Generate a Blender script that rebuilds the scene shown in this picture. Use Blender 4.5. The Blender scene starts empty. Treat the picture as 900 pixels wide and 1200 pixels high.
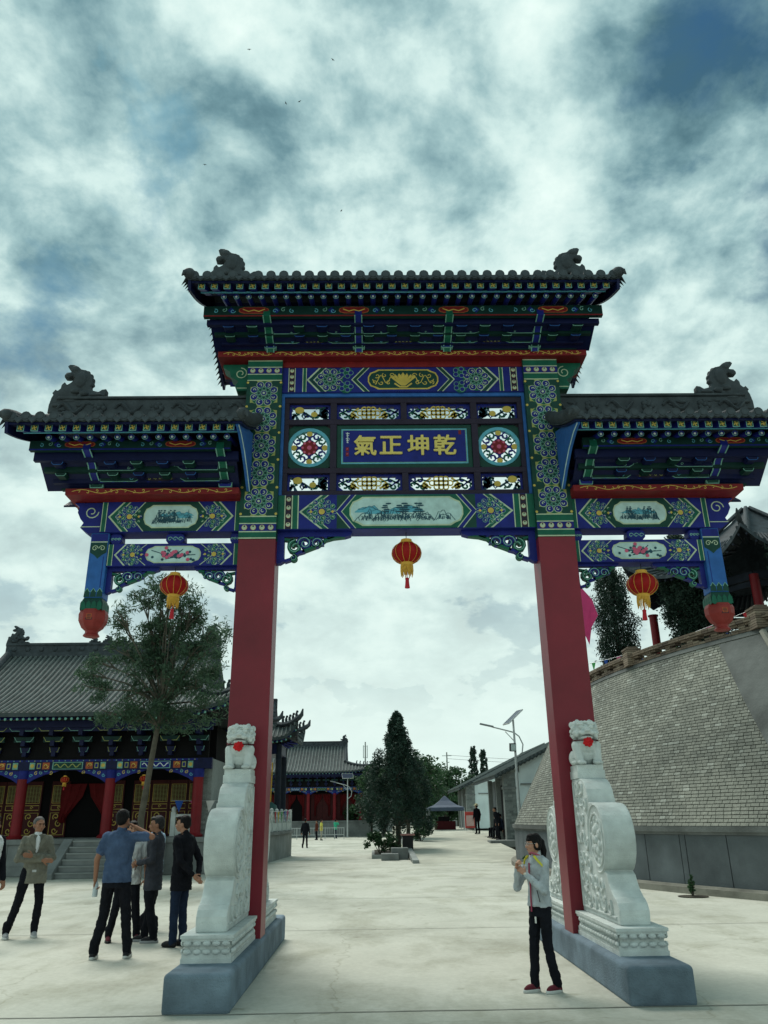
import bpy, bmesh, math, random
import numpy as np
from mathutils import Vector, Matrix, Euler

S = bpy.context.scene
COL = S.collection
PI = math.pi
rnd = random.Random(7)

# ---------------------------------------------------------------- camera
CAM_H, CAM_F, PITCH, YAW, ROLL = 1.58, 925.43, .3714, .0172, -.0141
_fw = Vector((math.sin(YAW)*math.cos(PITCH), math.cos(YAW)*math.cos(PITCH), math.sin(PITCH)))
_rt = Vector((math.cos(YAW), -math.sin(YAW), 0))
_up = _rt.cross(_fw)
_R = math.cos(ROLL)*_rt + math.sin(ROLL)*_up
_U = -math.sin(ROLL)*_rt + math.cos(ROLL)*_up
cam_data = bpy.data.cameras.new('camera')
cam = bpy.data.objects.new('camera', cam_data)
COL.objects.link(cam)
cam_data.sensor_fit = 'HORIZONTAL'
cam_data.sensor_width = 36
cam_data.lens = 36*CAM_F/900
cam_data.clip_end = 5000
cam.matrix_world = Matrix(((_R.x, _U.x, -_fw.x, 0), (_R.y, _U.y, -_fw.y, 0), (_R.z, _U.z, -_fw.z, CAM_H), (0, 0, 0, 1)))
S.camera = cam

# ---------------------------------------------------------------- sky, sun, exposure
SUN_EL, SUN_AZ = math.radians(58), math.radians(-30)      # azimuth measured from +Y towards +X
W = bpy.data.worlds.new('World'); S.world = W; W.use_nodes = True
SKYOFF = (18.7, 22.3, 0)
def build_world():
    nt = W.node_tree; N = nt.nodes; L = nt.links
    N.clear()
    out = N.new('ShaderNodeOutputWorld'); bg = N.new('ShaderNodeBackground')
    sky = N.new('ShaderNodeTexSky'); sky.sky_type = 'NISHITA'; sky.sun_disc = False
    sky.sun_elevation = SUN_EL; sky.sun_rotation = SUN_AZ
    sky.air_density = 1.3; sky.dust_density = 2.0; sky.ozone_density = 2.5
    tc = N.new('ShaderNodeTexCoord'); sep = N.new('ShaderNodeSeparateXYZ')
    L.new(tc.outputs['Generated'], sep.inputs[0])
    def math_(op, a, b=None, clamp=False):
        m = N.new('ShaderNodeMath'); m.operation = op; m.use_clamp = clamp
        for i, x in enumerate((a, b)):
            if x is None: continue
            if isinstance(x, (int, float)): m.inputs[i].default_value = x
            else: L.new(x, m.inputs[i])
        return m.outputs[0]
    zc = math_('ADD', math_('MAXIMUM', sep.outputs['Z'], 0.0), 0.42)
    px = math_('DIVIDE', sep.outputs['X'], zc); py = math_('DIVIDE', sep.outputs['Y'], zc)
    cmb = N.new('ShaderNodeCombineXYZ'); L.new(px, cmb.inputs[0]); L.new(py, cmb.inputs[1])
    def noise(scale, detail, rough, off, dist=0.0):
        mp = N.new('ShaderNodeMapping'); mp.inputs['Location'].default_value = off
        L.new(cmb.outputs[0], mp.inputs[0])
        n = N.new('ShaderNodeTexNoise'); n.inputs['Scale'].default_value = scale
        n.inputs['Detail'].default_value = detail; n.inputs['Roughness'].default_value = rough
        n.inputs['Distortion'].default_value = dist
        L.new(mp.outputs[0], n.inputs['Vector']); return n.outputs['Fac']
    def ramp(fac, pts):
        r = N.new('ShaderNodeValToRGB'); L.new(fac, r.inputs[0])
        e = r.color_ramp.elements
        while len(e) < len(pts): e.new(0.5)
        for i, (p, c) in enumerate(pts):
            e[i].position = p; e[i].color = (*c, 1) if len(c) == 3 else c
        return r.outputs[0]
    big = noise(1.55, 2, .5, SKYOFF, .25)
    mid = noise(5.6, 8, .57, (7.1, 2.2, 0), .15)
    comb = math_('ADD', math_('MULTIPLY', big, .55), math_('MULTIPLY', mid, .45))
    cover = ramp(comb, [(.36, (0, 0, 0)), (.455, (1, 1, 1))])             # cloud almost everywhere, a few blue gaps
    shade_n = math_('ADD', math_('MULTIPLY', noise(7.0, 8, .58, (1.2, 9.4, 0), .15), .45), math_('MULTIPLY', comb, .55))
    cloud = ramp(shade_n, [(.385, (.060, .145, .185)), (.44, (.165, .305, .345)), (.49, (.35, .535, .55)), (.545, (.63, .82, .79)), (.64, (.92, 1.06, .99))])
    # cloud low over the horizon is a thicker layer seen edge-on: even and pale
    hz = ramp(sep.outputs['Z'], [(.10, (1, 1, 1)), (.60, (0, 0, 0))])
    mixh = N.new('ShaderNodeMix'); mixh.data_type = 'RGBA'
    L.new(math_('MULTIPLY', hz, .93), mixh.inputs[0]); L.new(cloud, mixh.inputs[6]); mixh.inputs[7].default_value = (.77, .92, .865, 1)
    skys = N.new('ShaderNodeMix'); skys.data_type = 'RGBA'; skys.blend_type = 'MULTIPLY'
    skys.inputs[0].default_value = 1; L.new(sky.outputs[0], skys.inputs[6]); skys.inputs[7].default_value = (.016, .037, .046, 1)
    cov2 = math_('MAXIMUM', cover, hz)
    mx = N.new('ShaderNodeMix'); mx.data_type = 'RGBA'
    L.new(cov2, mx.inputs[0]); L.new(skys.outputs[2], mx.inputs[6]); L.new(mixh.outputs[2], mx.inputs[7])
    L.new(mx.outputs[2], bg.inputs[0]); bg.inputs[1].default_value = 1.0
    L.new(bg.outputs[0], out.inputs[0])
build_world()
sun_d = bpy.data.lights.new('sun', 'SUN'); sun_d.energy = 3.0; sun_d.angle = math.radians(30); sun_d.color = (1.0, .965, .88)
sun = bpy.data.objects.new('sun', sun_d); COL.objects.link(sun)
_sd = Vector((math.sin(SUN_AZ)*math.cos(SUN_EL), math.cos(SUN_AZ)*math.cos(SUN_EL), math.sin(SUN_EL)))
sun.rotation_euler = _sd.to_track_quat('Z', 'Y').to_euler()
sun.location = (0, 0, 40)
S.view_settings.view_transform = 'Standard'; S.view_settings.look = 'None'
S.view_settings.exposure = 0.06; S.view_settings.gamma = 1.0
S.view_settings.use_curve_mapping = False

# ---------------------------------------------------------------- materials
MATS = {}
def mat(name, col, rough=.6, var=.12, scale=6.0, bump=.0, bscale=60.0, metal=0.0, spec=.18, dirt=0.0, transl=0.0):
    """plain coloured material with procedural mottling and fine relief"""
    if name in MATS: return MATS[name]
    m = bpy.data.materials.new(name); m.use_nodes = True
    nt = m.node_tree; N = nt.nodes; L = nt.links
    b = N['Principled BSDF']; b.inputs['Roughness'].default_value = rough; b.inputs['Metallic'].default_value = metal
    b.inputs['Specular IOR Level'].default_value = spec
    tc = N.new('ShaderNodeTexCoord')
    n = N.new('ShaderNodeTexNoise'); n.inputs['Scale'].default_value = scale; n.inputs['Detail'].default_value = 5
    L.new(tc.outputs['Object'], n.inputs['Vector'])
    r = N.new('ShaderNodeValToRGB'); L.new(n.outputs['Fac'], r.inputs[0])
    e = r.color_ramp.elements
    e[0].position = .3; e[1].position = .72
    e[0].color = (*[c*(1-var) for c in col], 1); e[1].color = (*[min(1, c*(1+var)) for c in col], 1)
    colout = r.outputs[0]
    if dirt:
        n2 = N.new('ShaderNodeTexNoise'); n2.inputs['Scale'].default_value = scale*.35; n2.inputs['Detail'].default_value = 8; n2.inputs['Roughness'].default_value = .65
        L.new(tc.outputs['Object'], n2.inputs['Vector'])
        r2 = N.new('ShaderNodeValToRGB'); L.new(n2.outputs['Fac'], r2.inputs[0])
        r2.color_ramp.elements[0].position = .42; r2.color_ramp.elements[1].position = .68
        r2.color_ramp.elements[0].color = (1, 1, 1, 1); r2.color_ramp.elements[1].color = (1-dirt, 1-dirt, 1-dirt, 1)
        mx = N.new('ShaderNodeMix'); mx.data_type = 'RGBA'; mx.blend_type = 'MULTIPLY'; mx.inputs[0].default_value = 1
        L.new(colout, mx.inputs[6]); L.new(r2.outputs[0], mx.inputs[7]); colout = mx.outputs[2]
    L.new(colout, b.inputs['Base Color'])
    if bump:
        n3 = N.new('ShaderNodeTexNoise'); n3.inputs['Scale'].default_value = bscale; n3.inputs['Detail'].default_value = 4
        L.new(tc.outputs['Object'], n3.inputs['Vector'])
        bp = N.new('ShaderNodeBump'); bp.inputs['Strength'].default_value = bump; bp.inputs['Distance'].default_value = .02
        L.new(n3.outputs['Fac'], bp.inputs['Height']); L.new(bp.outputs[0], b.inputs['Normal'])
    if transl:
        tr = N.new('ShaderNodeBsdfTranslucent'); L.new(colout, tr.inputs[0])
        ms = N.new('ShaderNodeMixShader'); ms.inputs[0].default_value = transl
        L.new(b.outputs[0], ms.inputs[1]); L.new(tr.outputs[0], ms.inputs[2])
        L.new(ms.outputs[0], N['Material Output'].inputs[0])
    m.diffuse_color = (*col, 1)
    MATS[name] = m
    return m

# painted ornament palette (index = colour number in pattern meshes)
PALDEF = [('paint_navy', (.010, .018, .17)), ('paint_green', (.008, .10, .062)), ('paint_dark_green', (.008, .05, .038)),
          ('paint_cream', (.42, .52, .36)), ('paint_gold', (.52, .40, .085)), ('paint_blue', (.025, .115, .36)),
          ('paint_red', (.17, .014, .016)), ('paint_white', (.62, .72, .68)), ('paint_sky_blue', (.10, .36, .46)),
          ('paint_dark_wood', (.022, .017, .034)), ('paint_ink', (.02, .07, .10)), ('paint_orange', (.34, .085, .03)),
          ('paint_pink', (.50, .10, .18)), ('paint_pale', (.42, .60, .58)), ('paint_line', (.16, .36, .30)), ('paint_olive', (.30, .33, .10)), ('paint_shaded_navy', (.004, .008, .045)), ('paint_shaded_green', (.004, .028, .024))]  # last two: dark navy and green with the eave shade painted in
PAL = [mat(n, c, .5, .14, 9.0, .06, 90, dirt=.15) for n, c in PALDEF]
NAVY, GREEN, DGREEN, CREAM, GOLD, BLUE, RED, WHITE, SKYB, WOOD, INK, ORANGE, PINK, PALE, LINE, OLIVE, SHADE_NAVY, SHADE_GREEN = range(18)

M_PILLAR = mat('red_lacquer', (.19, .013, .026), .42, .18, 1.1, .10, 18, spec=.32, dirt=.30)
M_STONE = mat('carved_white_stone', (.60, .655, .635), .8, .12, 7.0, .6, 110, dirt=.18)
M_PLINTH = mat('blue_grey_plinth', (.165, .225, .275), .85, .22, 3.0, .5, 60, dirt=.42)
M_TILE = mat('grey_roof_tile', (.052, .068, .078), .75, .25, 7.0, .3, 60, dirt=.35)
M_RIDGE = mat('grey_carved_ridge', (.052, .066, .074), .8, .25, 6.0, .4, 45, dirt=.3)
M_CONC = mat('grey_concrete', (.26, .28, .27), .85, .18, 1.5, .3, 40, dirt=.3)
M_IRON = mat('dark_iron', (.02, .02, .022), .5)
M_STEEL = mat('galvanised_steel', (.45, .48, .48), .4, .1, 8, metal=.4)

# ---------------------------------------------------------------- mesh helpers
class MB:
    def __init__(s): s.v = []; s.f = []; s.m = []
    def add(s, vs, fs, mi=0):
        o = len(s.v); s.v += [tuple(p) for p in vs]
        for f in fs: s.f.append([i+o for i in f]); s.m.append(mi)
        return s
    def box(s, x0, x1, y0, y1, z0, z1, mi=0):
        return s.add([(x0,y0,z0),(x1,y0,z0),(x1,y1,z0),(x0,y1,z0),(x0,y0,z1),(x1,y0,z1),(x1,y1,z1),(x0,y1,z1)],
                     [(0,3,2,1),(4,5,6,7),(0,1,5,4),(1,2,6,5),(2,3,7,6),(3,0,4,7)], mi)
    def prism(s, pts, plane, a, b, mi=0):
        """2D outline extruded between a and b along the plane's third axis"""
        def P(u, w, t):
            return {'xz': (u, t, w), 'yz': (t, u, w), 'xy': (u, w, t)}[plane]
        n = len(pts)
        vs = [P(u, w, a) for u, w in pts] + [P(u, w, b) for u, w in pts]
        fs = [list(range(n)), list(range(2*n-1, n-1, -1))] + [(i, i+n, (i+1) % n+n, (i+1) % n) for i in range(n)]
        return s.add(vs, fs, mi)
    def tube(s, pts, r, n=6, mi=0, flat=1.0):
        pts = [Vector(p) for p in pts]; k = len(pts)
        rs = r if isinstance(r, (list, tuple)) else [r]*k
        vs = []; ref = None
        for i, p in enumerate(pts):
            t = (pts[min(i+1, k-1)]-pts[max(i-1, 0)])
            t = t.normalized() if t.length > 1e-9 else Vector((0, 0, 1))
            if ref is None:
                ref = Vector((0, 0, 1)) if abs(t.z) < .9 else Vector((1, 0, 0))
            a = t.cross(ref)
            a = a.normalized() if a.length > 1e-6 else t.orthogonal().normalized()
            b = t.cross(a).normalized(); ref = -b if (-b).dot(ref) > 0 else b
            for j in range(n):
                q = 2*PI*j/n
                vs.append(p + a*math.cos(q)*rs[i] + b*math.sin(q)*rs[i]*flat)
        fs = [(i*n+j, i*n+(j+1) % n, (i+1)*n+(j+1) % n, (i+1)*n+j) for i in range(k-1) for j in range(n)]
        fs += [list(range(n-1, -1, -1)), list(range((k-1)*n, k*n))]
        return s.add(vs, fs, mi)
    def lathe(s, prof, c=(0,0,0), n=12, mi=0, sx=1, sy=1, rot=0):
        k = len(prof)
        vs = [(c[0]+r*sx*math.cos(2*PI*j/n+rot), c[1]+r*sy*math.sin(2*PI*j/n+rot), c[2]+z) for r, z in prof for j in range(n)]
        fs = [(i*n+j, i*n+(j+1) % n, (i+1)*n+(j+1) % n, (i+1)*n+j) for i in range(k-1) for j in range(n)]
        fs += [list(range(n-1, -1, -1)), list(range((k-1)*n, k*n))]
        return s.add(vs, fs, mi)
    def ell(s, c, r, n=10, k=6, mi=0, M=None):
        r = r if isinstance(r, (list, tuple)) else (r, r, r)
        vs = []
        for i in range(1, k):
            a = PI*i/k
            for j in range(n):
                q = 2*PI*j/n
                vs.append(Vector((r[0]*math.sin(a)*math.cos(q), r[1]*math.sin(a)*math.sin(q), -r[2]*math.cos(a))))
        vs += [Vector((0, 0, -r[2])), Vector((0, 0, r[2]))]
        if M is not None: vs = [M @ v for v in vs]
        vs = [v+Vector(c) for v in vs]
        fs = [(i*n+j, i*n+(j+1) % n, (i+1)*n+(j+1) % n, (i+1)*n+j) for i in range(k-2) for j in range(n)]
        B = (k-1)*n
        fs += [(B, (j+1) % n, j) for j in range(n)] + [(B+1, (k-2)*n+j, (k-2)*n+(j+1) % n) for j in range(n)]
        return s.add(vs, fs, mi)
    def cap(s, a, b, ra, rb, n=10, mi=0):
        """tapered capsule"""
        a = Vector(a); b = Vector(b); d = (b-a); L = d.length; d = d/L if L > 1e-6 else Vector((0, 0, 1))
        pts = []; rr = []
        for q in (-1, -.8, -.45): pts.append(a+d*ra*q); rr.append(max(.002, ra*math.sqrt(max(0, 1-q*q))))
        pts.append(a); rr.append(ra); pts.append(b); rr.append(rb)
        for q in (.45, .8, 1): pts.append(b+d*rb*q); rr.append(max(.002, rb*math.sqrt(max(0, 1-q*q))))
        return s.tube(pts, rr, n, mi)
    def loft(s, rings, n=14, mi=0):
        """rings: (cx, cy, z, rx, ry)"""
        k = len(rings)
        vs = [(cx+rx*math.cos(2*PI*j/n), cy+ry*math.sin(2*PI*j/n), z) for cx, cy, z, rx, ry in rings for j in range(n)]
        fs = [(i*n+j, i*n+(j+1) % n, (i+1)*n+(j+1) % n, (i+1)*n+j) for i in range(k-1) for j in range(n)]
        fs += [list(range(n-1, -1, -1)), list(range((k-1)*n, k*n))]
        return s.add(vs, fs, mi)
    def xform(s, M):
        s.v = [tuple(M @ Vector(p)) for p in s.v]; return s
    def mesh(s, name, mats, smooth=None):
        me = bpy.data.meshes.new(name)
        me.from_pydata(s.v, [], s.f)
        for m in (mats if isinstance(mats, (list, tuple)) else [mats]): me.materials.append(m)
        if isinstance(mats, (list, tuple)) and len(mats) > 1: me.polygons.foreach_set('material_index', s.m)
        bm = bmesh.new(); bm.from_mesh(me); bmesh.ops.recalc_face_normals(bm, faces=bm.faces); bm.to_mesh(me); bm.free()
        if smooth:
            me.shade_smooth(); me.set_sharp_from_angle(angle=math.radians(smooth))
        me.update()
        return me
    def build(s, name, mats, parent=None, smooth=None, bev=0, seg=2):
        o = link(name, s.mesh(name, mats, smooth), parent)
        if bev:
            b = o.modifiers.new('bevel', 'BEVEL'); b.width = bev; b.segments = seg; b.limit_method = 'ANGLE'; b.angle_limit = math.radians(40)
        return o

def link(name, data, parent=None, loc=None, rotz=None):
    o = bpy.data.objects.new(name, data); COL.objects.link(o)
    if parent is not None: o.parent = parent
    if loc is not None: o.location = loc
    if rotz is not None: o.rotation_euler = (0, 0, rotz)
    return o
def thing(name, label, cat, loc=(0,0,0), rotz=0, group=None, scale=None):
    o = link(name, None, None, loc, rotz); tag(o, label, cat, group)
    if scale: o.scale = scale
    o.empty_display_size = .2
    return o
def tag(o, label, cat, group=None):
    o['label'] = label; o['category'] = cat
    if group: o['group'] = group
    return o
def kind(o, k): o['kind'] = k; return o
def dup(root, loc=None, rotz=None, label=None, group=None, scale=None):
    r = root.copy(); COL.objects.link(r)
    if loc is not None: r.location = loc
    if rotz is not None: r.rotation_euler = (0, 0, rotz)
    if scale is not None: r.scale = scale
    if label: r['label'] = label
    if group: r['group'] = group
    for ch in list(root.children):
        c = ch.copy(); COL.objects.link(c); c.parent = r
        for g in list(ch.children):
            d = g.copy(); COL.objects.link(d); d.parent = c
    return r
def remesh(mb, name, m, voxel, parent=None, smooth_it=4, factor=.5, folds=0.0):
    """union of the overlapping solids in mb as one continuous skin"""
    me = mb.mesh(name, m)
    o = bpy.data.objects.new(name+'_tmp', me); COL.objects.link(o)
    r = o.modifiers.new('r', 'REMESH'); r.mode = 'VOXEL'; r.voxel_size = voxel; r.use_smooth_shade = True
    if smooth_it:
        q = o.modifiers.new('s', 'SMOOTH'); q.iterations = smooth_it; q.factor = factor
    if folds:
        if 'cloth_folds' not in bpy.data.textures:
            tx = bpy.data.textures.new('cloth_folds', 'CLOUDS'); tx.noise_scale = .085; tx.noise_depth = 2; tx.noise_type = 'HARD_NOISE'
        dm = o.modifiers.new('d', 'DISPLACE'); dm.texture = bpy.data.textures['cloth_folds']; dm.strength = folds; dm.mid_level = .45; dm.texture_coords = 'LOCAL'
    dg = bpy.context.evaluated_depsgraph_get()
    me2 = bpy.data.meshes.new_from_object(o.evaluated_get(dg), depsgraph=dg)
    me2.name = name
    bpy.data.objects.remove(o); bpy.data.meshes.remove(me)
    me2.materials.clear(); me2.materials.append(m if not isinstance(m, (list, tuple)) else m[0])
    me2.shade_smooth()
    return link(name, me2, parent)
def leaf_mesh(name, pos, size, m, parent=None, aspect=.5, seed=1, droop=0.0, up=0.0, fold=True):
    """many small pointed leaves: numpy positions (n,3)"""
    g = np.random.default_rng(seed); n = len(pos)
    d = g.normal(size=(n, 3)); d[:, 2] = d[:, 2]*.7 - droop + up
    d /= np.linalg.norm(d, axis=1)[:, None]
    e = g.normal(size=(n, 3)); e -= (e*d).sum(1)[:, None]*d; e /= np.linalg.norm(e, axis=1)[:, None]
    s = size*(.6+.8*g.random(n))[:, None]
    p0 = pos - d*s; p1 = pos + e*s*aspect; p2 = pos + d*s; p3 = pos - e*s*aspect
    V = np.stack([p0, p1, p2, p3], 1).reshape(-1, 3)
    me = bpy.data.meshes.new(name)
    me.vertices.add(4*n); me.vertices.foreach_set('co', V.astype(np.float32).ravel())
    me.loops.add(4*n); me.loops.foreach_set('vertex_index', np.arange(4*n, dtype=np.int32))
    me.polygons.add(n); me.polygons.foreach_set('loop_start', np.arange(0, 4*n, 4, dtype=np.int32))
    me.update(calc_edges=True); me.materials.append(m)
    return link(name, me, parent)

# ---- flat painted ornament in the xz plane, each layer about 2 mm proud of the one below
class Paint(MB):
    def __init__(s, y0, step=.0025): super().__init__(); s.y0 = y0; s.st = step
    cnt = 0
    def lay(s, l): s.cnt += 1; return s.y0-l*s.st-(s.cnt % 13)*.00003
    def poly(s, pts, c, l=1): return s.prism(pts, 'xz', s.lay(l), s.y0+.004+(s.cnt % 13)*.0001, c)
    def rect(s, x0, x1, z0, z1, c, l=1): return s.poly([(x0,z0),(x1,z0),(x1,z1),(x0,z1)], c, l)
    def disc(s, x, z, r, c, l=1, n=12, rz=None):
        rz = rz or r
        return s.poly([(x+r*math.cos(2*PI*i/n), z+rz*math.sin(2*PI*i/n)) for i in range(n)], c, l)
    def line(s, pts, w, c, l=1):
        k = len(pts); vs = []
        for i, (x, z) in enumerate(pts):
            x0, z0 = pts[max(i-1, 0)]; x1, z1 = pts[min(i+1, k-1)]
            dx, dz = x1-x0, z1-z0; q = math.hypot(dx, dz) or 1
            ww = w[i] if isinstance(w, (list, tuple)) else w
            vs.append((x-dz/q*ww/2, z+dx/q*ww/2, x+dz/q*ww/2, z-dx/q*ww/2))
        ya, yb = s.lay(l), s.y0+.004
        V = []
        for a in vs: V += [(a[0], ya, a[1]), (a[2], ya, a[3]), (a[2], yb, a[3]), (a[0], yb, a[1])]
        F = []
        for i in range(k-1):
            for j in range(4): F.append((i*4+j, i*4+(j+1) % 4, (i+1)*4+(j+1) % 4, (i+1)*4+j))
        F += [(0, 3, 2, 1), tuple((k-1)*4+j for j in range(4))]
        return s.add(V, F, c)
    def curl(s, x, z, r, a0, turns, w, c, l=1, n=14, inner=.25):
        pts = []
        for i in range(n+1):
            t = i/n; a = a0+turns*2*PI*t; q = r*(1-(1-inner)*t)
            pts.append((x+q*math.cos(a), z+q*math.sin(a)))
        return s.line(pts, w, c, l)
    def rosette(s, x, z, R, half=None):
        s.disc(x, z, R*1.0, GREEN, 1, 16)
        for i in range(8):
            a = PI/8+i*PI/4
            qx, qz = x+R*.74*math.cos(a), z+R*.74*math.sin(a)
            s.disc(qx, qz, R*.275, CREAM, 2, 9); s.disc(qx, qz, R*.235, NAVY, 3, 9)
            s.curl(qx, qz, R*.13, a+PI, .7, R*.05, CREAM, 4, 6)
        s.disc(x, z, R*.52, LINE, 4, 14); s.disc(x, z, R*.49, GREEN, 5, 14)
        for i in range(8):
            a = i*PI/4; qx, qz = x+R*.36*math.cos(a), z+R*.36*math.sin(a)
            s.disc(qx, qz, R*.135, LINE, 6, 8); s.disc(qx, qz, R*.105, DGREEN, 7, 8)
        s.disc(x, z, R*.22, CREAM, 7, 10); s.disc(x, z, R*.19, NAVY, 8, 10); s.disc(x, z, R*.09, CREAM, 9, 8)
    def scrollflower(s, x, z, w, h, seed=0):
        """rings of blue and green spiral leaves round a gold heart, filling w x h"""
        g = random.Random(seed)
        R = min(w, h)*.5
        s.disc(x, z, R*.22, GOLD, 4, 9)
        for i in range(8):
            a = i*PI/4+.2; qx, qz = x+R*.48*math.cos(a), z+R*.48*math.sin(a)
            s.disc(qx, qz, R*.2, LINE, 2, 8); s.disc(qx, qz, R*.165, NAVY if i % 2 else GREEN, 3, 8); s.curl(qx, qz, R*.1, a, .7, R*.045, CREAM, 4, 6)
        for i in range(12):
            a = i*PI/6; qx, qz = x+min(w*.47, R*.88)*math.cos(a), z+R*.82*math.sin(a)
            if abs(qz-z) > h*.43: continue
            s.disc(qx, qz, R*.19, LINE, 2, 8); s.disc(qx, qz, R*.155, GREEN if i % 2 else NAVY, 3, 8); s.curl(qx, qz, R*.09, a, .7, R*.04, CREAM, 4, 6)
        for sx in (-1, 1): s.poly([(x+sx*w*.44, z), (x+sx*w*.38, z+R*.12), (x+sx*w*.32, z), (x+sx*w*.38, z-R*.12)], GOLD, 4)
    def chev(s, xa, za, dx, hz, w, c, l=1):
        """chevron with apex at (xa, za), arms run dx sideways over half height hz"""
        sg = 1 if dx > 0 else -1
        s.poly([(xa, za), (xa+dx, za+hz), (xa+dx+sg*w, za+hz), (xa+sg*w, za), (xa+dx+sg*w, za-hz), (xa+dx, za-hz)], c, l)
    def studs_h(s, x0, x1, z0, z1, n=4):
        s.rect(x0, x1, z0, z1, NAVY, 2)
        for i in range(n):
            x = x0+(x1-x0)*(i+.62)/(n+.24); z = (z0+z1)/2; r = (z1-z0)*.40
            s.disc(x, z, r, ORANGE, 3, 10); s.disc(x, z, r*.88, CREAM, 4, 10); s.disc(x, z+r*.45, r*.3, WOOD, 5, 6)
    def studs_v(s, x0, x1, z0, z1, n=4):
        s.rect(x0, x1, z0, z1, WOOD, 2)
        for i in range(n):
            z = z0+(z1-z0)*(i+.5)/n; x = (x0+x1)/2; r = (x1-x0)*.42
            s.disc(x, z, r, ORANGE, 3, 10); s.disc(x, z, r*.88, CREAM, 4, 10); s.disc(x, z+r*.45, r*.3, WOOD, 5, 6)
    def cartouche(s, x, z, w, h, c, l, notch=.12):
        """panel with stepped rounded ends"""
        a, b = w/2, h/2; k = notch; pts = []
        for sx, sz in ((1, -1), (1, 1), (-1, 1), (-1, -1)):
            q = [(a-k*1.5, b), (a-k*1.0, b*.82), (a-k*.35, b*.66), (a, b*.25)]
            q = [(sx*u, sz*v) for u, v in q]
            if sx*sz > 0: q = q[::-1]
            pts += q
        return s.poly([(x+u, z+v) for u, v in pts], c, l)
    def landscape(s, x, z, w, h, seed, l=4):
        g = random.Random(seed)
        for i in range(7):                                   # far hills, pale
            hx = x+(g.random()-.5)*w*.9; hw = w*(.10+.1*g.random()); hh = h*(.12+.15*g.random()); bz = z+h*(-.12+.15*g.random())
            hx = max(x-w/2+hw, min(x+w/2-hw, hx))
            pts = [(hx-hw, bz)]+[(hx-hw+2*hw*j/7, bz+hh*math.sin(PI*j/7)*(.6+.7*g.random())) for j in range(1, 7)]+[(hx+hw, bz)]
            s.poly(pts, SKYB, l); s.line(pts[1:-1], h*.012, INK, l+.5)
        for i in range(15):                                   # near rocks in ink
            hx = x+(g.random()-.5)*w*.86; hw = w*(.05+.05*g.random()); hh = h*(.25+.3*g.random()); bz = z-h*(.42-.12*g.random())
            hx = max(x-w/2+hw, min(x+w/2-hw, hx))
            top = [(hx-hw+2*hw*j/8, min(z+h*.42, bz+hh*math.sin(PI*j/8)*(.5+.8*g.random()))) for j in range(9)]
            s.line(top, h*.02, INK, l+1)
            for j in range(12):
                u = hx+(g.random()-.5)*hw*1.3; zt = bz+hh*(.3+.4*g.random())
                s.line([(u, zt), (u+hw*.12*(g.random()-.5), zt-hh*.15), (u+hw*.4*(g.random()-.5), bz+.1*hh)], [h*.025, h*.018, h*.008], INK, l+1)
        for i in range(6):                                   # pines
            u = x+(g.random()-.5)*w*.55; bz = z-h*.3
            s.line([(u, bz), (u+w*.01, z), (u-w*.01, z+h*.25)], [h*.03, h*.02, h*.012], INK, l+2)
            for j in range(5):
                v = z+h*(-.02+.08*j); q = w*(.035-.003*j)*(0.6+.6*g.random())
                s.disc(u+(g.random()-.5)*w*.07, min(v, z+h*.40), q, INK, l+2, 9, h*.03)
    def scrollrow(s, x0, x1, z, h, n, c=GOLD, l=1):
        L = (x1-x0)/n
        for i in range(n):
            xa = x0+i*L; k = 16
            s.line([(xa+L*(.03+.94*j/k), z+h*.30*math.sin(4*PI*j/k)) for j in range(k+1)], h*.085, c, l)
            for q, sg in ((.11, 1), (.22, -1), (.33, 1), (.43, -1), (.5, 1), (.57, -1), (.67, 1), (.78, -1), (.89, 1)):
                s.curl(xa+L*q, z+sg*h*.12, h*.26, -sg*PI/2, .8*sg, h*.09, c, l, 8)
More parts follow.
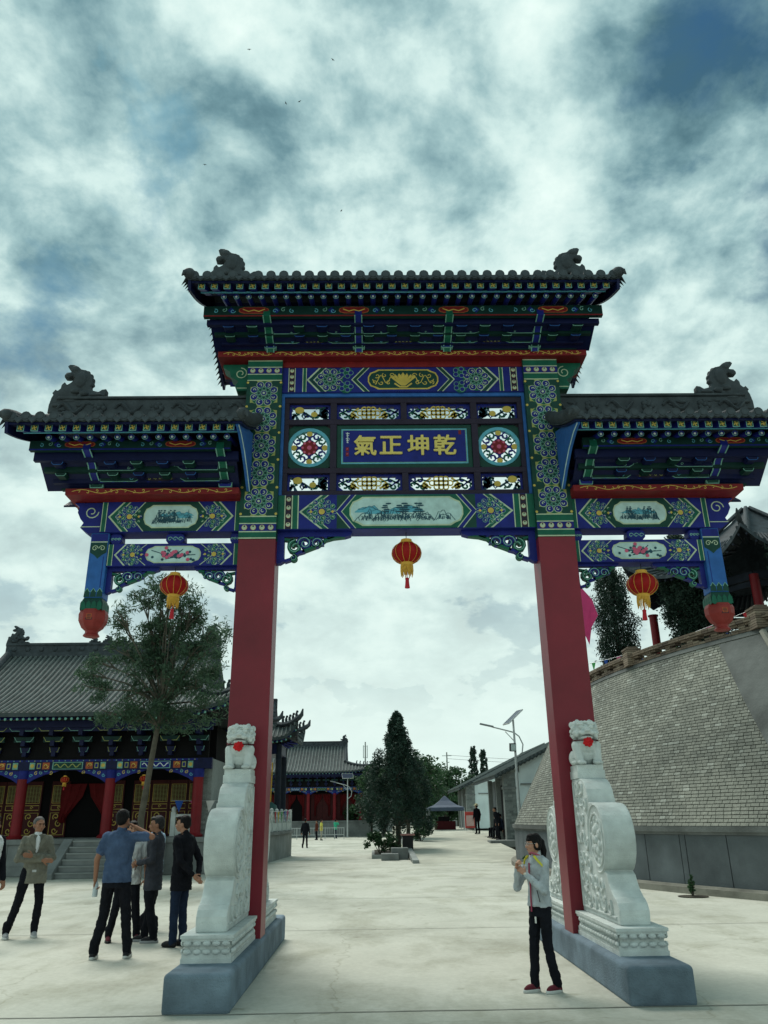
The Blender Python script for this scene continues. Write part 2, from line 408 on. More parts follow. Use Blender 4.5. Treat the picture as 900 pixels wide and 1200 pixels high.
# ================================================================ ground
def ground_material():
    m = bpy.data.materials.new('pale_concrete_paving'); m.use_nodes = True
    nt = m.node_tree; N = nt.nodes; L = nt.links; b = N['Principled BSDF']
    tc = N.new('ShaderNodeTexCoord')
    def noise(sc, det, rough=.6, loc=(0, 0, 0), stretch=(1, 1, 1)):
        mp = N.new('ShaderNodeMapping'); mp.inputs['Location'].default_value = loc; mp.inputs['Scale'].default_value = stretch
        L.new(tc.outputs['Object'], mp.inputs[0])
        n = N.new('ShaderNodeTexNoise'); n.inputs['Scale'].default_value = sc; n.inputs['Detail'].default_value = det; n.inputs['Roughness'].default_value = rough
        L.new(mp.outputs[0], n.inputs['Vector']); return n.outputs['Fac']
    def ramp(f, pts):
        r = N.new('ShaderNodeValToRGB'); L.new(f, r.inputs[0]); e = r.color_ramp.elements
        while len(e) < len(pts): e.new(.5)
        for i, (p, c) in enumerate(pts): e[i].position = p; e[i].color = (*c, 1)
        return r.outputs[0]
    base = ramp(noise(.32, 9, .62), [(.30, (.32, .325, .275)), (.48, (.44, .445, .385)), (.68, (.52, .525, .46))])
    st = ramp(noise(.9, 7, .7, (4, 9, 0), (1, .5, 1)), [(.36, (.74, .735, .69)), (.52, (1, 1, 1))])
    fine = ramp(noise(14, 6, .7), [(.3, (.88, .88, .87)), (.65, (1.04, 1.04, 1.03))])
    spot = ramp(noise(2.3, 4, .5, (1, 2, 0)), [(.27, (.70, .69, .64)), (.33, (1, 1, 1))])
    def mul(a, c):
        x = N.new('ShaderNodeMix'); x.data_type = 'RGBA'; x.blend_type = 'MULTIPLY'; x.inputs[0].default_value = 1
        L.new(a, x.inputs[6]); L.new(c, x.inputs[7]); return x.outputs[2]
    # hairline cracks wander along cell borders
    mpc = N.new('ShaderNodeMapping'); L.new(tc.outputs['Object'], mpc.inputs[0])
    wob = N.new('ShaderNodeTexNoise'); wob.inputs['Scale'].default_value = 1.2; wob.inputs['Detail'].default_value = 4
    L.new(tc.outputs['Object'], wob.inputs['Vector'])
    mxv = N.new('ShaderNodeMix'); mxv.data_type = 'RGBA'; mxv.blend_type = 'ADD'; mxv.inputs[0].default_value = .9
    L.new(mpc.outputs[0], mxv.inputs[6]); L.new(wob.outputs['Color'], mxv.inputs[7])
    vo = N.new('ShaderNodeTexVoronoi'); vo.feature = 'DISTANCE_TO_EDGE'; vo.inputs['Scale'].default_value = .22
    L.new(mxv.outputs[2], vo.inputs['Vector'])
    crack = ramp(vo.outputs['Distance'], [(.0, (.80, .79, .75)), (.004, (1, 1, 1))])
    c = mul(mul(mul(mul(base, st), fine), spot), crack)
    L.new(c, b.inputs['Base Color']); b.inputs['Roughness'].default_value = .85
    bp = N.new('ShaderNodeBump'); bp.inputs['Strength'].default_value = .25; bp.inputs['Distance'].default_value = .01
    L.new(noise(30, 5), bp.inputs['Height']); L.new(bp.outputs[0], b.inputs['Normal'])
    return m
M_GROUND = ground_material()
g = MB(); nx, ny = 24, 24
g.add([(-700, -60, 0), (700, -60, 0), (700, 1400, 0), (-700, 1400, 0)], [(0, 1, 2, 3)])
kind(g.build('ground', M_GROUND), 'structure')
M_JOINT = mat('dark_joint', (.27, .27, .235), .95, .3, 3, .3, 40)
def joint(pts, w=.025):
    mb = MB()
    for i in range(len(pts)-1):
        (xa, ya), (xb, yb) = pts[i], pts[i+1]
        d = Vector((xb-xa, yb-ya)); q = Vector((-d.y, d.x)).normalized()*w/2
        mb.add([(xa+q.x, ya+q.y, .004), (xb+q.x, yb+q.y, .004), (xb-q.x, yb-q.y, .004), (xa-q.x, ya-q.y, .004)], [(0, 1, 2, 3)])
    return kind(mb.build('paving_joint', M_JOINT), 'structure')
def wob(xa, ya, xb, yb, n=14, a=.02, seed=0):
    q = random.Random(seed)
    return [(xa+(xb-xa)*i/n+q.uniform(-a, a), ya+(yb-ya)*i/n+q.uniform(-a, a)) for i in range(n+1)]
joint(wob(-9, 8.08, 9, 8.09, 40, .008, 2), .03)
joint(wob(-14, 13.6, 6.6, 13.75, 40, .01, 3), .02)
joint(wob(-14, 18.9, 6, 18.9, 30, .01, 4), .025)
joint(wob(-8, 24.4, 5, 24.4, 30, .01, 5), .03)
joint(wob(2.6, 14, 5.2, 18.6, 14, .05, 8), .012)

# ================================================================ the gate
GX, GY = .4934, 10.51
G = thing('memorial_gate', 'painted blue and green memorial archway with red pillars and three tiled roofs', 'archway', (GX, GY, 0))
PF = -.22                                            # pillar front, local y
XI, XO = 1.8135, 2.3266                              # pillar inner and outer x
Z_RED, Z_CAP = 5.207, 8.05
for sx in (-1, 1):
    xa, xb = sorted((sx*XI, sx*XO))
    p = MB().box(xa, xb, PF, -PF, .30, Z_RED).build('pillar', M_PILLAR, G, bev=.008)
    h = MB().box(xa-.004, xb+.004, PF-.004, -PF+.004, Z_RED, Z_CAP).build('pillar_head', PAL[DGREEN], G)
    for fr in (1, -1):
        P = Paint(PF-.004)
        P.rect(xa, xb, Z_RED, Z_RED+.018, CREAM, 2); P.rect(xa, xb, Z_RED+.02, Z_RED+.095, GREEN, 1); P.rect(xa, xb, Z_RED+.095, Z_RED+.11, CREAM, 2)
        P.studs_h(xa, xb, Z_RED+.11, Z_RED+.215); P.rect(xa, xb, Z_RED+.215, Z_RED+.23, CREAM, 2); P.rect(xa, xb, Z_RED+.23, Z_RED+.32, GREEN, 1); P.rect(xa, xb, Z_RED+.32, Z_RED+.335, CREAM, 2)
        zb, zt = Z_RED+.335, 7.70
        P.rect(xa, xb, zt, zt+.015, CREAM, 2); P.rect(xa, xb, zt+.015, zt+.105, GREEN, 1); P.rect(xa, xb, zt+.105, zt+.12, CREAM, 2)
        P.studs_h(xa, xb, zt+.12, zt+.225); P.rect(xa, xb, zt+.225, zt+.24, CREAM, 2); P.rect(xa, xb, zt+.24, zt+.335, GREEN, 1); P.rect(xa, xb, zt+.335, zt+.35, CREAM, 2)
        st = (zt-zb)/5; cx = (xa+xb)/2
        P.rect(xa+.055, xb-.055, zb, zt, OLIVE, .5)
        for i in range(6):
            z = zb+st*i
            for s2 in (-1, 1):
                u = cx+s2*.165
                P.disc(u+s2*.02, min(max(z, zb+.045), zt-.045), .095, DGREEN, 1.2, 9, .065)
                P.disc(cx+s2*.245, min(max(z, zb+.03), zt-.03), .02, GOLD, 1.5, 6)
        for i in range(5): P.rosette(cx, zb+st*(i+.5), .212)
        if fr == -1: P.xform(Matrix.Diagonal((1, -1, 1, 1)))
        P.build('painted_pattern', PAL, h)
        if fr == 1:
            Q = Paint(PF-.004)

def beam(name, x0, x1, yf, z0, z1, draw):
    b = MB().box(x0, x1, yf, -yf, z0, z1, 0).build(name, PAL[NAVY], G, bev=.006)
    for fr in (1, -1):
        P = Paint(yf); draw(P, x0, x1, z0, z1)
        if fr == -1: P.xform(Matrix.Diagonal((1, -1, 1, 1)))
        P.build('painted_pattern', PAL, b)
    return b
def draw_main(P, x0, x1, z0, z1):
    c = (z0+z1)/2; hz = (z1-z0)/2; P.rect(x0, x1, z0+.008, z1-.008, DGREEN, .4)
    for s in (-1, 1):
        X = lambda a, b: sorted((s*a, s*b))
        for a, b, col in ((1.715, 1.81, GREEN), (1.70, 1.715, CREAM), (1.60, 1.615, CREAM), (1.53, 1.60, GREEN), (1.515, 1.53, CREAM)):
            P.rect(*X(a, b), z0+.01, z1-.01, col, 1)
        P.studs_v(*X(1.615, 1.70), z0+.01, z1-.01)
        P.rect(*X(.98, 1.515), z0+.01, z1-.01, NAVY, .8)
        P.chev(s*1.51, c, -s*.30, hz-.01, .035, CREAM, 1.4); P.chev(s*1.47, c, -s*.30, hz-.01, .06, GREEN, 1.6)
        P.chev(s*1.40, c, -s*.29, hz-.01, .02, CREAM, 1.7); P.chev(s*1.37, c, -s*.29, hz-.01, .05, NAVY, 1.8)
        P.scrollflower(s*1.19, c, .40, (z1-z0)*.96, 3)
        P.poly([(s*1.00, c), (s*.80, c+hz-.01), (s*.6, c+hz-.01), (s*.6, c-hz+.01), (s*.80, c-hz+.01)], CREAM, 1.8)
        P.poly([(s*.985, c), (s*.785, c+hz-.01), (s*.6, c+hz-.01), (s*.6, c-hz+.01), (s*.785, c-hz+.01)], NAVY, 2.0)
        P.poly([(s*.92, c), (s*.72, c+hz-.01), (s*.6, c+hz-.01), (s*.6, c-hz+.01), (s*.72, c-hz+.01)], CREAM, 2.2)
        P.poly([(s*.905, c), (s*.705, c+hz-.01), (s*.0, c+hz-.01), (s*.0, c-hz+.01), (s*.705, c-hz+.01)], GREEN, 2.4)
    P.cartouche(0, c, 1.60, (z1-z0)*.84, CREAM, 3); P.cartouche(0, c, 1.56, (z1-z0)*.76, PALE, 3.5)
    P.landscape(0, c, 1.46, (z1-z0)*.72, 11, 4)
def draw_upper(P, x0, x1, z0, z1):
    c = (z0+z1)/2; hz = (z1-z0)/2; P.rect(x0, x1, z0+.008, z1-.008, NAVY, .4)
    for s in (-1, 1):
        X = lambda a, b: sorted((s*a, s*b))
        P.studs_v(*X(1.63, 1.71), z0+.01, z1-.01)
        for a, b, col in ((1.71, 1.722, CREAM), (1.618, 1.63, CREAM), (1.50, 1.512, CREAM), (1.46, 1.50, GREEN), (1.45, 1.46, CREAM)): P.rect(*X(a, b), z0+.01, z1-.01, col, 1)
        P.chev(s*1.45, c, -s*.18, hz-.01, .03, CREAM, 1.3); P.chev(s*1.41, c, -s*.18, hz-.01, .05, DGREEN, 1.5); P.chev(s*1.35, c, -s*.18, hz-.01, .02, CREAM, 1.6)
        P.rosette(s*1.10, c, .20)
        for q in (-1, 1):
            P.disc(s*.86, c+q*hz*.62, .10, GREEN, 1.2, 10)
            for k in range(5):
                a = k*2*PI/5; P.disc(s*.86+.075*math.cos(a), c+q*hz*.55+.06*math.sin(a), .042, LINE, 2, 7); P.disc(s*.86+.075*math.cos(a), c+q*hz*.55+.06*math.sin(a), .034, NAVY, 3, 7)
        P.poly([(s*.78, c), (s*.60, c+hz-.01), (s*.5, c+hz-.01), (s*.5, c-hz+.01), (s*.60, c-hz+.01)], CREAM, 1.8)
        P.poly([(s*.76, c), (s*.58, c+hz-.01), (s*.0, c+hz-.01), (s*.0, c-hz+.01), (s*.58, c-hz+.01)], DGREEN, 2)
        P.poly([(s*.70, c), (s*.52, c+hz-.01), (s*.0, c+hz-.01), (s*.0, c-hz+.01), (s*.52, c-hz+.01)], CREAM, 2.1)
        P.poly([(s*.685, c), (s*.505, c+hz-.01), (s*.0, c+hz-.01), (s*.0, c-hz+.01), (s*.505, c-hz+.01)], NAVY, 2.3)
    P.cartouche(0, c, 1.06, (z1-z0)*.80, GOLD, 3, .1); P.cartouche(0, c, 1.02, (z1-z0)*.70, DGREEN, 3.5, .1)
    for i in range(-3, 4): P.poly([(-.02+i*.004, c-.11), (i*.055-.025, c+.02+.06*(1-abs(i)/4)), (i*.06, c+.07+.05*(1-abs(i)/3)), (i*.055+.025, c+.02+.06*(1-abs(i)/4)), (.02+i*.004, c-.11)], GOLD, 4)
    P.line([(-.13, c-.07), (-.05, c-.13), (.05, c-.13), (.13, c-.07)], .025, GOLD, 4)
    for s in (-1, 1):
        P.line([(s*(.12+.34*j/14), c+.07*math.sin(j*.9)) for j in range(15)], .012, GOLD, 4)
        for k, (u, q) in enumerate(((.17, .07), (.22, -.06), (.28, .07), (.33, -.06), (.39, .06), (.43, -.05))): P.curl(s*u, c+q, .04, k, .9, .012, GOLD, 4, 8)
Z_LB = (5.36, 5.883); Z_UB = (7.535, 7.964)
beam('lower_beam', -XI, XI, -.16, *Z_LB, draw_main)
beam('upper_beam', -XI, XI, -.16, *Z_UB, draw_upper)
MB().box(-XI, XI, -.17, .17, Z_UB[1], 8.055).build('red_board', PAL[RED], G)

# ---- openwork screen between the beams
fr = MB(); yf = -.10; z0, z1 = Z_LB[1], Z_UB[0]
for a, b in ((-XI, -XI+.045), (XI-.045, XI)): fr.box(a, b, yf-.03, .13, z0, z1)
fr.box(-XI+.045, XI-.045, yf-.03, .13, z1-.055, z1)
fr.build('screen_border', PAL[BLUE], G)
xs = [-1.7685, -1.09, -1.00, -.0425, .0425, 1.00, 1.09, 1.7685]
st = MB(); zr = [(z0, z0+.085), (6.245, 6.325), (7.03, 7.115), (z1-.145, z1-.055)]
for a, b in zr: st.box(xs[0], xs[-1], yf, .10, a, b)
vert = [(-1.7685, -1.70), (-1.09, -.995), (.995, 1.09), (1.70, 1.7685)]
for a, b in vert:
    for k in range(3): st.box(a, b, yf+.002, .098, zr[k][1], zr[k+1][0])
for k in (0, 2): st.box(-.045, .045, yf+.002, .098, zr[k][1], zr[k+1][0])
st.build('screen_frame', PAL[WOOD], G, bev=.004)
def fret(x0, x1, za, zb, style):
    fm = MB()
    P = Paint(-.03, .0); P.st = 0
    y0, y1 = -.035, .0
    t = .03
    for a, b, c, d in ((x0, x1, za, za+t), (x0, x1, zb-t, zb), (x0, x0+t, za+t, zb-t), (x1-t, x1, za+t, zb-t)):
        fm.box(a, b, y0, y1+.02, c, d, NAVY)
    cx, cz, w, h = (x0+x1)/2, (za+zb)/2, x1-x0, zb-za
    def ln(pts, wd, col):
        q = Paint(y0, .0); q.st = .0
        q.y0 = y0
        q2 = Paint(y0+.012); q2.line(pts, wd, col, 4); fm.add(q2.v, q2.f, col)
    def disc(x, z, r, col, rz=None, dy=0):
        q2 = Paint(y0+.012-dy); q2.disc(x, z, r, col, 4, 12, rz); fm.add(q2.v, q2.f, col)
    if style == 'knot':
        for i in range(-2, 3):
            for j in (-1, 0, 1):
                if abs(i)+abs(j) > 2: continue
                q2 = Paint(y0+.01); X0, Z0 = cx+i*.066, cz+j*.062
                q2.curl(X0, Z0, .04, .4*i, 1.0, .018, GOLD, 4, 10, 1.0); fm.add(q2.v, q2.f, GOLD)
        for s in (-1, 1):
            ln([(cx+s*.15, cz+.08), (cx+s*.26, cz), (cx+s*.15, cz-.08)], .03, GOLD)
            disc(cx+s*.235, cz-.045, .05, GOLD, .05)
            for k in range(5):
                q2 = Paint(y0+.012); q2.curl(cx+s*(.27+.042*k), cz+(.055 if k % 2 else -.05), .052, k*1.3, .8*s, .026, NAVY if k % 2 else GREEN, 4, 9); fm.add(q2.v, q2.f, NAVY if k % 2 else GREEN)
            ln([(cx+s*.16, cz+.02), (cx+s*.3, cz+.06), (cx+s*(w/2-.02), cz-.02)], .022, GREEN)
            ln([(cx+s*.2, cz-.09), (cx+s*.33, cz-.03), (cx+s*(w/2-.02), cz+.07)], .02, NAVY)
        for s in (-1, 1):
            for q in (-1, 1):
                pz = Paint(y0+.004); pz.poly([(cx+s*(w/2-t), cz+q*(h/2-t)), (cx+s*(w/2-t-.07), cz+q*(h/2-t)), (cx+s*(w/2-t), cz+q*(h/2-t-.06))], NAVY, 2); fm.add(pz.v, pz.f, NAVY)
    else:
        g = random.Random(5)
        s = 1 if style == 'flowerR' else -1
        ln([(cx-s*w*.47, cz-h*.42), (cx-s*w*.2, cz-h*.1), (cx-s*.02, cz-.06), (cx+s*w*.25, cz+h*.2), (cx+s*w*.45, cz+h*.32)], .03, INK)
        for k in range(30):
            u = cx+(g.random()-.5)*w*.88; v = cz+(g.random()-.5)*h*.7; a = g.random()*6
            ln([(u, v), (u+.05*math.cos(a), v+.045*math.sin(a)), (u+.10*math.cos(a+.5), v+.08*math.sin(a+.5))], [.032, .024, .008], (INK, NAVY, GREEN)[k % 3])
        disc(cx-s*.2, cz-.0, .07, INK, .085)
        disc(cx+s*.16, cz+.05, .07, GOLD, .055, .004); disc(cx-s*.06, cz-.02, .05, GOLD, .045, .004)
        ln([(cx-s*w*.42, cz+h*.3), (cx-s*w*.3, cz+h*.02), (cx-s*w*.38, cz-h*.3)], .06, NAVY)
        ln([(cx+s*w*.30, cz-h*.4), (cx+s*w*.36, cz-h*.1), (cx+s*w*.45, cz-h*.38)], .05, INK)
    fm.build('openwork_panel', PAL, G)
for za, zb in ((zr[0][1], zr[1][0]), (zr[2][1], zr[3][0])):
    fret(-1.70, -1.09, za, zb, 'flowerL'); fret(1.09, 1.70, za, zb, 'flowerR')
    fret(-.995, -.045, za, zb, 'knot'); fret(.045, .995, za, zb, 'knot')
for s in (-1, 1):                                     # round openwork medallions
    cx, cz = s*1.395, 6.678; x0, x1 = (-1.70, -1.09) if s < 0 else (1.09, 1.70)
    za, zb = zr[1][1], zr[2][0]; R = .295; n = 32
    fm = MB()
    for i in range(n):                                # square plate with a round hole
        a0, a1 = 2*PI*i/n, 2*PI*(i+1)/n
        def sq(a):
            c_, s_ = math.cos(a), math.sin(a); k = min((x1-x0)/2/max(abs(c_), 1e-6), (zb-za)/2/max(abs(s_), 1e-6)); return (cx+c_*k, cz+s_*k)
        q = [(cx+R*math.cos(a0), cz+R*math.sin(a0)), sq(a0), sq(a1), (cx+R*math.cos(a1), cz+R*math.sin(a1))]
        fm.prism(q, 'xz', -.045, .01, DGREEN)
        q = [(cx+(R-.03)*math.cos(a0), cz+(R-.03)*math.sin(a0)), (cx+(R+.02)*math.cos(a0), cz+(R+.02)*math.sin(a0)), (cx+(R+.02)*math.cos(a1), cz+(R+.02)*math.sin(a1)), (cx+(R-.03)*math.cos(a1), cz+(R-.03)*math.sin(a1))]
        fm.prism(q, 'xz', -.053, .012, SKYB)
    fm.build('medallion_plate', PAL, G)
    P = Paint(-.03)
    for i in range(8):
        a = i*PI/4
        P.disc(cx+.075*math.cos(a), cz+.075*math.sin(a), .048, RED, 5, 9); P.disc(cx+.10*math.cos(a), cz+.10*math.sin(a), .02, PINK, 6, 7)
    P.disc(cx, cz, .035, PINK, 7, 9)
    for i in range(4):
        a = i*PI/2
        P.disc(cx+.225*math.cos(a), cz+.225*math.sin(a), .045, GOLD, 5, 8)
        for k in (-1, 1):
            P.curl(cx+.165*math.cos(a+k*.33), cz+.165*math.sin(a+k*.33), .055, a+PI, k*.9, .022, NAVY, 4, 9)
            P.curl(cx+.205*math.cos(a+k*.55), cz+.205*math.sin(a+k*.55), .06, a, -k*.9, .022, GREEN if k > 0 else NAVY, 4, 9)
        P.line([(cx+.12*math.cos(a+PI/4), cz+.12*math.sin(a+PI/4)), (cx+.285*math.cos(a+PI/4), cz+.285*math.sin(a+PI/4))], .022, GREEN, 3)
        P.line([(cx+.11*math.cos(a), cz+.11*math.sin(a)), (cx+.285*math.cos(a), cz+.285*math.sin(a))], .022, NAVY, 3)
    P.build('openwork_medallion', PAL, G)
# ---- name board
za, zb = zr[1][1], zr[2][0]
nb = MB().box(-.995, .995, -.075, .05, za, zb).build('name_board', PAL[DGREEN], G, bev=.01)
P = Paint(-.075); P.rect(-.925, .925, za+.07, zb-.07, SKYB, 2); P.rect(-.91, .91, za+.085, zb-.085, LINE, 3); P.rect(-.90, .90, za+.095, zb-.095, NAVY, 4)
for k, (u, v) in enumerate(((-.835, 6.86), (-.835, 6.77))):
    for j in range(3): P.line([(u-.025+.01*j, v+.03-.03*j), (u+.03-.008*j, v+.025-.03*j)], .010, WHITE, 5)
    P.line([(u, v+.045), (u-.005, v-.04)], .010, WHITE, 5)
for v in (6.63, 6.55): P.rect(-.86, -.815, v-.035, v+.03, RED, 5); P.line([(-.85, v), (-.825, v+.005)], .012, PINK, 6)
P.rect(.80, .84, 6.86, 6.93, RED, 5)
P.build('painted_field', PAL, nb)
def glyph(ch, x, z, size, y, m, parent, name='gold_character', off=.0085):
    cu = bpy.data.curves.new(name, 'FONT'); cu.body = ch; cu.size = size; cu.align_x = 'CENTER'; cu.align_y = 'CENTER'
    cu.extrude = .04*size; cu.resolution_u = 3
    t = bpy.data.objects.new(name+'_tmp', cu); COL.objects.link(t)
    dg = bpy.context.evaluated_depsgraph_get()
    me = bpy.data.meshes.new_from_object(t.evaluated_get(dg), depsgraph=dg)
    bpy.data.objects.remove(t)
    xs_ = [v.co.x for v in me.vertices]; ys_ = [v.co.y for v in me.vertices]
    cx, cy = (min(xs_)+max(xs_))/2, (min(ys_)+max(ys_))/2; k = size*.88/max(max(ys_)-min(ys_), max(xs_)-min(xs_))
    bm = bmesh.new(); bm.from_mesh(me); bmesh.ops.remove_doubles(bm, verts=bm.verts, dist=1e-5); bm.verts.index_update()
    V = [v.co.copy() for v in bm.verts]; F = [[v.index for v in f.verts] for f in bm.faces]; bm.free()
    mb = MB()
    for q in range(9):
        dx, dz = (0, 0) if q == 8 else (off*math.cos(q*PI/4), off*math.sin(q*PI/4))
        mb.add([(x+dx+(v.x-cx)*k, y-v.z*k, z+dz*.7+(v.y-cy)*k) for v in V], F)
    return remesh(mb, name, m, .0055, parent, 1, .4)
M_GOLDCH = mat('gold_lettering', (.60, .50, .14), .45, .08, 20, .1, 90)
for ch, x in (('氣', -.575), ('正', -.20), ('坤', .20), ('乾', .59)): glyph(ch, x, 6.685, .36, -.098, M_GOLDCH, nb)

# ---- projecting red boards with gold scrollwork
def red_shelf(x0, x1, yf, z0, z1, n):
    b = MB().box(x0, x1, yf, -yf, z0, z1).build('red_cornice', PAL[RED], G, bev=.008)
    for fr in (1, -1):
        P = Paint(yf); P.scrollrow(x0+.06, x1-.06, (z0+z1)/2, (z1-z0), n)
        if fr < 0: P.xform(Matrix.Diagonal((1, -1, 1, 1)))
        P.build('gold_scroll', PAL, b)
red_shelf(-2.77, 2.77, -.33, 8.055, 8.15, 7)
for s in (-1, 1):
    red_shelf(*sorted((s*XO, s*4.72)), -.40, 5.81, 5.905, 2)

# ---- side beams, hanging posts
def draw_side(P, x0, x1, z0, z1, big):
    c = (z0+z1)/2; hz = (z1-z0)/2; L = x1-x0; m = (x0+x1)/2; k = L/2
    P.rect(x0, x1, z0+.008, z1-.008, NAVY, .4)
    cw = .37 if big else .40
    for s in (-1, 1):
        X = lambda a, b: sorted((m+s*a*k, m+s*b*k))
        for a, b, col in ((.93, .99, GREEN), (.92, .93, CREAM), (.985, .995, CREAM)): P.rect(*X(a, b), z0+.01, z1-.01, col, 1)
        P.chev(m+s*k*.90, c, -s*hz*.85, hz-.01, .03, CREAM, 1.3); P.chev(m+s*k*.87, c, -s*hz*.85, hz-.01, .055, GREEN if big else NAVY, 1.5); P.chev(m+s*k*.80, c, -s*hz*.8, hz-.01, .02, CREAM, 1.6)
        P.scrollflower(m+s*k*(.595 if big else .62), c, k*.36, (z1-z0)*.94, 2)
        col = DGREEN if big else NAVY; e = cw*k
        P.poly([(m+s*(e+.20), c), (m+s*(e+.02), c+hz-.01), (m, c+hz-.01), (m, c-hz+.01), (m+s*(e+.02), c-hz+.01)], CREAM, 2)
        P.poly([(m+s*(e+.185), c), (m+s*(e+.005), c+hz-.01), (m, c+hz-.01), (m, c-hz+.01), (m+s*(e+.005), c-hz+.01)], col, 2.2)
    P.cartouche(m, c, cw*k*2.1, (z1-z0)*.76, CREAM, 3, .08); P.cartouche(m, c, cw*k*2.02, (z1-z0)*.68, PALE, 3.5, .08)
    if big: P.landscape(m, c, cw*k*1.8, (z1-z0)*.62, 5 if m < 0 else 8, 4)
    else:
        g = random.Random(3)
        for i in range(9): P.line([(m, c-.02), (m+(g.random()-.5)*.5, c+(g.random()-.5)*.14), (m+(g.random()-.5)*.62, c+(g.random()-.5)*.18)], .012, INK, 4)
        for i in range(22): P.disc(m+g.gauss(0, .15), c+g.gauss(0, .035), .02, INK, 5, 6)
        for i in range(16): P.disc(m+g.gauss(0, .10 if m < 0 else .05), c+g.gauss(0, .04), .026, PINK, 6, 7)
M_LOTUS = mat('salmon_red_bud', (.23, .032, .028), .5, .12, 8, .1, 60, dirt=.2)
for s in (-1, 1):
    beam('side_beam', *sorted((s*XO, s*4.27)), -.15, 5.345, 5.80, lambda P, a, b, c, d: draw_side(P, a, b, c, d, True))
    MB().box(*sorted((s*XO, s*4.27)), -.151, .151, 5.80, 5.812).build('red_board', PAL[RED], G)
    beam('side_tie_beam', *sorted((s*XO, s*4.13)), -.12, 4.86, 5.185, lambda P, a, b, c, d: draw_side(P, a, b, c, d, False))
    # stepped scroll end beyond the beam
    pts = [(s*4.27, 5.345), (s*4.45, 5.345), (s*4.56, 5.43), (s*4.52, 5.50), (s*4.57, 5.56), (s*4.62, 5.66), (s*4.60, 5.74), (s*4.68, 5.80), (s*4.27, 5.80)]
    e = MB().prism(pts, 'xz', -.12, .12).build('scroll_end', PAL[NAVY], G, bev=.006)
    P = Paint(-.12); P.curl(s*4.42, 5.66, .10, 0, s*1.3, .015, CREAM, 1, 18); P.line([(s*4.28, 5.44), (s*4.55, 5.44)], .012, CREAM, 1); P.build('painted_line', PAL, e)
    # corbel beside the pillar head
    pts = [(s*XO, 7.60), (s*2.50, 7.60), (s*2.53, 7.68), (s*2.48, 7.76), (s*2.60, 7.84), (s*2.62, 7.93), (s*2.72, 8.0), (s*2.72, 8.05), (s*XO, 8.05)]
    e = MB().prism(pts, 'xz', -.12, .12).build('scroll_end', PAL[GREEN], G, bev=.006)
    P = Paint(-.12); P.curl(s*2.45, 7.89, .10, PI/2, s*1.4, .014, CREAM, 1, 18); P.line([(s*2.34, 7.64), (s*2.5, 7.64)], .012, CREAM, 1); P.build('painted_line', PAL, e)
    # small petal blocks between the two side beams
    for u, w in ((s*(XO+4.13)/2, .26), (s*(XO+.07), .14), (s*4.05, .16)):
        mb = MB().prism([(u-w*.3, 5.185), (u+w*.3, 5.185), (u+w*.5, 5.24), (u+w*.48, 5.32), (u+w*.3, 5.345), (u-w*.3, 5.345), (u-w*.48, 5.32), (u-w*.5, 5.24)], 'xz', -.09, .09)
        bl = mb.build('beam_block', PAL[NAVY], G, bev=.012)
        P = Paint(-.09)
        for q in (-1, 0, 1): P.curl(u+q*w*.28, 5.26, w*.14, 0, 1, .010, LINE, 1, 9)
        P.build('painted_line', PAL, bl)
    # hanging post with lotus bud
    xa, xb = sorted((s*4.135, s*4.385)); px = (xa+xb)/2; hw = .125
    post = MB().box(xa, xb, -hw, hw, 4.42, 5.345).build('hanging_post', PAL[BLUE], G, bev=.012)
    P = Paint(-hw)
    P.rect(xa+.012, xb-.012, 5.22, 5.33, NAVY, 1); P.rect(xa+.01, xb-.01, 5.205, 5.22, CREAM, 1)
    P.poly([(xa+.012, 5.20), (xa+.012, 5.06), (px-.05, 5.02), (px, 4.97), (px+.05, 5.02), (xb-.012, 5.06), (xb-.012, 5.20)], DGREEN, 1)
    P.curl(px-.05, 5.12, .045, 0, 1.2, .010, CREAM, 2, 10); P.curl(px+.05, 5.12, .045, PI, -1.2, .010, CREAM, 2, 10)
    for j in range(3):
        u = xa+.04+j*.085; P.poly([(u-.04, 4.43), (u-.035, 4.50), (u, 4.55), (u+.035, 4.50), (u+.04, 4.43)], DGREEN, 1); P.line([(u-.035, 4.50), (u, 4.55), (u+.035, 4.50)], .010, LINE, 2)
    P.line([(xb-.045 if s < 0 else xa+.045, 5.0), (xb-.045 if s < 0 else xa+.045, 4.56)], .008, NAVY, 1)
    P.build('painted_pattern', PAL, post)
    cc = MB().lathe([(.17, 4.42), (.195, 4.37), (.205, 4.31), (.20, 4.26)], (px, 0, 0), 4, 0, rot=PI/4).build('lotus_collar', PAL[DGREEN], G, bev=.01)
    pt = MB()
    for q in range(4):
        for j in range(4):
            u = -.11+j*.073; M4 = Matrix.Rotation(q*PI/2, 4, 'Z')
            vs = [M4 @ Vector(v) for v in ((u-.036, -.148, 4.26), (u, -.150, 4.24), (u+.036, -.148, 4.26), (u+.03, -.150, 4.34), (u, -.148, 4.38), (u-.03, -.150, 4.34))]
            pt.add([v+Vector((px, 0, 0)) for v in vs], [(0, 1, 2, 3, 4, 5)], 0)
    pt.build('lotus_petals', PAL[GREEN], cc)
    bd = MB().lathe([(.175, 4.265), (.195, 4.21), (.19, 4.12), (.145, 4.03), (.09, 3.985), (.085, 3.955), (.105, 3.935), (.115, 3.915), (.08, 3.905)], (px, 0, 0), 8, 0, rot=PI/8).build('lotus_bud', M_LOTUS, G, bev=.012)
    P = Paint(-.174); P.rect(px-.045, px+.045, 4.11, 4.20, WOOD, 1); P.rect(px-.036, px+.036, 4.119, 4.191, ORANGE, 2)
    for q in (-1, 0, 1): P.line([(px-.025, 4.155+q*.02), (px+.025, 4.155+q*.02)], .008, WOOD, 3)
    P.build('painted_mark', PAL, bd)

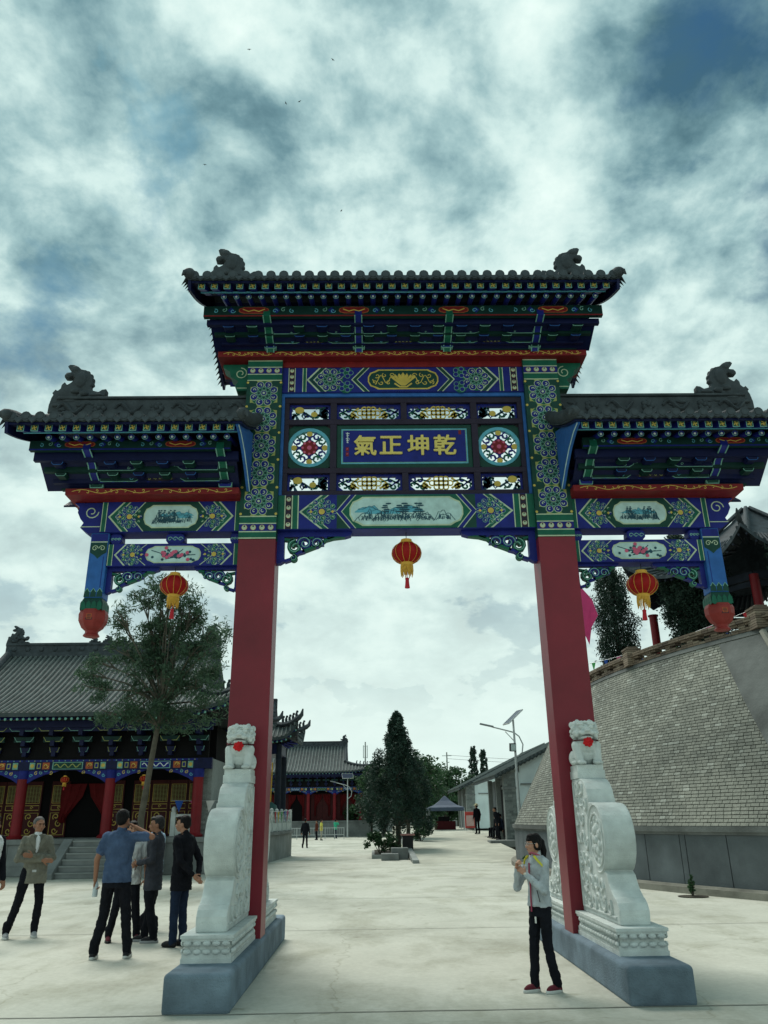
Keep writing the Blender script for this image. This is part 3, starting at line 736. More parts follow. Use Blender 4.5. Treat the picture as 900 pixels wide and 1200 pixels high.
# ---- openwork corner brackets under the beams
def spandrel(xc, zc, dirx, Lx, Lz, t=.075, y=.045):
    """frame along post and beam, scrolls inside; xc, zc = inner corner"""
    mb = MB(); X = lambda u: xc+dirx*u
    def pr(pts, col, ya=-y, yb=y): mb.prism([(X(u), zc-v) for u, v in pts], 'xz', ya, yb, col)
    pr([(0, 0), (t, 0), (t, Lz*.80), (t*1.25, Lz*.90), (t*.5, Lz), (0, Lz)], NAVY)
    pr([(t, 0), (Lx, 0), (Lx*.98, t*.55), (Lx*.9, t*.8), (Lx*.82, t*.72), (t, t*.72)], NAVY)
    def ln(pts, w, col, dy=0):
        q = Paint(-y*.8-dy); q.line([(X(u), zc-v) for u, v in pts], w, col, 3); q.v = [(a, b if b < -y*.8-dy else y*.8, c) for a, b, c in q.v]; mb.add(q.v, q.f, col)
    def cl(u, v, r, a0, turns, w, col):
        pts = []
        for i in range(15):
            tt = i/14; a = a0+turns*2*PI*tt; rr = r*(1-.72*tt); pts.append((u+rr*math.cos(a), v+rr*math.sin(a)))
        ln(pts, [w*(1-.3*i/14) for i in range(15)], col); ln(pts, w*.22, LINE, .004)
    d = Lz
    cl(t+d*.33, d*.47, d*.22, -PI/2, -1.25, d*.12, GREEN)
    cl(t+d*.62, d*.36, d*.22, PI*.9, 1.25, d*.13, NAVY)
    cl(t+d*.98, d*.36, d*.18, PI*.1, -1.2, d*.11, NAVY)
    cl(t+d*.28, d*.82, d*.11, -PI/2, 1.1, d*.08, GREEN)
    ln([(t, d*.22), (t+d*.15, d*.25), (t+d*.35, d*.27)], d*.07, GREEN)
    ln([(t+d*.02, d*.92), (t+d*.2, d*.86), (t+d*.42, d*.66), (t+d*.62, d*.6)], d*.09, NAVY)
    ln([(t+d*.55, d*.62), (t+d*.8, d*.52), (t+d*1.05, d*.42), (t+d*1.25, d*.25), (Lx*.75, d*.18), (Lx*.9, d*.14)], d*.08, GREEN)
    ln([(t+d*.5, d*.15), (t+d*.72, d*.2), (t+d*.9, d*.17)], d*.06, GREEN)
    ln([(Lx*.62, d*.15), (Lx*.68, d*.22), (Lx*.76, d*.16)], d*.05, NAVY)
    mb.build('corner_bracket', PAL, G)
for s in (-1, 1):
    spandrel(s*XI, 5.36, -s, 1.05, .46, .10, .06)
    spandrel(s*XO, 4.86, s, .62, .36, .05, .045)
    spandrel(s*4.135, 4.86, -s, .72, .36, .07, .045)

# ================================================================ roofs of the gate
EY = 1.41
def rz(t, ze, rise): return ze+rise*(.62*t+.38*t*t)
def fret_square(P, x, z, w):
    """square framed fret on a rafter end"""
    P.rect(x-w, x+w, z-w, z+w, LINE, 1); P.rect(x-w*.80, x+w*.80, z-w*.80, z+w*.80, DGREEN, 2)
    a = w*.52; t = w*.2
    P.line([(x, z-a), (x, z+a)], t, GOLD, 3); P.line([(x-a, z), (x+a, z)], t, GOLD, 3)
    P.line([(x, z+a), (x-a, z+a)], t, GOLD, 3.2); P.line([(x, z-a), (x+a, z-a)], t, GOLD, 3.2)
    P.line([(x-a, z), (x-a, z-a)], t, GOLD, 3.2); P.line([(x+a, z), (x+a, z+a)], t, GOLD, 3.2)
SHARED = {}
def gate_roof(x0, x1, ze, rise, zr_, panel, arms, ridge_h, upper):
    tt = [i/8 for i in range(9)]
    topf = [(-EY*(1-t), rz(t, ze, rise)) for t in tt]
    prof = topf+[(-y, z) for y, z in topf[-2::-1]]
    und = [(y, z-.055) for y, z in prof]
    roof = MB().prism(prof+und[::-1], 'yz', x0, x1).build('roof', M_TILE, G)
    u2 = [(y*.985, z-.058) for y, z in prof]; u3 = [(y, z-.03) for y, z in u2]
    MB().prism(u2+u3[::-1], 'yz', x0+.03, x1-.03).build('soffit', PAL[SHADE_NAVY], roof)
    L = x1-x0; n = int(round(L/.18)); sp = L/n
    key = (ze, rise)
    if key not in SHARED:
        mb = MB(); pts = [(0, y-.01, z+.012) for y, z in topf]
        mb.tube(pts, .052, 7); y, z = topf[0]
        mb.tube([(0, y-.03, z+.008), (0, y+.03, z+.012)], .066, 12)
        mb.tube([(0, y-.036, z+.008), (0, y-.03, z+.008)], .045, 10)
        A = mb.mesh('eave_tile', M_TILE, 50)
        md = MB(); md.prism([(-.085, .02), (-.08, -.02), (-.055, -.035), (-.03, -.06), (0, -.095), (.03, -.06), (.055, -.035), (.08, -.02), (.085, .02), (.045, .0), (0, -.008), (-.045, .0)], 'xz', -.012, .012)
        md.xform(Matrix.Translation((0, -EY-.012, ze+.0)) @ Matrix.Rotation(-.25, 4, 'X'))
        B = md.mesh('drip_tile', M_TILE)
        mf = MB(); w = .047
        def zs(y): return rz(1+y/EY, ze, rise)-.10
        mf.add([(-w, -1.335, zs(-1.335)-w-.035), (w, -1.335, zs(-1.335)-w-.035), (w, -1.335, zs(-1.335)+w-.035), (-w, -1.335, zs(-1.335)+w-.035),
                (-w, -.85, zs(-.85)-w), (w, -.85, zs(-.85)-w), (w, -.85, zs(-.85)+w), (-w, -.85, zs(-.85)+w)],
               [(0, 1, 2, 3), (5, 4, 7, 6), (1, 5, 6, 2), (4, 0, 3, 7), (3, 2, 6, 7), (0, 4, 5, 1)], NAVY)
        P = Paint(-1.335); fret_square(P, 0, zs(-1.335)-.035, w*.98); mf.add(P.v, P.f, 0)
        mf.m[-len(P.f):] = P.m
        F = mf.mesh('flying_rafter', PAL)
        mr = MB(); ya = -1.09; za_ = zs(ya)-.13
        mr.tube([(0, ya, za_), (0, -.45, za_+.20)], .038, 10, NAVY)
        P = Paint(ya); P.disc(0, za_, .041, LINE, .6, 12); P.disc(0, za_, .032, NAVY, 1.2, 10); P.disc(0, za_-.004, .017, WHITE, 2, 9); mr.add(P.v, P.f, 0); mr.m[-len(P.f):] = P.m
        Rr = mr.mesh('rafter', PAL, 40)
        SHARED[key] = (A, B, F, Rr)
    A, B, F, Rr = SHARED[key]
    for i in range(n):
        for q in (0, PI):
            link('eave_tile', A, roof, (x0+sp*(i+.5), 0, 0), q)
            if i < n-1: link('drip_tile', B, roof, (x0+sp*(i+1), 0, 0), q)
            if i < n-1 and x0+sp*(i+1) > x0+.1: link('flying_rafter', F, roof, (x0+sp*(i+1), 0, 0), q)
            if 1 <= i < n-2: link('rafter', Rr, roof, (x0+sp*(i+1.5), 0, 0), q)
    zs = lambda y: rz(1+y/EY, ze, rise)-.10
    fb = MB()
    for q in (-1, 1):
        y = q*1.10; fb.box(x0+.12, x1-.12, min(y, y+q*.02), max(y, y+q*.02), zs(-1.1)-.075, zs(-1.1)-.058)
    fb.build('eave_strip', PAL[SKYB], roof)
    fb = MB()
    for q in (-1, 1): fb.box(x0+.05, x1-.05, *sorted((q*1.31, q*1.345)), zs(-1.335)+.016, zs(-1.335)+.05)
    fb.build('eave_board', PAL[SHADE_NAVY], roof)
    # painted purlin board under the rafters
    za, zb = panel; e0 = x0+.13 if (upper or x0 < 0) else x0+.25; e1 = x1-.13 if (upper or x1 > 0) else x1-.25
    for q in (1, -1):
        pb = MB().box(e0, e1, *sorted((-q*.91, -q*.84)), za, zb).build('purlin_board', PAL[SHADE_GREEN], G)
        P = Paint(-.91); h = zb-za; k = max(2, int(round((e1-e0)/1.35))); w = (e1-e0)/k
        P.rect(e0, e1, za, za+.02, RED if upper else NAVY, 1)
        for i in range(k):
            c = e0+w*(i+.5); m = za+h*.58
            P.cartouche(c, m, w*.30, h*.62, ORANGE, 1, .05); P.cartouche(c, m, w*.28, h*.52, RED, 2, .05)
            P.line([(c-w*.11, m+h*.1), (c-w*.05, m-h*.12), (c, m+h*.02), (c+w*.05, m-h*.12), (c+w*.11, m+h*.1)], h*.08, GOLD, 3)
            for s in (-1, 1):
                for j in range(3): P.curl(c+s*w*(.21+.085*j), m+(.06*h if j % 2 else -.06*h), h*.22, j, s*1.0, h*.06, LINE if j % 2 else SKYB, 1, 9)
                P.poly([(c+s*w*.19, m), (c+s*w*.225, m+h*.3), (c+s*w*.26, m), (c+s*w*.225, m-h*.3)], NAVY, .6)
        if q < 0: P.xform(Matrix.Diagonal((1, -1, 1, 1)))
        P.build('painted_pattern', PAL, pb)
    # second, darker carved board behind, then stepped bracket tiers down to the cornice
    tb = MB(); zc = zr_
    gap = za-zc
    for q in (-1, 1):
        for k, (yy, a, b) in enumerate(((.80, za-gap*.30, za+.02), (.62, za-gap*.55, za-gap*.24), (.46, zc+gap*.16, zc+gap*.52), (.34, zc+.002, zc+gap*.22))):
            tb.box(max(x0+.16+k*.08, -99), x1-.16-k*.08, *sorted((q*yy, q*(yy-.07))), a, b, (SHADE_NAVY, SHADE_GREEN, SHADE_NAVY, SHADE_GREEN)[k])
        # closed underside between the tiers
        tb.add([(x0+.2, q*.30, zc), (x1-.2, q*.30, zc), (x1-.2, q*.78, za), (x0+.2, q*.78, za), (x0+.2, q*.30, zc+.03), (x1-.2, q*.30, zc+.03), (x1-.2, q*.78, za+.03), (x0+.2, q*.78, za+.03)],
               [(0, 1, 2, 3), (4, 7, 6, 5), (0, 4, 5, 1), (1, 5, 6, 2), (2, 6, 7, 3), (3, 7, 4, 0)], SHADE_NAVY)
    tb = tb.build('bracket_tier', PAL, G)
    for i, xa in enumerate(arms):
        cl = GREEN if (i % 2 == 0) == upper else NAVY
        for q in (1, -1):
            mb = MB()
            y0_, y1_ = -.36, -.90; z0_, z1_ = zc+.02, za+.05
            ctr = [(y0_, z0_), (y0_-.05, z0_+(z1_-z0_)*.28), (y0_-.20, z0_+(z1_-z0_)*.46), (y0_-.30, z0_+(z1_-z0_)*.70), (y1_-.03, z1_)]
            wd = [.07, .055, .06, .05, .06]
            lo = [(y, z-w*.9) for (y, z), w in zip(ctr, wd)]; hi = [(y+w*.3, z+w*.9) for (y, z), w in zip(ctr, wd)]
            mb.prism(lo+hi[::-1], 'yz', xa-.05, xa+.05, cl)
            lo2 = [(y-.004, z-w*.9-.006) for (y, z), w in zip(ctr, wd)]; hi2 = [(y, z+.012) for y, z in lo2]
            for s2 in (-1, 1): mb.prism(lo2+hi2[::-1], 'yz', xa+s2*.05-.007, xa+s2*.05+.007, LINE)
            P = Paint(-.40)
            bz = zc+.003; P.poly([(xa-.085, bz), (xa+.085, bz), (xa+.11, bz+.13), (xa-.11, bz+.13)], LINE, 1); P.poly([(xa-.075, bz+.01), (xa+.075, bz+.01), (xa+.097, bz+.12), (xa-.097, bz+.12)], NAVY if cl == GREEN else DGREEN, 3)
            P.v = [(a, min(b, -.36) if b < -.398 else -.30, c) for a, b, c in P.v]
            mb.add(P.v, P.f, 0); mb.m[-len(P.f):] = P.m
            if q < 0: mb.xform(Matrix.Diagonal((1, -1, 1, 1)))
            mb.build('bracket_arm', PAL, G)
    # trapezoid bracket beams between the arms, in outline
    ar = sorted(arms); mids = []
    for i in range(len(ar)-1): mids.append(((ar[i]+ar[i+1])/2, (ar[i+1]-ar[i])*.5))
    for q in (1, -1):
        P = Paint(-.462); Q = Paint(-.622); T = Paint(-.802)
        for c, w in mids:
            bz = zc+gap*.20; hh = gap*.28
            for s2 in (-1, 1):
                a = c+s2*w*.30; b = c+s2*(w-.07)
                for PP, z_, h_, c_ in ((P, bz, hh, SHADE_GREEN), (Q, za-gap*.52, gap*.24, SHADE_NAVY)):
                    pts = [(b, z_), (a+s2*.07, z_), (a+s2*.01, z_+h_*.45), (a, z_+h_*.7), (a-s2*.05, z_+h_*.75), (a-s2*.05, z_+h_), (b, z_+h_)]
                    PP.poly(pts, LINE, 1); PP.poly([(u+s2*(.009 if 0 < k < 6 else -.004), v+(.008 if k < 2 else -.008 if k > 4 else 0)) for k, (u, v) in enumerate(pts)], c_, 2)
                    PP.curl(a+s2*.13, z_+h_*.5, h_*.28, 0, s2*1.0, .007, SKYB if c_ == SHADE_GREEN else LINE, 3, 9)
            P.disc(c, bz+hh*.5, w*.24, WOOD, 1, 12, hh*.46)
            for k in range(-2, 3): P.curl(c+k*w*.085, bz+hh*.5, hh*.25, k, 1, .007, OLIVE, 2, 8)
            for k in range(-5, 6):
                P.rect(c+k*w*.18-.018, c+k*w*.18+.018, zc+gap*.17, zc+gap*.20, NAVY, 1)
        for Z_ in (Q,):
            P.v, o_ = P.v+Z_.v, len(P.v); P.f += [[i+o_ for i in f] for f in Z_.f]; P.m += Z_.m
        if q < 0: P.xform(Matrix.Diagonal((1, -1, 1, 1)))
        P.build('bracket_outline', PAL, tb)
    for q in (1, -1):
        for k, (yy, zz, hh, w) in enumerate(((-.70, za-gap*.30, gap*.16, .075), (-.54, za-gap*.58, gap*.16, .07))):
            nb_ = int((x1-x0-.6)/.33)
            for i in range(nb_):
                u = x0+.3+(x1-x0-.6)*(i+.5)/nb_
                if min(abs(u-a_) for a_ in arms) < .12: continue
                mb = MB().prism([(u-w*.7, zz-hh), (u+w*.7, zz-hh), (u+w, zz-hh*.4), (u+w, zz), (u-w, zz), (u-w, zz-hh*.4)], 'xz', *sorted((q*(yy-.08), q*(yy+.06))), SHADE_GREEN if (i+k) % 2 else SHADE_NAVY)
                P = Paint(yy-.08); P.line([(u-w, zz-.008), (u-w, zz-hh*.4), (u-w*.7, zz-hh+.006), (u+w*.7, zz-hh+.006), (u+w, zz-hh*.4), (u+w, zz-.008)], .007, LINE if (i+k) % 2 else BLUE, 1)
                if q < 0: P.xform(Matrix.Diagonal((1, -1, 1, 1)))
                mb.add(P.v, P.f, 0); mb.m[-len(P.f):] = P.m
                mb.build('bracket_block', PAL, tb)
    # verges
    for end, xe in ((-1, x0), (1, x1)):
        inner = (not upper) and ((end > 0) == (x0 < 0))
        c = BLUE if inner else SHADE_NAVY
        if inner:
            xx = xe-end*.07
            for q in (1, -1):
                pts = [(-1.33, ze+.02), (-1.36, ze-.10), (-1.15, ze-.12), (-.85, ze-.22), (-.55, ze-.38), (-.26, ze-.57), (-.225, ze-.50), (-.225, ze+.35), (-.7, rz(1-.7/EY, ze, rise)-.07)]
                if q < 0: pts = [(-a, b) for a, b in pts]
                bo = MB().prism(pts, 'yz', *sorted((xx, xx-end*.045))).build('barge_board', PAL[c], roof)
                e2 = pts[1:6]; MB().prism([(a, b+.004) for a, b in e2]+[(a, b-.006) for a, b in e2[::-1]], 'yz', *sorted((xx+end*.004, xx-end*.006))).build('barge_edge', PAL[PALE], bo)
        else:
            for q in (1, -1):
                up = [(q*y, z-.03) for y, z in topf]; dn = [(q*y*.97, z-.20-.10*t) for (y, z), t in zip(topf, tt)]
                MB().prism(up+dn[::-1], 'yz', *sorted((xe, xe-end*.04))).build('barge_board', PAL[c], roof)
            vt = MB()
            for q in (1, -1):
                for j in range(15):
                    t = (j+.5)/15; y = -EY*(1-t); z = rz(t, ze, rise)
                    vt.add([(xe+end*.02, q*(y-.045), z-.01), (xe+end*.02, q*(y+.045), z-.01), (xe+end*.10, q*y, z-.13), (xe+end*.02, q*(y-.045), z+.02), (xe+end*.02, q*(y+.045), z+.02)],
                           [(0, 1, 2), (3, 2, 4), (0, 2, 3), (1, 4, 2), (0, 3, 4, 1)])
            vt.build('verge_tiles', M_TILE, roof)
        rl = MB()
        for q in (1, -1):
            pts = [(xe-end*.02, q*(y-.03), z+.03+.03*t) for (y, z), t in zip(topf, tt)]
            p0 = pts[0]; pts = [(p0[0]+end*.04, p0[1]-q*.06, p0[2]-.03), (p0[0]+end*.01, p0[1]-q*.03, p0[2]-.01)]+pts
            rl.tube(pts, [.045, .07]+[.082+.012*(k % 2) for k in range(len(pts)-2)], 8)
            rl.tube([(p0[0]+end*.01, p0[1]-q*.03, p0[2]-.01), (p0[0]+end*.06, p0[1]-q*.05, p0[2]-.02), (p0[0]+end*.085, p0[1]-q*.06, p0[2]-.08)], [.045, .035, .008], 6)
        rl.build('verge_roll', M_RIDGE, roof, 50)
    # ridge with carved flowers
    zt = ze+rise
    rd = MB().box(x0+.05, x1-.05, -.10, .10, zt-.15, zt+ridge_h)
    rd.box(x0+.05, x1-.05, -.13, .13, zt+ridge_h, zt+ridge_h+.045); rd.box(x0+.05, x1-.05, -.15, .15, zt-.10, zt+.0)
    rd = rd.build('ridge', M_RIDGE, G, bev=.015)
    cv = MB(); g = random.Random(4)
    k = int((x1-x0)/.42)
    for q in (-1, 1):
        for i in range(k):
            c = x0+.05+(x1-x0-.1)*(i+.5)/k; m = zt+ridge_h*.55
            if i % 2:
                for j in range(5):
                    a = j*2*PI/5; cv.ell((c+.06*math.cos(a), q*.105, m+.06*math.sin(a)), (.05, .03, .05), 8, 5)
                cv.ell((c, q*.12, m), .035, 8, 5)
            else:
                pts = [(c-.2+.4*j/8, q*.105, m+.08*math.sin(j*.9)) for j in range(9)]; cv.tube(pts, [.02+.02*math.sin(PI*j/8) for j in range(9)], 6)
                for j in range(4): cv.ell((c+g.uniform(-.15, .15), q*.105, m+g.uniform(-.09, .09)), (.06, .025, .03), 7, 4)
    cv.build('ridge_carving', M_RIDGE, rd, 60)
    return roof, zt
def dragon_mesh():
    Z = [(390, 535), (392, 470), (405, 400), (418, 372), (405, 360), (428, 325), (445, 340), (468, 315), (470, 285), (492, 258), (512, 285), (545, 262), (568, 218), (545, 208), (515, 220), (485, 215), (482, 195), (498, 172), (530, 168), (545, 160), (515, 140), (498, 112), (515, 97), (550, 100), (585, 118), (610, 142), (650, 150), (690, 185), (712, 222), (712, 270), (690, 315), (725, 338), (770, 350), (800, 328), (832, 325), (832, 365), (805, 405), (755, 412), (740, 425), (790, 440), (840, 440), (870, 470), (900, 480), (900, 535)]
    k = .00178; out = [((x-390)*k, (535-y)*k) for x, y in Z]
    mb = MB().prism(out, 'xz', -.055, .055)
    A = lambda x, y, d, r: mb.ell(((x-390)*k, d, (535-y)*k), r, 10, 6)
    for d in (-1, 1):
        A(665, 375, d*.085, (.065, .04, .045)); A(600, 350, d*.08, (.09, .035, .04)); A(560, 440, d*.08, (.12, .03, .03)); A(470, 480, d*.08, (.10, .03, .025)); A(500, 420, d*.08, (.10, .03, .025))
        A(690, 470, d*.08, (.10, .035, .03)); A(780, 480, d*.08, (.12, .03, .02)); A(760, 385, d*.07, (.09, .035, .03)); A(620, 240, d*.06, (.09, .04, .13)); A(560, 140, d*.05, (.06, .035, .05)); A(525, 195, d*.05, (.06, .03, .03))
        A(630, 410, d*.085, (.03, .03, .05))
    for i in range(7):
        a = -1.2+i*.36; mb.ell(((600-390)*k+.20*math.cos(a), 0, (535-260)*k+.21*math.sin(a)), (.025, .05, .03), 7, 5)
    o = remesh(mb, 'ridge_dragon', M_RIDGE, .0095, None, 0, .3)
    me = o.data; bpy.data.objects.remove(o); return me
DRAGON = dragon_mesh()
def put_dragon(x, z, flip, s=1.0):
    o = link('ridge_dragon', DRAGON, G, (x, 0, z)); o.scale = (-s if flip else s, s, s); return o
UZE, SZE = 8.67, 6.47
roof_u, zt = gate_roof(-3.02, 3.02, UZE, .80, 8.15, (8.36, 8.535), [-1.98, -.66, .66, 1.98], .12, True)
put_dragon(-3.16, zt-.05, False, 1.10); put_dragon(3.16, zt-.05, True, 1.10)
for s in (-1, 1):
    a, b = sorted((s*2.13, s*5.20))
    roof_s, zs_ = gate_roof(a, b, SZE, .66, 5.905, (6.245, 6.385), [s*4.30, s*2.52], .34, False)
    put_dragon(s*5.30, zs_+.15, s > 0, 1.06)

# ---- plinths (part of the gate)
for s in (-1, 1):
    MB().box(*sorted((s*1.7816, s*2.3885)), 8.105-GY, 12.824-GY, -.02, .319).build('plinth', M_PLINTH, G, bev=.045, seg=4)

# ================================================================ drum stones and lions
def drum_stone_meshes():
    out = {}
    # pedestal: plain foot, lotus rows, slab top; local: y from -1.67 (front) to -.23 (at the pillar), centred x
    mb = MB(); w = .245; y0, y1 = -1.88, -.225
    for z0_, z1_, e in ((.319, .36, .0), (.36, .405, -.008), (.43, .47, -.03), (.505, .53, .0), (.53, .56, .012)):
        mb.box(-w-e, w+e, y0-e, y1, z0_, z1_)
    for z0_, z1_, e in ((.40, .435, -.022), (.465, .51, -.020)): mb.box(-w-e, w+e, y0-e, y1, z0_, z1_)
    for zc_, e in ((.415, -.006), (.487, -.004)):
        for i in range(5): mb.ell((-w+.06+i*.0925, y0-e, zc_), (.042, .022, .026), 8, 5)
        for s in (-1, 1):
            for i in range(16): mb.ell((s*(w+e), y0+.06+i*.096, zc_), (.022, .042, .026), 8, 5)
    out['ped'] = mb.mesh('lotus_pedestal', M_STONE, 50)
    # slab with stepped lobes, profile in y z
    F = lambda Y: Y-GY
    prof = [(F(10.29), .56), (F(8.82), .56), (F(8.80), .66), (F(8.80), .70), (F(8.84), .76), (F(8.90), .80), (F(8.93), .806), (F(8.955), .822), (F(9.03), .87), (F(9.09), .94), (F(9.13), 1.005)]
    c, R = (F(9.37), 1.36), .36
    a0 = math.atan2(1.03-1.36, 9.22-9.37); 
    for i in range(17):
        a = -2.05-(2.62)*i/16
        prof.append((c[0]+R*math.cos(a), c[1]+R*math.sin(a)))
    prof += [(F(9.60), 1.735), (F(9.605), 1.80), (F(9.64), 1.88), (F(9.72), 1.95), (F(9.82), 1.995), (F(9.92), 2.01), (F(10.29), 2.01)]
    out['slab'] = MB().prism(prof, 'yz', -.155, .155).mesh('carved_slab', M_STONE)
    mb = MB()
    for s in (-1, 1):                                           # relief on both side faces
        X = s*.155
        def T(pts, r): mb.tube([(X, F(y), z) for y, z in pts], r, 6)
        ring = [(9.37+.25*math.cos(2*PI*i/24), 1.345+.27*math.sin(2*PI*i/24)) for i in range(25)]; T(ring, .016)
        ring = [(9.37+.345*math.cos(2*PI*i/24-.6), 1.36+.345*math.sin(2*PI*i/24-.6)) for i in range(22)]; T(ring, .012)
        for i in range(7):
            a = 2*PI*i/7; mb.ell((X, F(9.37+.115*math.cos(a)), 1.345+.12*math.sin(a)), (.025, .055, .055), 8, 5)
        mb.ell((X, F(9.37), 1.345), (.04, .05, .05), 8, 5)
        for i in range(10):
            a = 2*PI*i/10+.2; mb.ell((X, F(9.37+.2*math.cos(a)), 1.345+.215*math.sin(a)), (.018, .03, .03), 7, 4)
        T([(10.22, .62), (10.22, 1.97), (9.95, 1.97)], .018); T([(10.22, .62), (8.9, .62)], .016)
        g = random.Random(12)
        spots = [(10.08, .75), (9.9, .72), (9.7, .70), (9.5, .72), (9.3, .72), (9.1, .70), (10.1, .95), (9.93, .92), (9.75, .90), (9.55, .92), (9.35, .88), (10.1, 1.15), (9.92, 1.14), (9.78, 1.08), (10.1, 1.36), (9.93, 1.36), (9.8, 1.3), (10.1, 1.56), (9.92, 1.56), (10.1, 1.76), (9.9, 1.75), (9.74, 1.72), (10.05, 1.9), (9.85, 1.88)]
        for k, (y, z) in enumerate(spots):
            r = .085; a0 = g.random()*6; d = 1 if k % 2 else -1
            T([(y+r*(1-.7*j/9)*math.cos(a0+d*j*.75), z+r*(1-.7*j/9)*math.sin(a0+d*j*.75)) for j in range(10)], [.026-.0015*j for j in range(10)])
            mb.ell((X, F(y+.06*math.cos(a0+2)), z+.06*math.sin(a0+2)), (.02, .045, .025), 7, 4)
    out['relief'] = mb.mesh('carved_relief', M_STONE, 60)
    out['block'] = MB().box(-.165, .165, F(9.91), F(10.288), 2.01, 2.10).box(-.155, .155, F(9.93), F(10.288), 2.10, 2.165).mesh('lion_seat', M_STONE)
    return out
DM = drum_stone_meshes()
def lion():
    mb = MB(); E = mb.ell
    E((0, .02, .12), (.125, .16, .13)); E((0, -.04, .20), (.12, .11, .13)); E((0, -.09, .215), (.105, .075, .10))     # haunch, trunk, chest
    for s in (-1, 1):
        E((s*.115, .05, .085), (.055, .11, .09)); E((s*.13, -.06, .025), (.045, .07, .028))
        mb.cap((s*.105, -.08, .22), (s*.095, -.135, .05), .056, .046); E((s*.085, -.155, .028), (.05, .06, .03))
        for k in (-1, 0, 1): E((s*.085+k*.028, -.20, .022), (.017, .022, .02), 7, 5)
    E((0, -.05, .385), (.128, .11, .105)); E((0, -.145, .362), (.082, .065, .042)); E((0, -.205, .378), (.036, .026, .022)); E((0, -.135, .300), (.074, .058, .022)); E((0, -.14, .285), (.03, .03, .02))
    E((0, -.145, .415), (.03, .03, .03))
    for s in (-1, 1):
        E((s*.056, -.150, .420), (.030, .026, .024), 9, 6); E((s*.060, -.150, .453), (.046, .028, .013)); E((s*.05, -.185, .352), (.036, .03, .026)); E((s*.125, -.02, .455), (.032, .025, .04)); E((s*.095, -.10, .35), (.035, .05, .045))
    for i in range(5): E((-.07+.035*i, -.125, .478), (.024, .022, .020), 7, 5)
    for i in range(44):                                       # curls of the mane
        a = i*2.399; t = i/44; z = .30+.20*t; r = math.sqrt(max(.0, 1-((z-.37)/.145)**2))
        x, y = .135*r*math.cos(a), -.045+.12*r*math.sin(a)
        if y < -.09 and abs(x) < .105: continue
        E((x, y, z), .029, 7, 5)
    for i in range(9): E((-.10+.025*i, -.07, .455+.02*math.sin(PI*i/8)), .024, 7, 5)
    E((0, -.12, .245), (.035, .03, .035), 8, 5)
    me = remesh(mb, 'lion_body', M_STONE, .006, None, 1, .15); d = me.data; bpy.data.objects.remove(me)
    rb = MB()
    for i in range(26):
        a = i*2.399; r = .047*math.sqrt(i/26); rb.ell((r*math.cos(a), -.190-.012*(1-i/26)-.006*(i % 2), .248+r*math.sin(a)), (.016, .016, .016), 7, 5)
    ro = rb.mesh('red_rosette', mat('red_silk', (.50, .012, .016), .55, .2, 30, .3, 100), 60)
    bd = MB().tube([(.14*math.cos(a), -.05+.125*math.sin(a), .272) for a in [2*PI*i/24 for i in range(25)]], .008, 6).mesh('collar_band', mat('collar_maroon', (.06, .012, .016), .7), 60)
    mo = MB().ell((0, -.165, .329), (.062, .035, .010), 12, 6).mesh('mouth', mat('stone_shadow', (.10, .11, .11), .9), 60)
    return d, ro, bd, mo
LN = lion()
for sx, sd in ((-1, 'left'), (1, 'right')):
    for q, pos in ((1, 'front'), (-1, 'rear')):
        who = 'man in black jacket' if sx < 0 else 'girl in grey jacket'
        side = 'brick bastion' if sx > 0 else 'temple hall'
        lab = ('pale carved drum stone under the stone lion, at the pillar nearer the %s' if q > 0 else 'pale carved drum stone without a lion, behind the pillar nearer the %s') % side
        t = thing('drum_stone', lab, 'drum stone', (GX+sx*2.115, GY, 0), 0 if q > 0 else PI, 'stone drums at the foot of the gate')
        link('lotus_pedestal', DM['ped'], t); sl = link('carved_slab', DM['slab'], t); sl.modifiers.new('b', 'BEVEL').width = .012
        sl.modifiers['b'].segments = 2; sl.modifiers['b'].limit_method = 'ANGLE'; sl.modifiers['b'].angle_limit = .7
        link('carved_relief', DM['relief'], sl); link('lion_seat', DM['block'], t)
        if q > 0:
            L_ = thing('stone_lion', 'seated white stone lion with red rosette on the drum stone nearer the %s' % side, 'stone lion', (GX+sx*2.115, GY-.40, 2.165), 0, 'stone lions on the drum stones', (1.12, 1.05, 1.05))
            link('lion_body', LN[0], L_); link('red_rosette', LN[1], L_); link('collar_band', LN[2], L_); link('mouth', LN[3], L_)

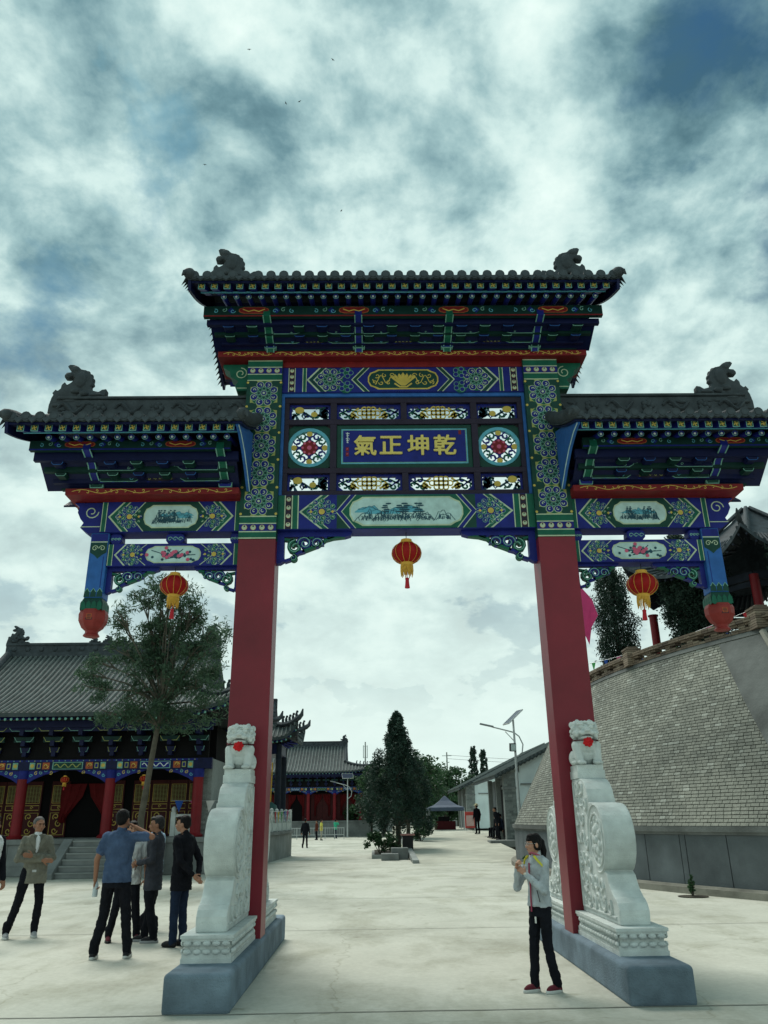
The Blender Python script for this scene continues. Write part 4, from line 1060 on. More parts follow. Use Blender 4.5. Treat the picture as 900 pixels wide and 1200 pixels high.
# ================================================================ lanterns
M_LRED = mat('lantern_red_silk', (.40, .016, .016), .5, .12, 18, .15, 60, transl=.35)
M_LGOLD = mat('lantern_gold', (.62, .36, .055), .45, .15, 20)
def lantern_parts():
    mb = MB(); n = 24; prof = []
    for i in range(13):
        a = -1.22+2.44*i/12; prof.append((math.cos(a), math.sin(a)))
    k = len(prof); vs = []
    for r, z in prof:
        for j in range(n): vs.append((.225*r*(1+.022*(1 if j % 2 else -1))*math.cos(2*PI*j/n), .225*r*(1+.022*(1 if j % 2 else -1))*math.sin(2*PI*j/n), .175*z))
    fs = [(i*n+j, i*n+(j+1) % n, (i+1)*n+(j+1) % n, (i+1)*n+j) for i in range(k-1) for j in range(n)]+[list(range(n-1, -1, -1)), list(range((k-1)*n, k*n))]
    mb.add(vs, fs); globe = mb.mesh('globe', M_LRED, 50)
    rb = MB()
    for j in range(12):
        a = 2*PI*j/12; rb.tube([(.229*r*math.cos(a), .229*r*math.sin(a), .178*z) for r, z in prof], .0035, 4)
    ribs = rb.mesh('gold_ribs', M_LGOLD)
    cap = MB().lathe([(.10, .155), (.105, .175), (.085, .18), (.085, .215), (.03, .22)], (0, 0, 0), 14).mesh('top_cap', M_LGOLD, 40)
    base = MB().lathe([(.09, -.20), (.095, -.195), (.095, -.165), (.105, -.15)], (0, 0, 0), 14).mesh('base_ring', M_LGOLD, 40)
    fr_ = MB()
    for j in range(28):
        a = 2*PI*j/28; l = .15+.03*math.sin(j*2.1); fr_.tube([(.088*math.cos(a), .088*math.sin(a), -.195), (.092*math.cos(a+.05), .092*math.sin(a+.05), -.195-l*.5), (.085*math.cos(a), .085*math.sin(a), -.195-l)], [.009, .008, .006], 4)
    fringe = fr_.mesh('fringe', M_LGOLD)
    ts = MB().tube([(0, 0, -.2), (0, 0, -.38)], .006, 5).lathe([(.006, -.38), (.032, -.395), (.028, -.43), (.034, -.50), (.04, -.545), (.02, -.55)], (0, 0, 0), 8).mesh('tassel', mat('tassel_red', (.42, .02, .03), .6), 40)
    cd = MB().tube([(0, 0, .21), (0, 0, 1.0)], .005, 5).mesh('cord', M_IRON)
    return globe, ribs, cap, base, fringe, ts, cd
LP = lantern_parts()
def lantern(loc, label, zbeam, s=1.0, name='red_lantern', tilt=0):
    t = thing(name, label, 'lantern', loc, .2, 'red lanterns', (s, s, s))
    gl = link('globe', LP[0], t); link('gold_ribs', LP[1], gl); link('top_cap', LP[2], t); link('base_ring', LP[3], t); link('fringe', LP[4], t); link('tassel', LP[5], t)
    h = (zbeam-loc[2])/s-.2
    c = link('cord', MB().tube([(0, 0, .21), (0, 0, .2+h)], .006, 5).mesh('cord', M_IRON), t)
    if tilt: t.rotation_euler = (0, tilt, .2)
    return t
lantern((GX-.005, GY, 5.05), 'red silk lantern hanging under the landscape beam in the middle of the arch', 5.36, .92)
lantern((-2.715, GY, 4.61), 'red silk lantern hanging under the side beam in front of the leafy tree', 4.86, .84)
lantern((3.742, GY, 4.565), 'red silk lantern hanging under the side beam in front of the dark cypresses', 4.86, .92, tilt=.06)
# ================================================================ round brick bastion
BC = Vector((29.57, 28.39)); BR, BB, BZ0, BZ1 = 24.54, .53, 1.35, 5.72
def brad(z): return BR-BB*max(z-BZ0, 0)
def bp(phi, z, out=0.0):
    a = math.radians(phi); r = brad(z)+out
    return (BC.x+r*math.cos(a), BC.y+r*math.sin(a), z)
def brick_material(name, c0, c1, c2, mort=None):
    m = bpy.data.materials.new(name); m.use_nodes = True
    nt = m.node_tree; N = nt.nodes; L = nt.links; b = N['Principled BSDF']; b.inputs['Roughness'].default_value = .9
    geo = N.new('ShaderNodeNewGeometry'); r = N.new('ShaderNodeValToRGB'); L.new(geo.outputs['Random Per Island'], r.inputs[0])
    e = r.color_ramp.elements; e.new(.5); e.new(.92)
    for i, (p, c) in enumerate(((0, c0), (.45, c1), (.85, c1), (1, c2))): e[i].position = p; e[i].color = (*c, 1)
    tc = N.new('ShaderNodeTexCoord'); n = N.new('ShaderNodeTexNoise'); n.inputs['Scale'].default_value = .55; n.inputs['Detail'].default_value = 8; n.inputs['Roughness'].default_value = .65
    L.new(tc.outputs['Object'], n.inputs['Vector'])
    r2 = N.new('ShaderNodeValToRGB'); L.new(n.outputs['Fac'], r2.inputs[0]); r2.color_ramp.elements[0].position = .32; r2.color_ramp.elements[1].position = .62
    r2.color_ramp.elements[0].color = (.62, .64, .62, 1); r2.color_ramp.elements[1].color = (1.06, 1.05, 1.0, 1)
    n3 = N.new('ShaderNodeTexNoise'); n3.inputs['Scale'].default_value = 22; n3.inputs['Detail'].default_value = 5
    L.new(tc.outputs['Object'], n3.inputs['Vector'])
    r3 = N.new('ShaderNodeValToRGB'); L.new(n3.outputs['Fac'], r3.inputs[0]); r3.color_ramp.elements[0].position = .3; r3.color_ramp.elements[1].position = .7
    r3.color_ramp.elements[0].color = (.75, .75, .75, 1); r3.color_ramp.elements[1].color = (1.1, 1.1, 1.1, 1)
    def mul(a, c):
        x = N.new('ShaderNodeMix'); x.data_type = 'RGBA'; x.blend_type = 'MULTIPLY'; x.inputs[0].default_value = 1
        L.new(a, x.inputs[6]); L.new(c, x.inputs[7]); return x.outputs[2]
    L.new(mul(mul(r.outputs[0], r2.outputs[0]), r3.outputs[0]), b.inputs['Base Color'])
    bpn = N.new('ShaderNodeBump'); bpn.inputs['Strength'].default_value = .5; bpn.inputs['Distance'].default_value = .008
    L.new(n3.outputs['Fac'], bpn.inputs['Height']); L.new(bpn.outputs[0], b.inputs['Normal'])
    return m
M_BRICK = brick_material('grey_brick', (.165, .175, .155), (.24, .25, .222), (.36, .38, .35))
M_BROWN = brick_material('brown_brick', (.10, .075, .06), (.19, .145, .11), (.27, .22, .17))
M_MORTAR = mat('dark_mortar', (.045, .046, .042), .95, .2, 4, .3, 40)
M_DADO = mat('slate_panel', (.11, .13, .14), .7, .22, 1.4, .25, 30, dirt=.35)
M_KERB = mat('worn_kerb', (.24, .235, .20), .9, .2, 2.5, .4, 30, dirt=.35)
M_CEMENT = mat('dark_cement_render', (.13, .14, .135), .9, .3, 1.2, .4, 18, dirt=.4)
BT = thing('brick_bastion', 'round grey brick bastion with sloping wall and dark panelled base', 'bastion', (BC.x, BC.y, 0))
def loc(p): return (p[0]-BC.x, p[1]-BC.y, p[2])
P0, P1 = 138, 262
core = MB(); ph = [P0+(P1-P0)*i/80 for i in range(81)]
ring = []
for z, o in ((-.05, -.30), (1.30, -.30), (1.35, -.022), (BZ1, -.022)):
    ring.append([loc(bp(f, z, o)) for f in ph])
n = len(ph); vs = [p for r in ring for p in r]; fs = []
for k in range(3): fs += [(k*n+i, k*n+i+1, (k+1)*n+i+1, (k+1)*n+i) for i in range(n-1)]
vs += [(0, 0, -.05), (0, 0, BZ1)]
fs += [tuple([4*n+1]+list(range(3*n, 4*n))), tuple([4*n]+list(range(n-1, -1, -1))), (4*n, 0, n, 2*n, 3*n, 4*n+1), (4*n+1, 4*n-1, 3*n-1, 2*n-1, n-1, 4*n)]
core.add(vs, fs); core.build('wall_core', M_MORTAR, BT)
def arcbox(mb, f0, f1, zlo, zhi, olo_in, olo_out, ohi_in, ohi_out, mi=0, seg=1):
    for k in range(seg):
        a, b = f0+(f1-f0)*k/seg, f0+(f1-f0)*(k+1)/seg
        q = [bp(a, zlo, olo_in), bp(b, zlo, olo_in), bp(b, zlo, olo_out), bp(a, zlo, olo_out), bp(a, zhi, ohi_in), bp(b, zhi, ohi_in), bp(b, zhi, ohi_out), bp(a, zhi, ohi_out)]
        mb.add([loc(p) for p in q], [(0, 1, 2, 3), (4, 7, 6, 5), (2, 6, 7, 3), (0, 4, 5, 1), (1, 5, 6, 2), (3, 7, 4, 0)], mi)
def slope_phi(z): return 202.95+(5.47-z)*1.95               # left edge of the cement band by the stair
bricks = MB(); near = []; nr = random.Random(3)
ch = .074; nc = int((BZ1-.02-BZ0)/ch*1.0)
for c in range(nc):
    z = BZ0+.012+c*ch*(BZ1-BZ0-.03)/(nc*ch); z2 = z+ch*(BZ1-BZ0-.03)/(nc*ch)-.014
    f = 152+(c % 2)*.24
    while f < 226:
        L_ = .125 if nr.random() < .22 else .215
        df = math.degrees(L_/brad(z)); gapf = math.degrees(.015/brad(z))
        if z > 1.6 and f+df > slope_phi(z) and z < 5.6 and f < slope_phi(z)+7: f += df; continue
        d = nr.uniform(-.004, .003)
        if nr.random() < .0012: f += df; continue            # a few missing bricks
        tgt = bricks
        if 202.5 < f < 212 and z < 2.35 and len(near) < 280:
            tgt = MB(); near.append(tgt)
        jz = nr.uniform(-.002, .002)
        arcbox(tgt, f, f+df-gapf, z+jz, z2+jz, -.05, d, -.05, d)
        f += df
kind(bricks.build('brick_courses', M_BRICK, BT), 'stuff')
for mb in near: mb.build('brick', M_BRICK, BT)
# cement band beside the stair, with a pale kerb
cb = MB()
for k in range(24):
    z0_, z1_ = 1.36+(5.66-1.36)*k/24, 1.36+(5.66-1.36)*(k+1)/24
    q = []
    for z in (z0_, z1_):
        for f, o in ((slope_phi(z)-.6, -.04), (slope_phi(z)+3.0, -.04), (slope_phi(z)+3.0, .035), (slope_phi(z)-.6, .035)): q.append(loc(bp(f, z, o)))
    cb.add(q, [(0, 1, 2, 3), (4, 7, 6, 5), (2, 6, 7, 3), (0, 4, 5, 1), (1, 5, 6, 2), (3, 7, 4, 0)])
cb.build('cement_band', M_CEMENT, BT)
kb = MB(); kb.tube([loc(bp(slope_phi(z)+3.1, z, .07)) for z in [1.4+4.3*k/20 for k in range(21)]], .09, 6); kb.build('stair_kerb', M_KERB, BT)
# top band, dado panels, mouldings, kerb
mb = MB(); arcbox(mb, 150, 226, BZ1-.03, BZ1+.10, -.5, .03, -.5, .02, 0, 70); mb.build('top_band', M_CEMENT, BT)
mb = MB(); arcbox(mb, 150, 226, 1.24, 1.352, -.4, .07, -.4, .07, 0, 70); arcbox(mb, 150, 226, 1.18, 1.24, -.4, .03, -.4, .03, 0, 70); mb.build('dado_cornice', M_CEMENT, BT)
f = 150.0; k = 0
while f < 226:
    w = (3.9, .42)[k % 2] if k % 5 == 4 else 2.75
    mb = MB(); arcbox(mb, f+.03, f+w-.03, .10, 1.175, -.32, nr.uniform(-.008, .0), -.32, nr.uniform(-.008, .0), 0, 3); mb.build('panel', M_DADO, BT); f += w; k += 1
mb = MB(); arcbox(mb, 150, 226, -.02, .13, -.3, .20, -.3, .19, 0, 70); arcbox(mb, 150, 226, .13, .17, -.3, .10, -.3, .07, 0, 70); mb.build('base_kerb', M_KERB, BT)
# pierced brown brick parapet
pp = MB(); zp = BZ1+.10; rows = 6; h = .058
def pradj(f, z0_, z1_, f1, mb, t=.11, o=-.12): 
    a, b = math.radians(f), math.radians(f1); r0 = brad(BZ1)+o
    q = [(r*math.cos(g_), r*math.sin(g_), z) for z in (z0_, z1_) for r, g_ in ((r0-t, a), (r0-t, b), (r0+t, b), (r0+t, a))]
    mb.add(q, [(0, 1, 2, 3), (4, 7, 6, 5), (2, 6, 7, 3), (0, 4, 5, 1), (1, 5, 6, 2), (3, 7, 4, 0)])
df = math.degrees(.23/brad(BZ1)); f = 152.0; i = 0
while f < 206.5:
    for r in range(rows):
        z = zp+r*h
        hole = r in (1, 2, 3) and i % 4 == 1
        if r == 2 and i % 4 in (0, 2):
            pradj(f+(.5*df if i % 4 == 0 else 0)*0, z, z+h-.01, f+df*.45, pp) if i % 4 == 2 and False else None
            continue
        if hole: continue
        o = -.12+(.03 if r in (4, 5) else 0)+nr.uniform(-.006, .006)
        pradj(f+(df*.5 if r % 2 else 0)*0, z, z+h-.010, f+df-.02, pp, .11 if r < 4 else .14, o)
    f += df; i += 1
kind(pp.build('parapet_bricks', M_BROWN, BT), 'stuff')
for f in (160.5, 174, 191.6, 205.2):
    mb = MB(); a = math.radians(f); r0 = brad(BZ1)-.12; cxp, cyp = r0*math.cos(a), r0*math.sin(a)
    for r in range(10):
        w = .22 if r not in (9,) else .15
        mb.box(cxp-w+(.03 if r == 8 else 0)*-1, cxp+w, cyp-w, cyp+w, zp+r*h, zp+(r+1)*h-.010)
    mb.build('parapet_post', M_BROWN, BT)

# ================================================================ trees on the terrace, pavilion
def leaf_mat(name, col, col2, transl=.25):
    m = bpy.data.materials.new(name); m.use_nodes = True
    nt = m.node_tree; N = nt.nodes; L = nt.links; b = N['Principled BSDF']; b.inputs['Roughness'].default_value = .65; b.inputs['Specular IOR Level'].default_value = .3
    geo = N.new('ShaderNodeNewGeometry'); r = N.new('ShaderNodeValToRGB'); L.new(geo.outputs['Random Per Island'], r.inputs[0])
    r.color_ramp.elements[0].color = (*col, 1); r.color_ramp.elements[1].color = (*col2, 1)
    L.new(r.outputs[0], b.inputs['Base Color'])
    tr = N.new('ShaderNodeBsdfTranslucent'); L.new(r.outputs[0], tr.inputs[0])
    ms = N.new('ShaderNodeMixShader'); ms.inputs[0].default_value = transl
    L.new(b.outputs[0], ms.inputs[1]); L.new(tr.outputs[0], ms.inputs[2]); L.new(ms.outputs[0], N['Material Output'].inputs[0])
    return m
M_CYP = leaf_mat('cypress_leaf', (.010, .026, .018), (.026, .055, .036), .12)
M_CON = leaf_mat('conifer_needles', (.014, .034, .026), (.032, .07, .048), .15)
M_LEAF = leaf_mat('broad_leaf', (.026, .058, .036), (.075, .135, .08), .45)
M_LEAF2 = leaf_mat('dark_broad_leaf', (.018, .05, .024), (.05, .11, .045), .25)
M_BARK = mat('tree_bark', (.085, .078, .062), .95, .3, 6, .8, 25)
def clump_points(g, n, centers, radii):
    idx = g.integers(0, len(centers), n); d = g.normal(size=(n, 3)); d /= np.linalg.norm(d, axis=1)[:, None]
    r = g.random(n)**.5
    return np.array(centers)[idx]+d*(np.array(radii)[idx]*r[:, None])
def column_tree(name, label, cat, locp, h, rad, n, leaf, m, seed, shape, group, trunk=.14, aspect=.35, up=.9, lift=.0, rag=.72, cl=1.0):
    """shape(t) gives the relative radius at height t"""
    t = thing(name, label, cat, locp, 0, group); g = np.random.default_rng(seed)
    cs = []; rs = []
    k = 150
    for i in range(k):
        u = (i+.5)/k; a = i*2.399963+g.normal()*.3; R = rad*shape(u)*(.35+rag*g.random())
        cs.append((R*math.cos(a), R*math.sin(a), lift+u*(h-lift))); q = cl*rad*(.16+.14*g.random())*(.4+shape(u)*.7); rs.append((q, q, q*1.8))
    p = clump_points(g, n, cs, rs)
    leaf_mesh('crown', p, leaf, m, t, aspect, seed, 0, up)
    tr = MB().tube([(0, 0, -.1), (.02, .03, h*.35), (-.02, .02, h*.7), (0, 0, h*.93)], [trunk, trunk*.8, trunk*.5, .02], 8)
    for i in range(26):
        u = .08+.8*i/26; a = i*2.4; R = rad*shape(u)*.8
        if lift+u*(h-lift) > h*.92: continue
        z = lift*.7+u*(h-lift*.7)*.93; tr.tube([(0, 0, z), (R*.5*math.cos(a), R*.5*math.sin(a), z+R*.25), (R*math.cos(a), R*math.sin(a), z+R*.4)], [.03, .02, .006], 4)
    tr.build('trunk', M_BARK, t, 60)
    return t
cyp = lambda u: (.55+.75*u if u < .35 else 1.0-.15*(u-.35) if u < .75 else .94*math.sqrt(max(0, (1-u)/.25)))
TZ = BZ1
column_tree('cypress_tree', 'dark slim cypress standing alone behind the parapet beside the pink flag', 'cypress', (9.75, 31, TZ), 5.35, .88, 26000, .055, M_CYP, 3, cyp, 'cypresses on the terrace', rag=.6, cl=1.35)
column_tree('cypress_tree', 'dark broad cypress directly behind the hanging red lantern', 'cypress', (10.75, 26.3, TZ), 5.0, .85, 26000, .055, M_CYP, 4, cyp, 'cypresses on the terrace', rag=.6, cl=1.35, lift=.9)
column_tree('cypress_tree', 'dark cypress crowding against the blue hanging post', 'cypress', (11.75, 27.0, TZ), 4.8, 1.0, 26000, .055, M_CYP, 5, cyp, 'cypresses on the terrace', rag=.6, cl=1.35, lift=.7)
column_tree('cypress_tree', 'dark cypress standing right of the terrace pavilion column', 'cypress', (12.75, 22.6, TZ), 4.3, .75, 16000, .055, M_CYP, 9, cyp, 'cypresses on the terrace', rag=.6, cl=1.35)

M_COLRED = mat('red_column_paint', (.18, .012, .016), .45, .12, 3, .05, 30, dirt=.2)
M_EAVEDARK = mat('dark_eave_timber', (.018, .024, .035), .8, .3, 4)
PV = thing('terrace_pavilion', 'hexagonal tiled pavilion with red columns and upturned eaves on the terrace', 'pavilion', (13.85, 27, TZ))
def hexroof(t, R, zc_, lift, top, parent, nrow=9, fascia=.0):
    mb = MB(); ri = MB(); hp = MB(); sof = MB()
    NS, NT = 12, 8
    def S_(k, u, v):                                  # side k, u along -1..1, v 0 eave .. 1 top
        a0, a1 = math.radians(60*k), math.radians(60*k+60)
        c0 = Vector((math.cos(a0), math.sin(a0))); c1 = Vector((math.cos(a1), math.sin(a1)))
        e = c0.lerp(c1, (u+1)/2); rr = R*(1-v*.97); l = abs(u)**3
        q = e*(rr*(1+.06*l*(1-v)))
        return Vector((q.x, q.y, zc_+lift*l*(1-v)**2+(top-zc_)*(.45*v+.55*v*v)))
    for k in range(6):
        vs = [S_(k, -1+2*i/NS, j/NT) for j in range(NT+1) for i in range(NS+1)]
        lo = [v-Vector((0, 0, .12)) for v in vs]; N1 = NS+1
        fs = [(j*N1+i, j*N1+i+1, (j+1)*N1+i+1, (j+1)*N1+i) for j in range(NT) for i in range(NS)]
        M_ = len(vs); fs2 = [tuple(x+M_ for x in f[::-1]) for f in fs]; ed = [(i+1, i, i+M_, i+1+M_) for i in range(NS)]
        mb.add(vs+lo, fs+fs2+ed)
        for i in range(nrow*2):
            u = -1+(i+.5)/nrow
            pts = [S_(k, max(-1, min(1, u)), v)+Vector((0, 0, .03)) for v in (0, .15, .3, .45, .6) if True]
            ri.tube(pts, .05, 5)
        hp.tube([S_(k, 1, v)+Vector((0, 0, .09)) for v in (0, .1, .25, .5, .75, 1)], [.07, .10, .10, .1, .1, .08], 6)
        c = S_(k, 1, 0); hp.tube([c+Vector((0, 0, .08)), c*1.06+Vector((0, 0, .16-.06*c.z)), c*1.08+Vector((0, 0, .34-.08*c.z))], [.09, .07, .02], 6)
        for i in range(nrow*2):
            u = -1+(i+.5)/nrow; a = S_(k, u, .01)-Vector((0, 0, .2)); b_ = S_(k, u, .3)-Vector((0, 0, .2)); sof.tube([a, b_], .045, 4)
    r = mb.build('roof', M_TILE, parent, 50); kind(ri.build('tile_rows', M_TILE, r, 60), 'stuff'); hp.build('hip_ridges', M_RIDGE, r, 60); kind(sof.build('rafters', M_EAVEDARK, r), 'stuff')
    return r
hexroof(None, 4.6, 3.45, .85, 6.3, PV)
for k in range(6):
    a = math.radians(60*k); MB().lathe([(.20, 0), (.20, .12), (.15, .14), (.145, 3.1)], (3*math.cos(a), 3*math.sin(a), 0), 12).build('column', M_COLRED, PV, 40)
    a1 = math.radians(60*k+60); pA = Vector((3*math.cos(a), 3*math.sin(a), 0)); pB = Vector((3*math.cos(a1), 3*math.sin(a1), 0))
    for z, hh, m_ in ((2.72, .17, M_EAVEDARK), (2.95, .26, M_EAVEDARK)):
        d = (pB-pA).normalized(); q = Vector((-d.y, d.x, 0))*.06
        mb = MB(); mb.add([pA+q+Vector((0, 0, z)), pB+q+Vector((0, 0, z)), pB-q+Vector((0, 0, z)), pA-q+Vector((0, 0, z)), pA+q+Vector((0, 0, z+hh)), pB+q+Vector((0, 0, z+hh)), pB-q+Vector((0, 0, z+hh)), pA-q+Vector((0, 0, z+hh))], [(0, 3, 2, 1), (4, 5, 6, 7), (0, 1, 5, 4), (1, 2, 6, 5), (2, 3, 7, 6), (3, 0, 4, 7)])
        mb.build('tie_beam' if hh < .2 else 'frieze', m_, PV)
MB().lathe([(3.6, -.02), (3.6, .10), (3.4, .12)], (0, 0, 0), 6).build('floor_step', M_CONC, PV)
# two more red posts of a gate frame on the terrace
for k, (x, y, hh, lab) in enumerate(((10.28, 28.2, 2.7, 'plain red post standing just under the hanging red lantern behind the parapet'), (11.35, 24.9, 1.0, 'short red post ending under the red lotus bud'))):
    tag(MB().lathe([(.15, 0), (.15, hh-.06), (.19, hh-.04), (.19, hh)], (x, y, TZ), 10).build('red_post', M_COLRED, None, 40), lab, 'post')
# flags
def flag(name, label, pts, m, group=None, pole=None):
    t = thing(name, label, 'flag', pts[0], 0, group); o = Vector(pts[0]); mb = MB()
    q = [Vector(p)-o for p in pts]; n_ = Vector((.0, .004, 0)); k = len(q)
    mb.add([p+n_ for p in q]+[p-n_ for p in q], [list(range(k)), list(range(2*k-1, k-1, -1))]+[(i, (i+1) % k, (i+1) % k+k, i+k) for i in range(k)])
    mb.build('cloth', m, t)
    if pole: MB().tube([(Vector(pole[0])-o), (Vector(pole[1])-o)], .018, 6).build('pole', M_STEEL, t)
    return t
M_PINK = mat('pink_cloth', (.60, .07, .22), .7, .1, 4, transl=.3)
flag('pink_flag', 'large pink triangular flag beside the red pillar above the bastion', [(6.60, 24.2, 8.45), (6.97, 24.25, 8.0), (7.12, 24.3, 7.5), (6.87, 24.3, 7.1), (6.74, 24.25, 6.55), (6.60, 24.2, 6.9)], M_PINK, None, ((6.59, 24.2, 5.6), (6.59, 24.2, 8.6)))
BUNT = [('red', (.45, .03, .04)), ('yellow', (.62, .48, .05)), ('green', (.06, .35, .10)), ('blue', (.03, .10, .42)), ('pink', (.60, .12, .28)), ('white', (.7, .7, .68))]
def bunting(label, a, b, n, sag, size, start=0):
    t = thing('bunting', label, 'bunting', a, 0, 'strings of pennants'); A = Vector(a); B = Vector(b)-A
    pts = [B*(i/24)+Vector((0, 0, -sag*4*(i/24)*(1-i/24))) for i in range(25)]
    MB().tube(pts, .008, 4).build('string', M_STEEL, t)
    for i in range(n):
        u = (i+.5)/n; p = B*u+Vector((0, 0, -sag*4*u*(1-u))); d = B.normalized()*size*.5
        c = BUNT[(i+start) % 6]; s_ = Vector((.03*math.sin(i*2.3), .05*math.cos(i*1.7), -size*1.25)); nn = Vector((.003, .003, 0))
        mb = MB(); tri = [p-d, p+d, p+s_]
        mb.add([q+nn for q in tri]+[q-nn for q in tri], [(0, 1, 2), (5, 4, 3), (0, 3, 4, 1), (1, 4, 5, 2), (2, 5, 3, 0)])
        mb.build('pennant', mat('bunting_'+c[0], c[1], .7, .1, 8, transl=.3), t)
bunting('string of coloured pennants drooping along the bastion parapet', (7.2, 29.5, 6.75), (10.3, 20.6, 6.75), 13, .18, .24)
bunting('string of coloured pennants between the cypress and the terrace pavilion', (9.9, 31, 7.6), (12.0, 24.5, 7.4), 9, .5, .26, 2)
# ================================================================ temple halls
M_HTILE = mat('hall_roof_tile', (.055, .07, .072), .8, .22, 3, .2, 30, dirt=.3)
M_HRIB = mat('hall_roof_cover_tile', (.125, .148, .143), .8, .2, 3, .2, 30, dirt=.25)
M_DOOR = mat('dark_red_door', (.06, .008, .009), .5, .2, 4)
M_DOORGOLD = mat('door_gold', (.42, .22, .05), .5, .2, 9)
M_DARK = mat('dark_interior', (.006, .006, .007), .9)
M_CURT = mat('red_curtain', (.13, .010, .012), .8, .2, 6, .4, 12)
M_SLAB = mat('grey_stone_slab', (.20, .215, .21), .85, .2, 2, .3, 25, dirt=.3)
M_WHITEST = mat('white_marble_rail', (.52, .57, .55), .7, .1, 4, .2, 40, dirt=.2)
M_GBRICK = brick_material('hall_grey_brick', (.15, .17, .17), (.24, .27, .27), (.34, .37, .36))
M_BLADE = mat('white_render_wall', (.70, .80, .80), .85, .1, 1.2, .1, 20, dirt=.2)
class Hall: pass
def xieshan(parent, Le, We, Lr, ze, zr_, lift, vh=.42, spacing=.25, ribr=.055, seg=10, ridge_h=.5, beasts=True):
    """half-hipped tiled roof, length 2Le along x, depth 2We along y, eave ze, ridge zr_"""
    zf = lambda v: ze+(zr_-ze)*(.62*v+.38*v*v)
    Lv = lambda v: Le-(Le-Lr)*min(v/vh, 1)
    Yv = lambda v: We*(1-v)
    def corner(fx, v): return lift*abs(fx)**7*(1-min(v/vh, 1))**2
    def front(fx, v, sy):                     # fx -1..1
        return Vector((fx*Lv(v)*(1+.035*abs(fx)**9*(1-min(v/vh, 1))), sy*Yv(v)*(1+.03*abs(fx)**9*(1-min(v/vh, 1))), zf(v)+corner(fx, v)))
    def side(fy, v, sx):
        return Vector((sx*Lv(v)*(1+.035*abs(fy)**9*(1-min(v/vh, 1))), fy*Yv(v)*(1+.03*abs(fy)**9*(1-min(v/vh, 1))), zf(v)+corner(fy, v)))
    mb = MB(); th = Vector((0, 0, .14)); NX = 28
    vv = [vh*i/5 for i in range(6)]+[vh+(1-vh)*i/6 for i in range(1, 7)]
    fxs = [-1+2*i/NX for i in range(NX+1)]
    def sheet(fn, us, vs_):
        top = [fn(u, v) for v in vs_ for u in us]; n1 = len(us); M_ = len(top)
        fs = [(j*n1+i, j*n1+i+1, (j+1)*n1+i+1, (j+1)*n1+i) for j in range(len(vs_)-1) for i in range(n1-1)]
        ed = [(i, i+1, i+1+M_, i+M_) for i in range(n1-1)]
        mb.add(top+[p-th for p in top], fs+[tuple(x+M_ for x in f[::-1]) for f in fs]+ed)
    for s in (-1, 1):
        sheet(lambda u, v: front(u, v, s), fxs, vv); sheet(lambda u, v: side(u, v, s), fxs, vv[:6])
    roof = mb.build('roof', M_HTILE, parent, 50)
    ri = MB()
    n = int(2*Le/spacing)
    for i in range(n):
        x = -Le+(i+.5)*2*Le/n
        vm = 1 if abs(x) < Lr else vh*(Le-abs(x))/(Le-Lr)
        if vm < .03: continue
        for s in (-1, 1):
            pts = []
            for k in range(seg+1):
                v = vm*k/seg; L_ = Lv(v); fx = max(-1, min(1, x/L_)); p = front(fx, v, s); pts.append((x if abs(fx) < 1 else p.x, p.y, p.z+.02))
            ri.tube(pts, ribr, 5)
    m_ = int(2*We/spacing)
    for i in range(m_):
        y = -We+(i+.5)*2*We/m_; vm = min(vh, 1-abs(y)/We)
        if vm < .03: continue
        for s in (-1, 1):
            pts = []
            for k in range(6):
                v = vm*k/5; fy = max(-1, min(1, y/max(Yv(v), 1e-3))); p = side(fy, v, s); pts.append((p.x, y, p.z+.02))
            ri.tube(pts, ribr, 5)
    kind(ri.build('tile_rows', M_HRIB, roof, 60), 'stuff')
    # gable ends
    for s in (-1, 1):
        yv, zv = Yv(vh), zf(vh)
        MB().prism([(-yv, zv-.1), (yv, zv-.1), (yv*.5, zf(vh+.5*(1-vh))-.05), (0, zr_-.05), (-yv*.5, zf(vh+.5*(1-vh))-.05)], 'yz', *sorted((s*Lr, s*(Lr-.15)))).build('gable', M_EAVEDARK, roof)
    # ridges
    rd = MB().box(-Lr-.05, Lr+.05, -.13, .13, zr_-.15, zr_+ridge_h*.8).box(-Lr-.05, Lr+.05, -.18, .18, zr_+ridge_h*.8, zr_+ridge_h).box(-Lr-.04, Lr+.04, -.19, .19, zr_-.12, zr_+.06)
    for i in range(int(2*Lr/.55)):
        x = -Lr+.3+i*.55
        for s in (-1, 1): rd.ell((x, s*.14, zr_+ridge_h*.45), (.11, .05, ridge_h*.22), 8, 5)
    rd.build('ridge', M_RIDGE, parent)
    for sx in (-1, 1):
        for sy in (-1, 1):
            hp = MB()
            hp.tube([front(sx, v, sy)+Vector((-sx*(.12 if v >= vh else 0), 0, .14)) for v in vv[5:]], .15, 6)
            hp.tube([front(sx, v, sy)+Vector((0, 0, .13)) for v in vv[:6]], .13, 6)
            c = front(sx, 0, sy); d = Vector((c.x, c.y, 0)).normalized()
            hp.tube([c+Vector((0, 0, .12)), c+d*.22+Vector((0, 0, .26)), c+d*.30+Vector((0, 0, .52))], [.13, .10, .03], 6)
            if beasts:
                for k in range(5):
                    p = front(sx, vh*(.08+.13*k), sy)+Vector((0, 0, .25)); hp.ell(p+Vector((0, 0, .08)), (.07, .07, .15), 7, 5); hp.ell(p+Vector((0, 0, .24))+d*.05, .065, 7, 5)
            hp.build('hip_ridge', M_RIDGE, parent, 60)
    ra = MB()
    for i in range(n):
        x = -Le+(i+.5)*2*Le/n
        for s in (-1, 1):
            fx = x/Le; a = front(fx, .0, s)-Vector((0, s*.06, .21)); b_ = front(fx*.97, .22, s)-Vector((0, 0, .26)); ra.tube([a, b_], .05, 4, NAVY)
            ra.ell(a, (.05, .03, .05), 6, 4, LINE)
    kind(ra.build('rafters', PAL, roof), 'stuff')
    return roof
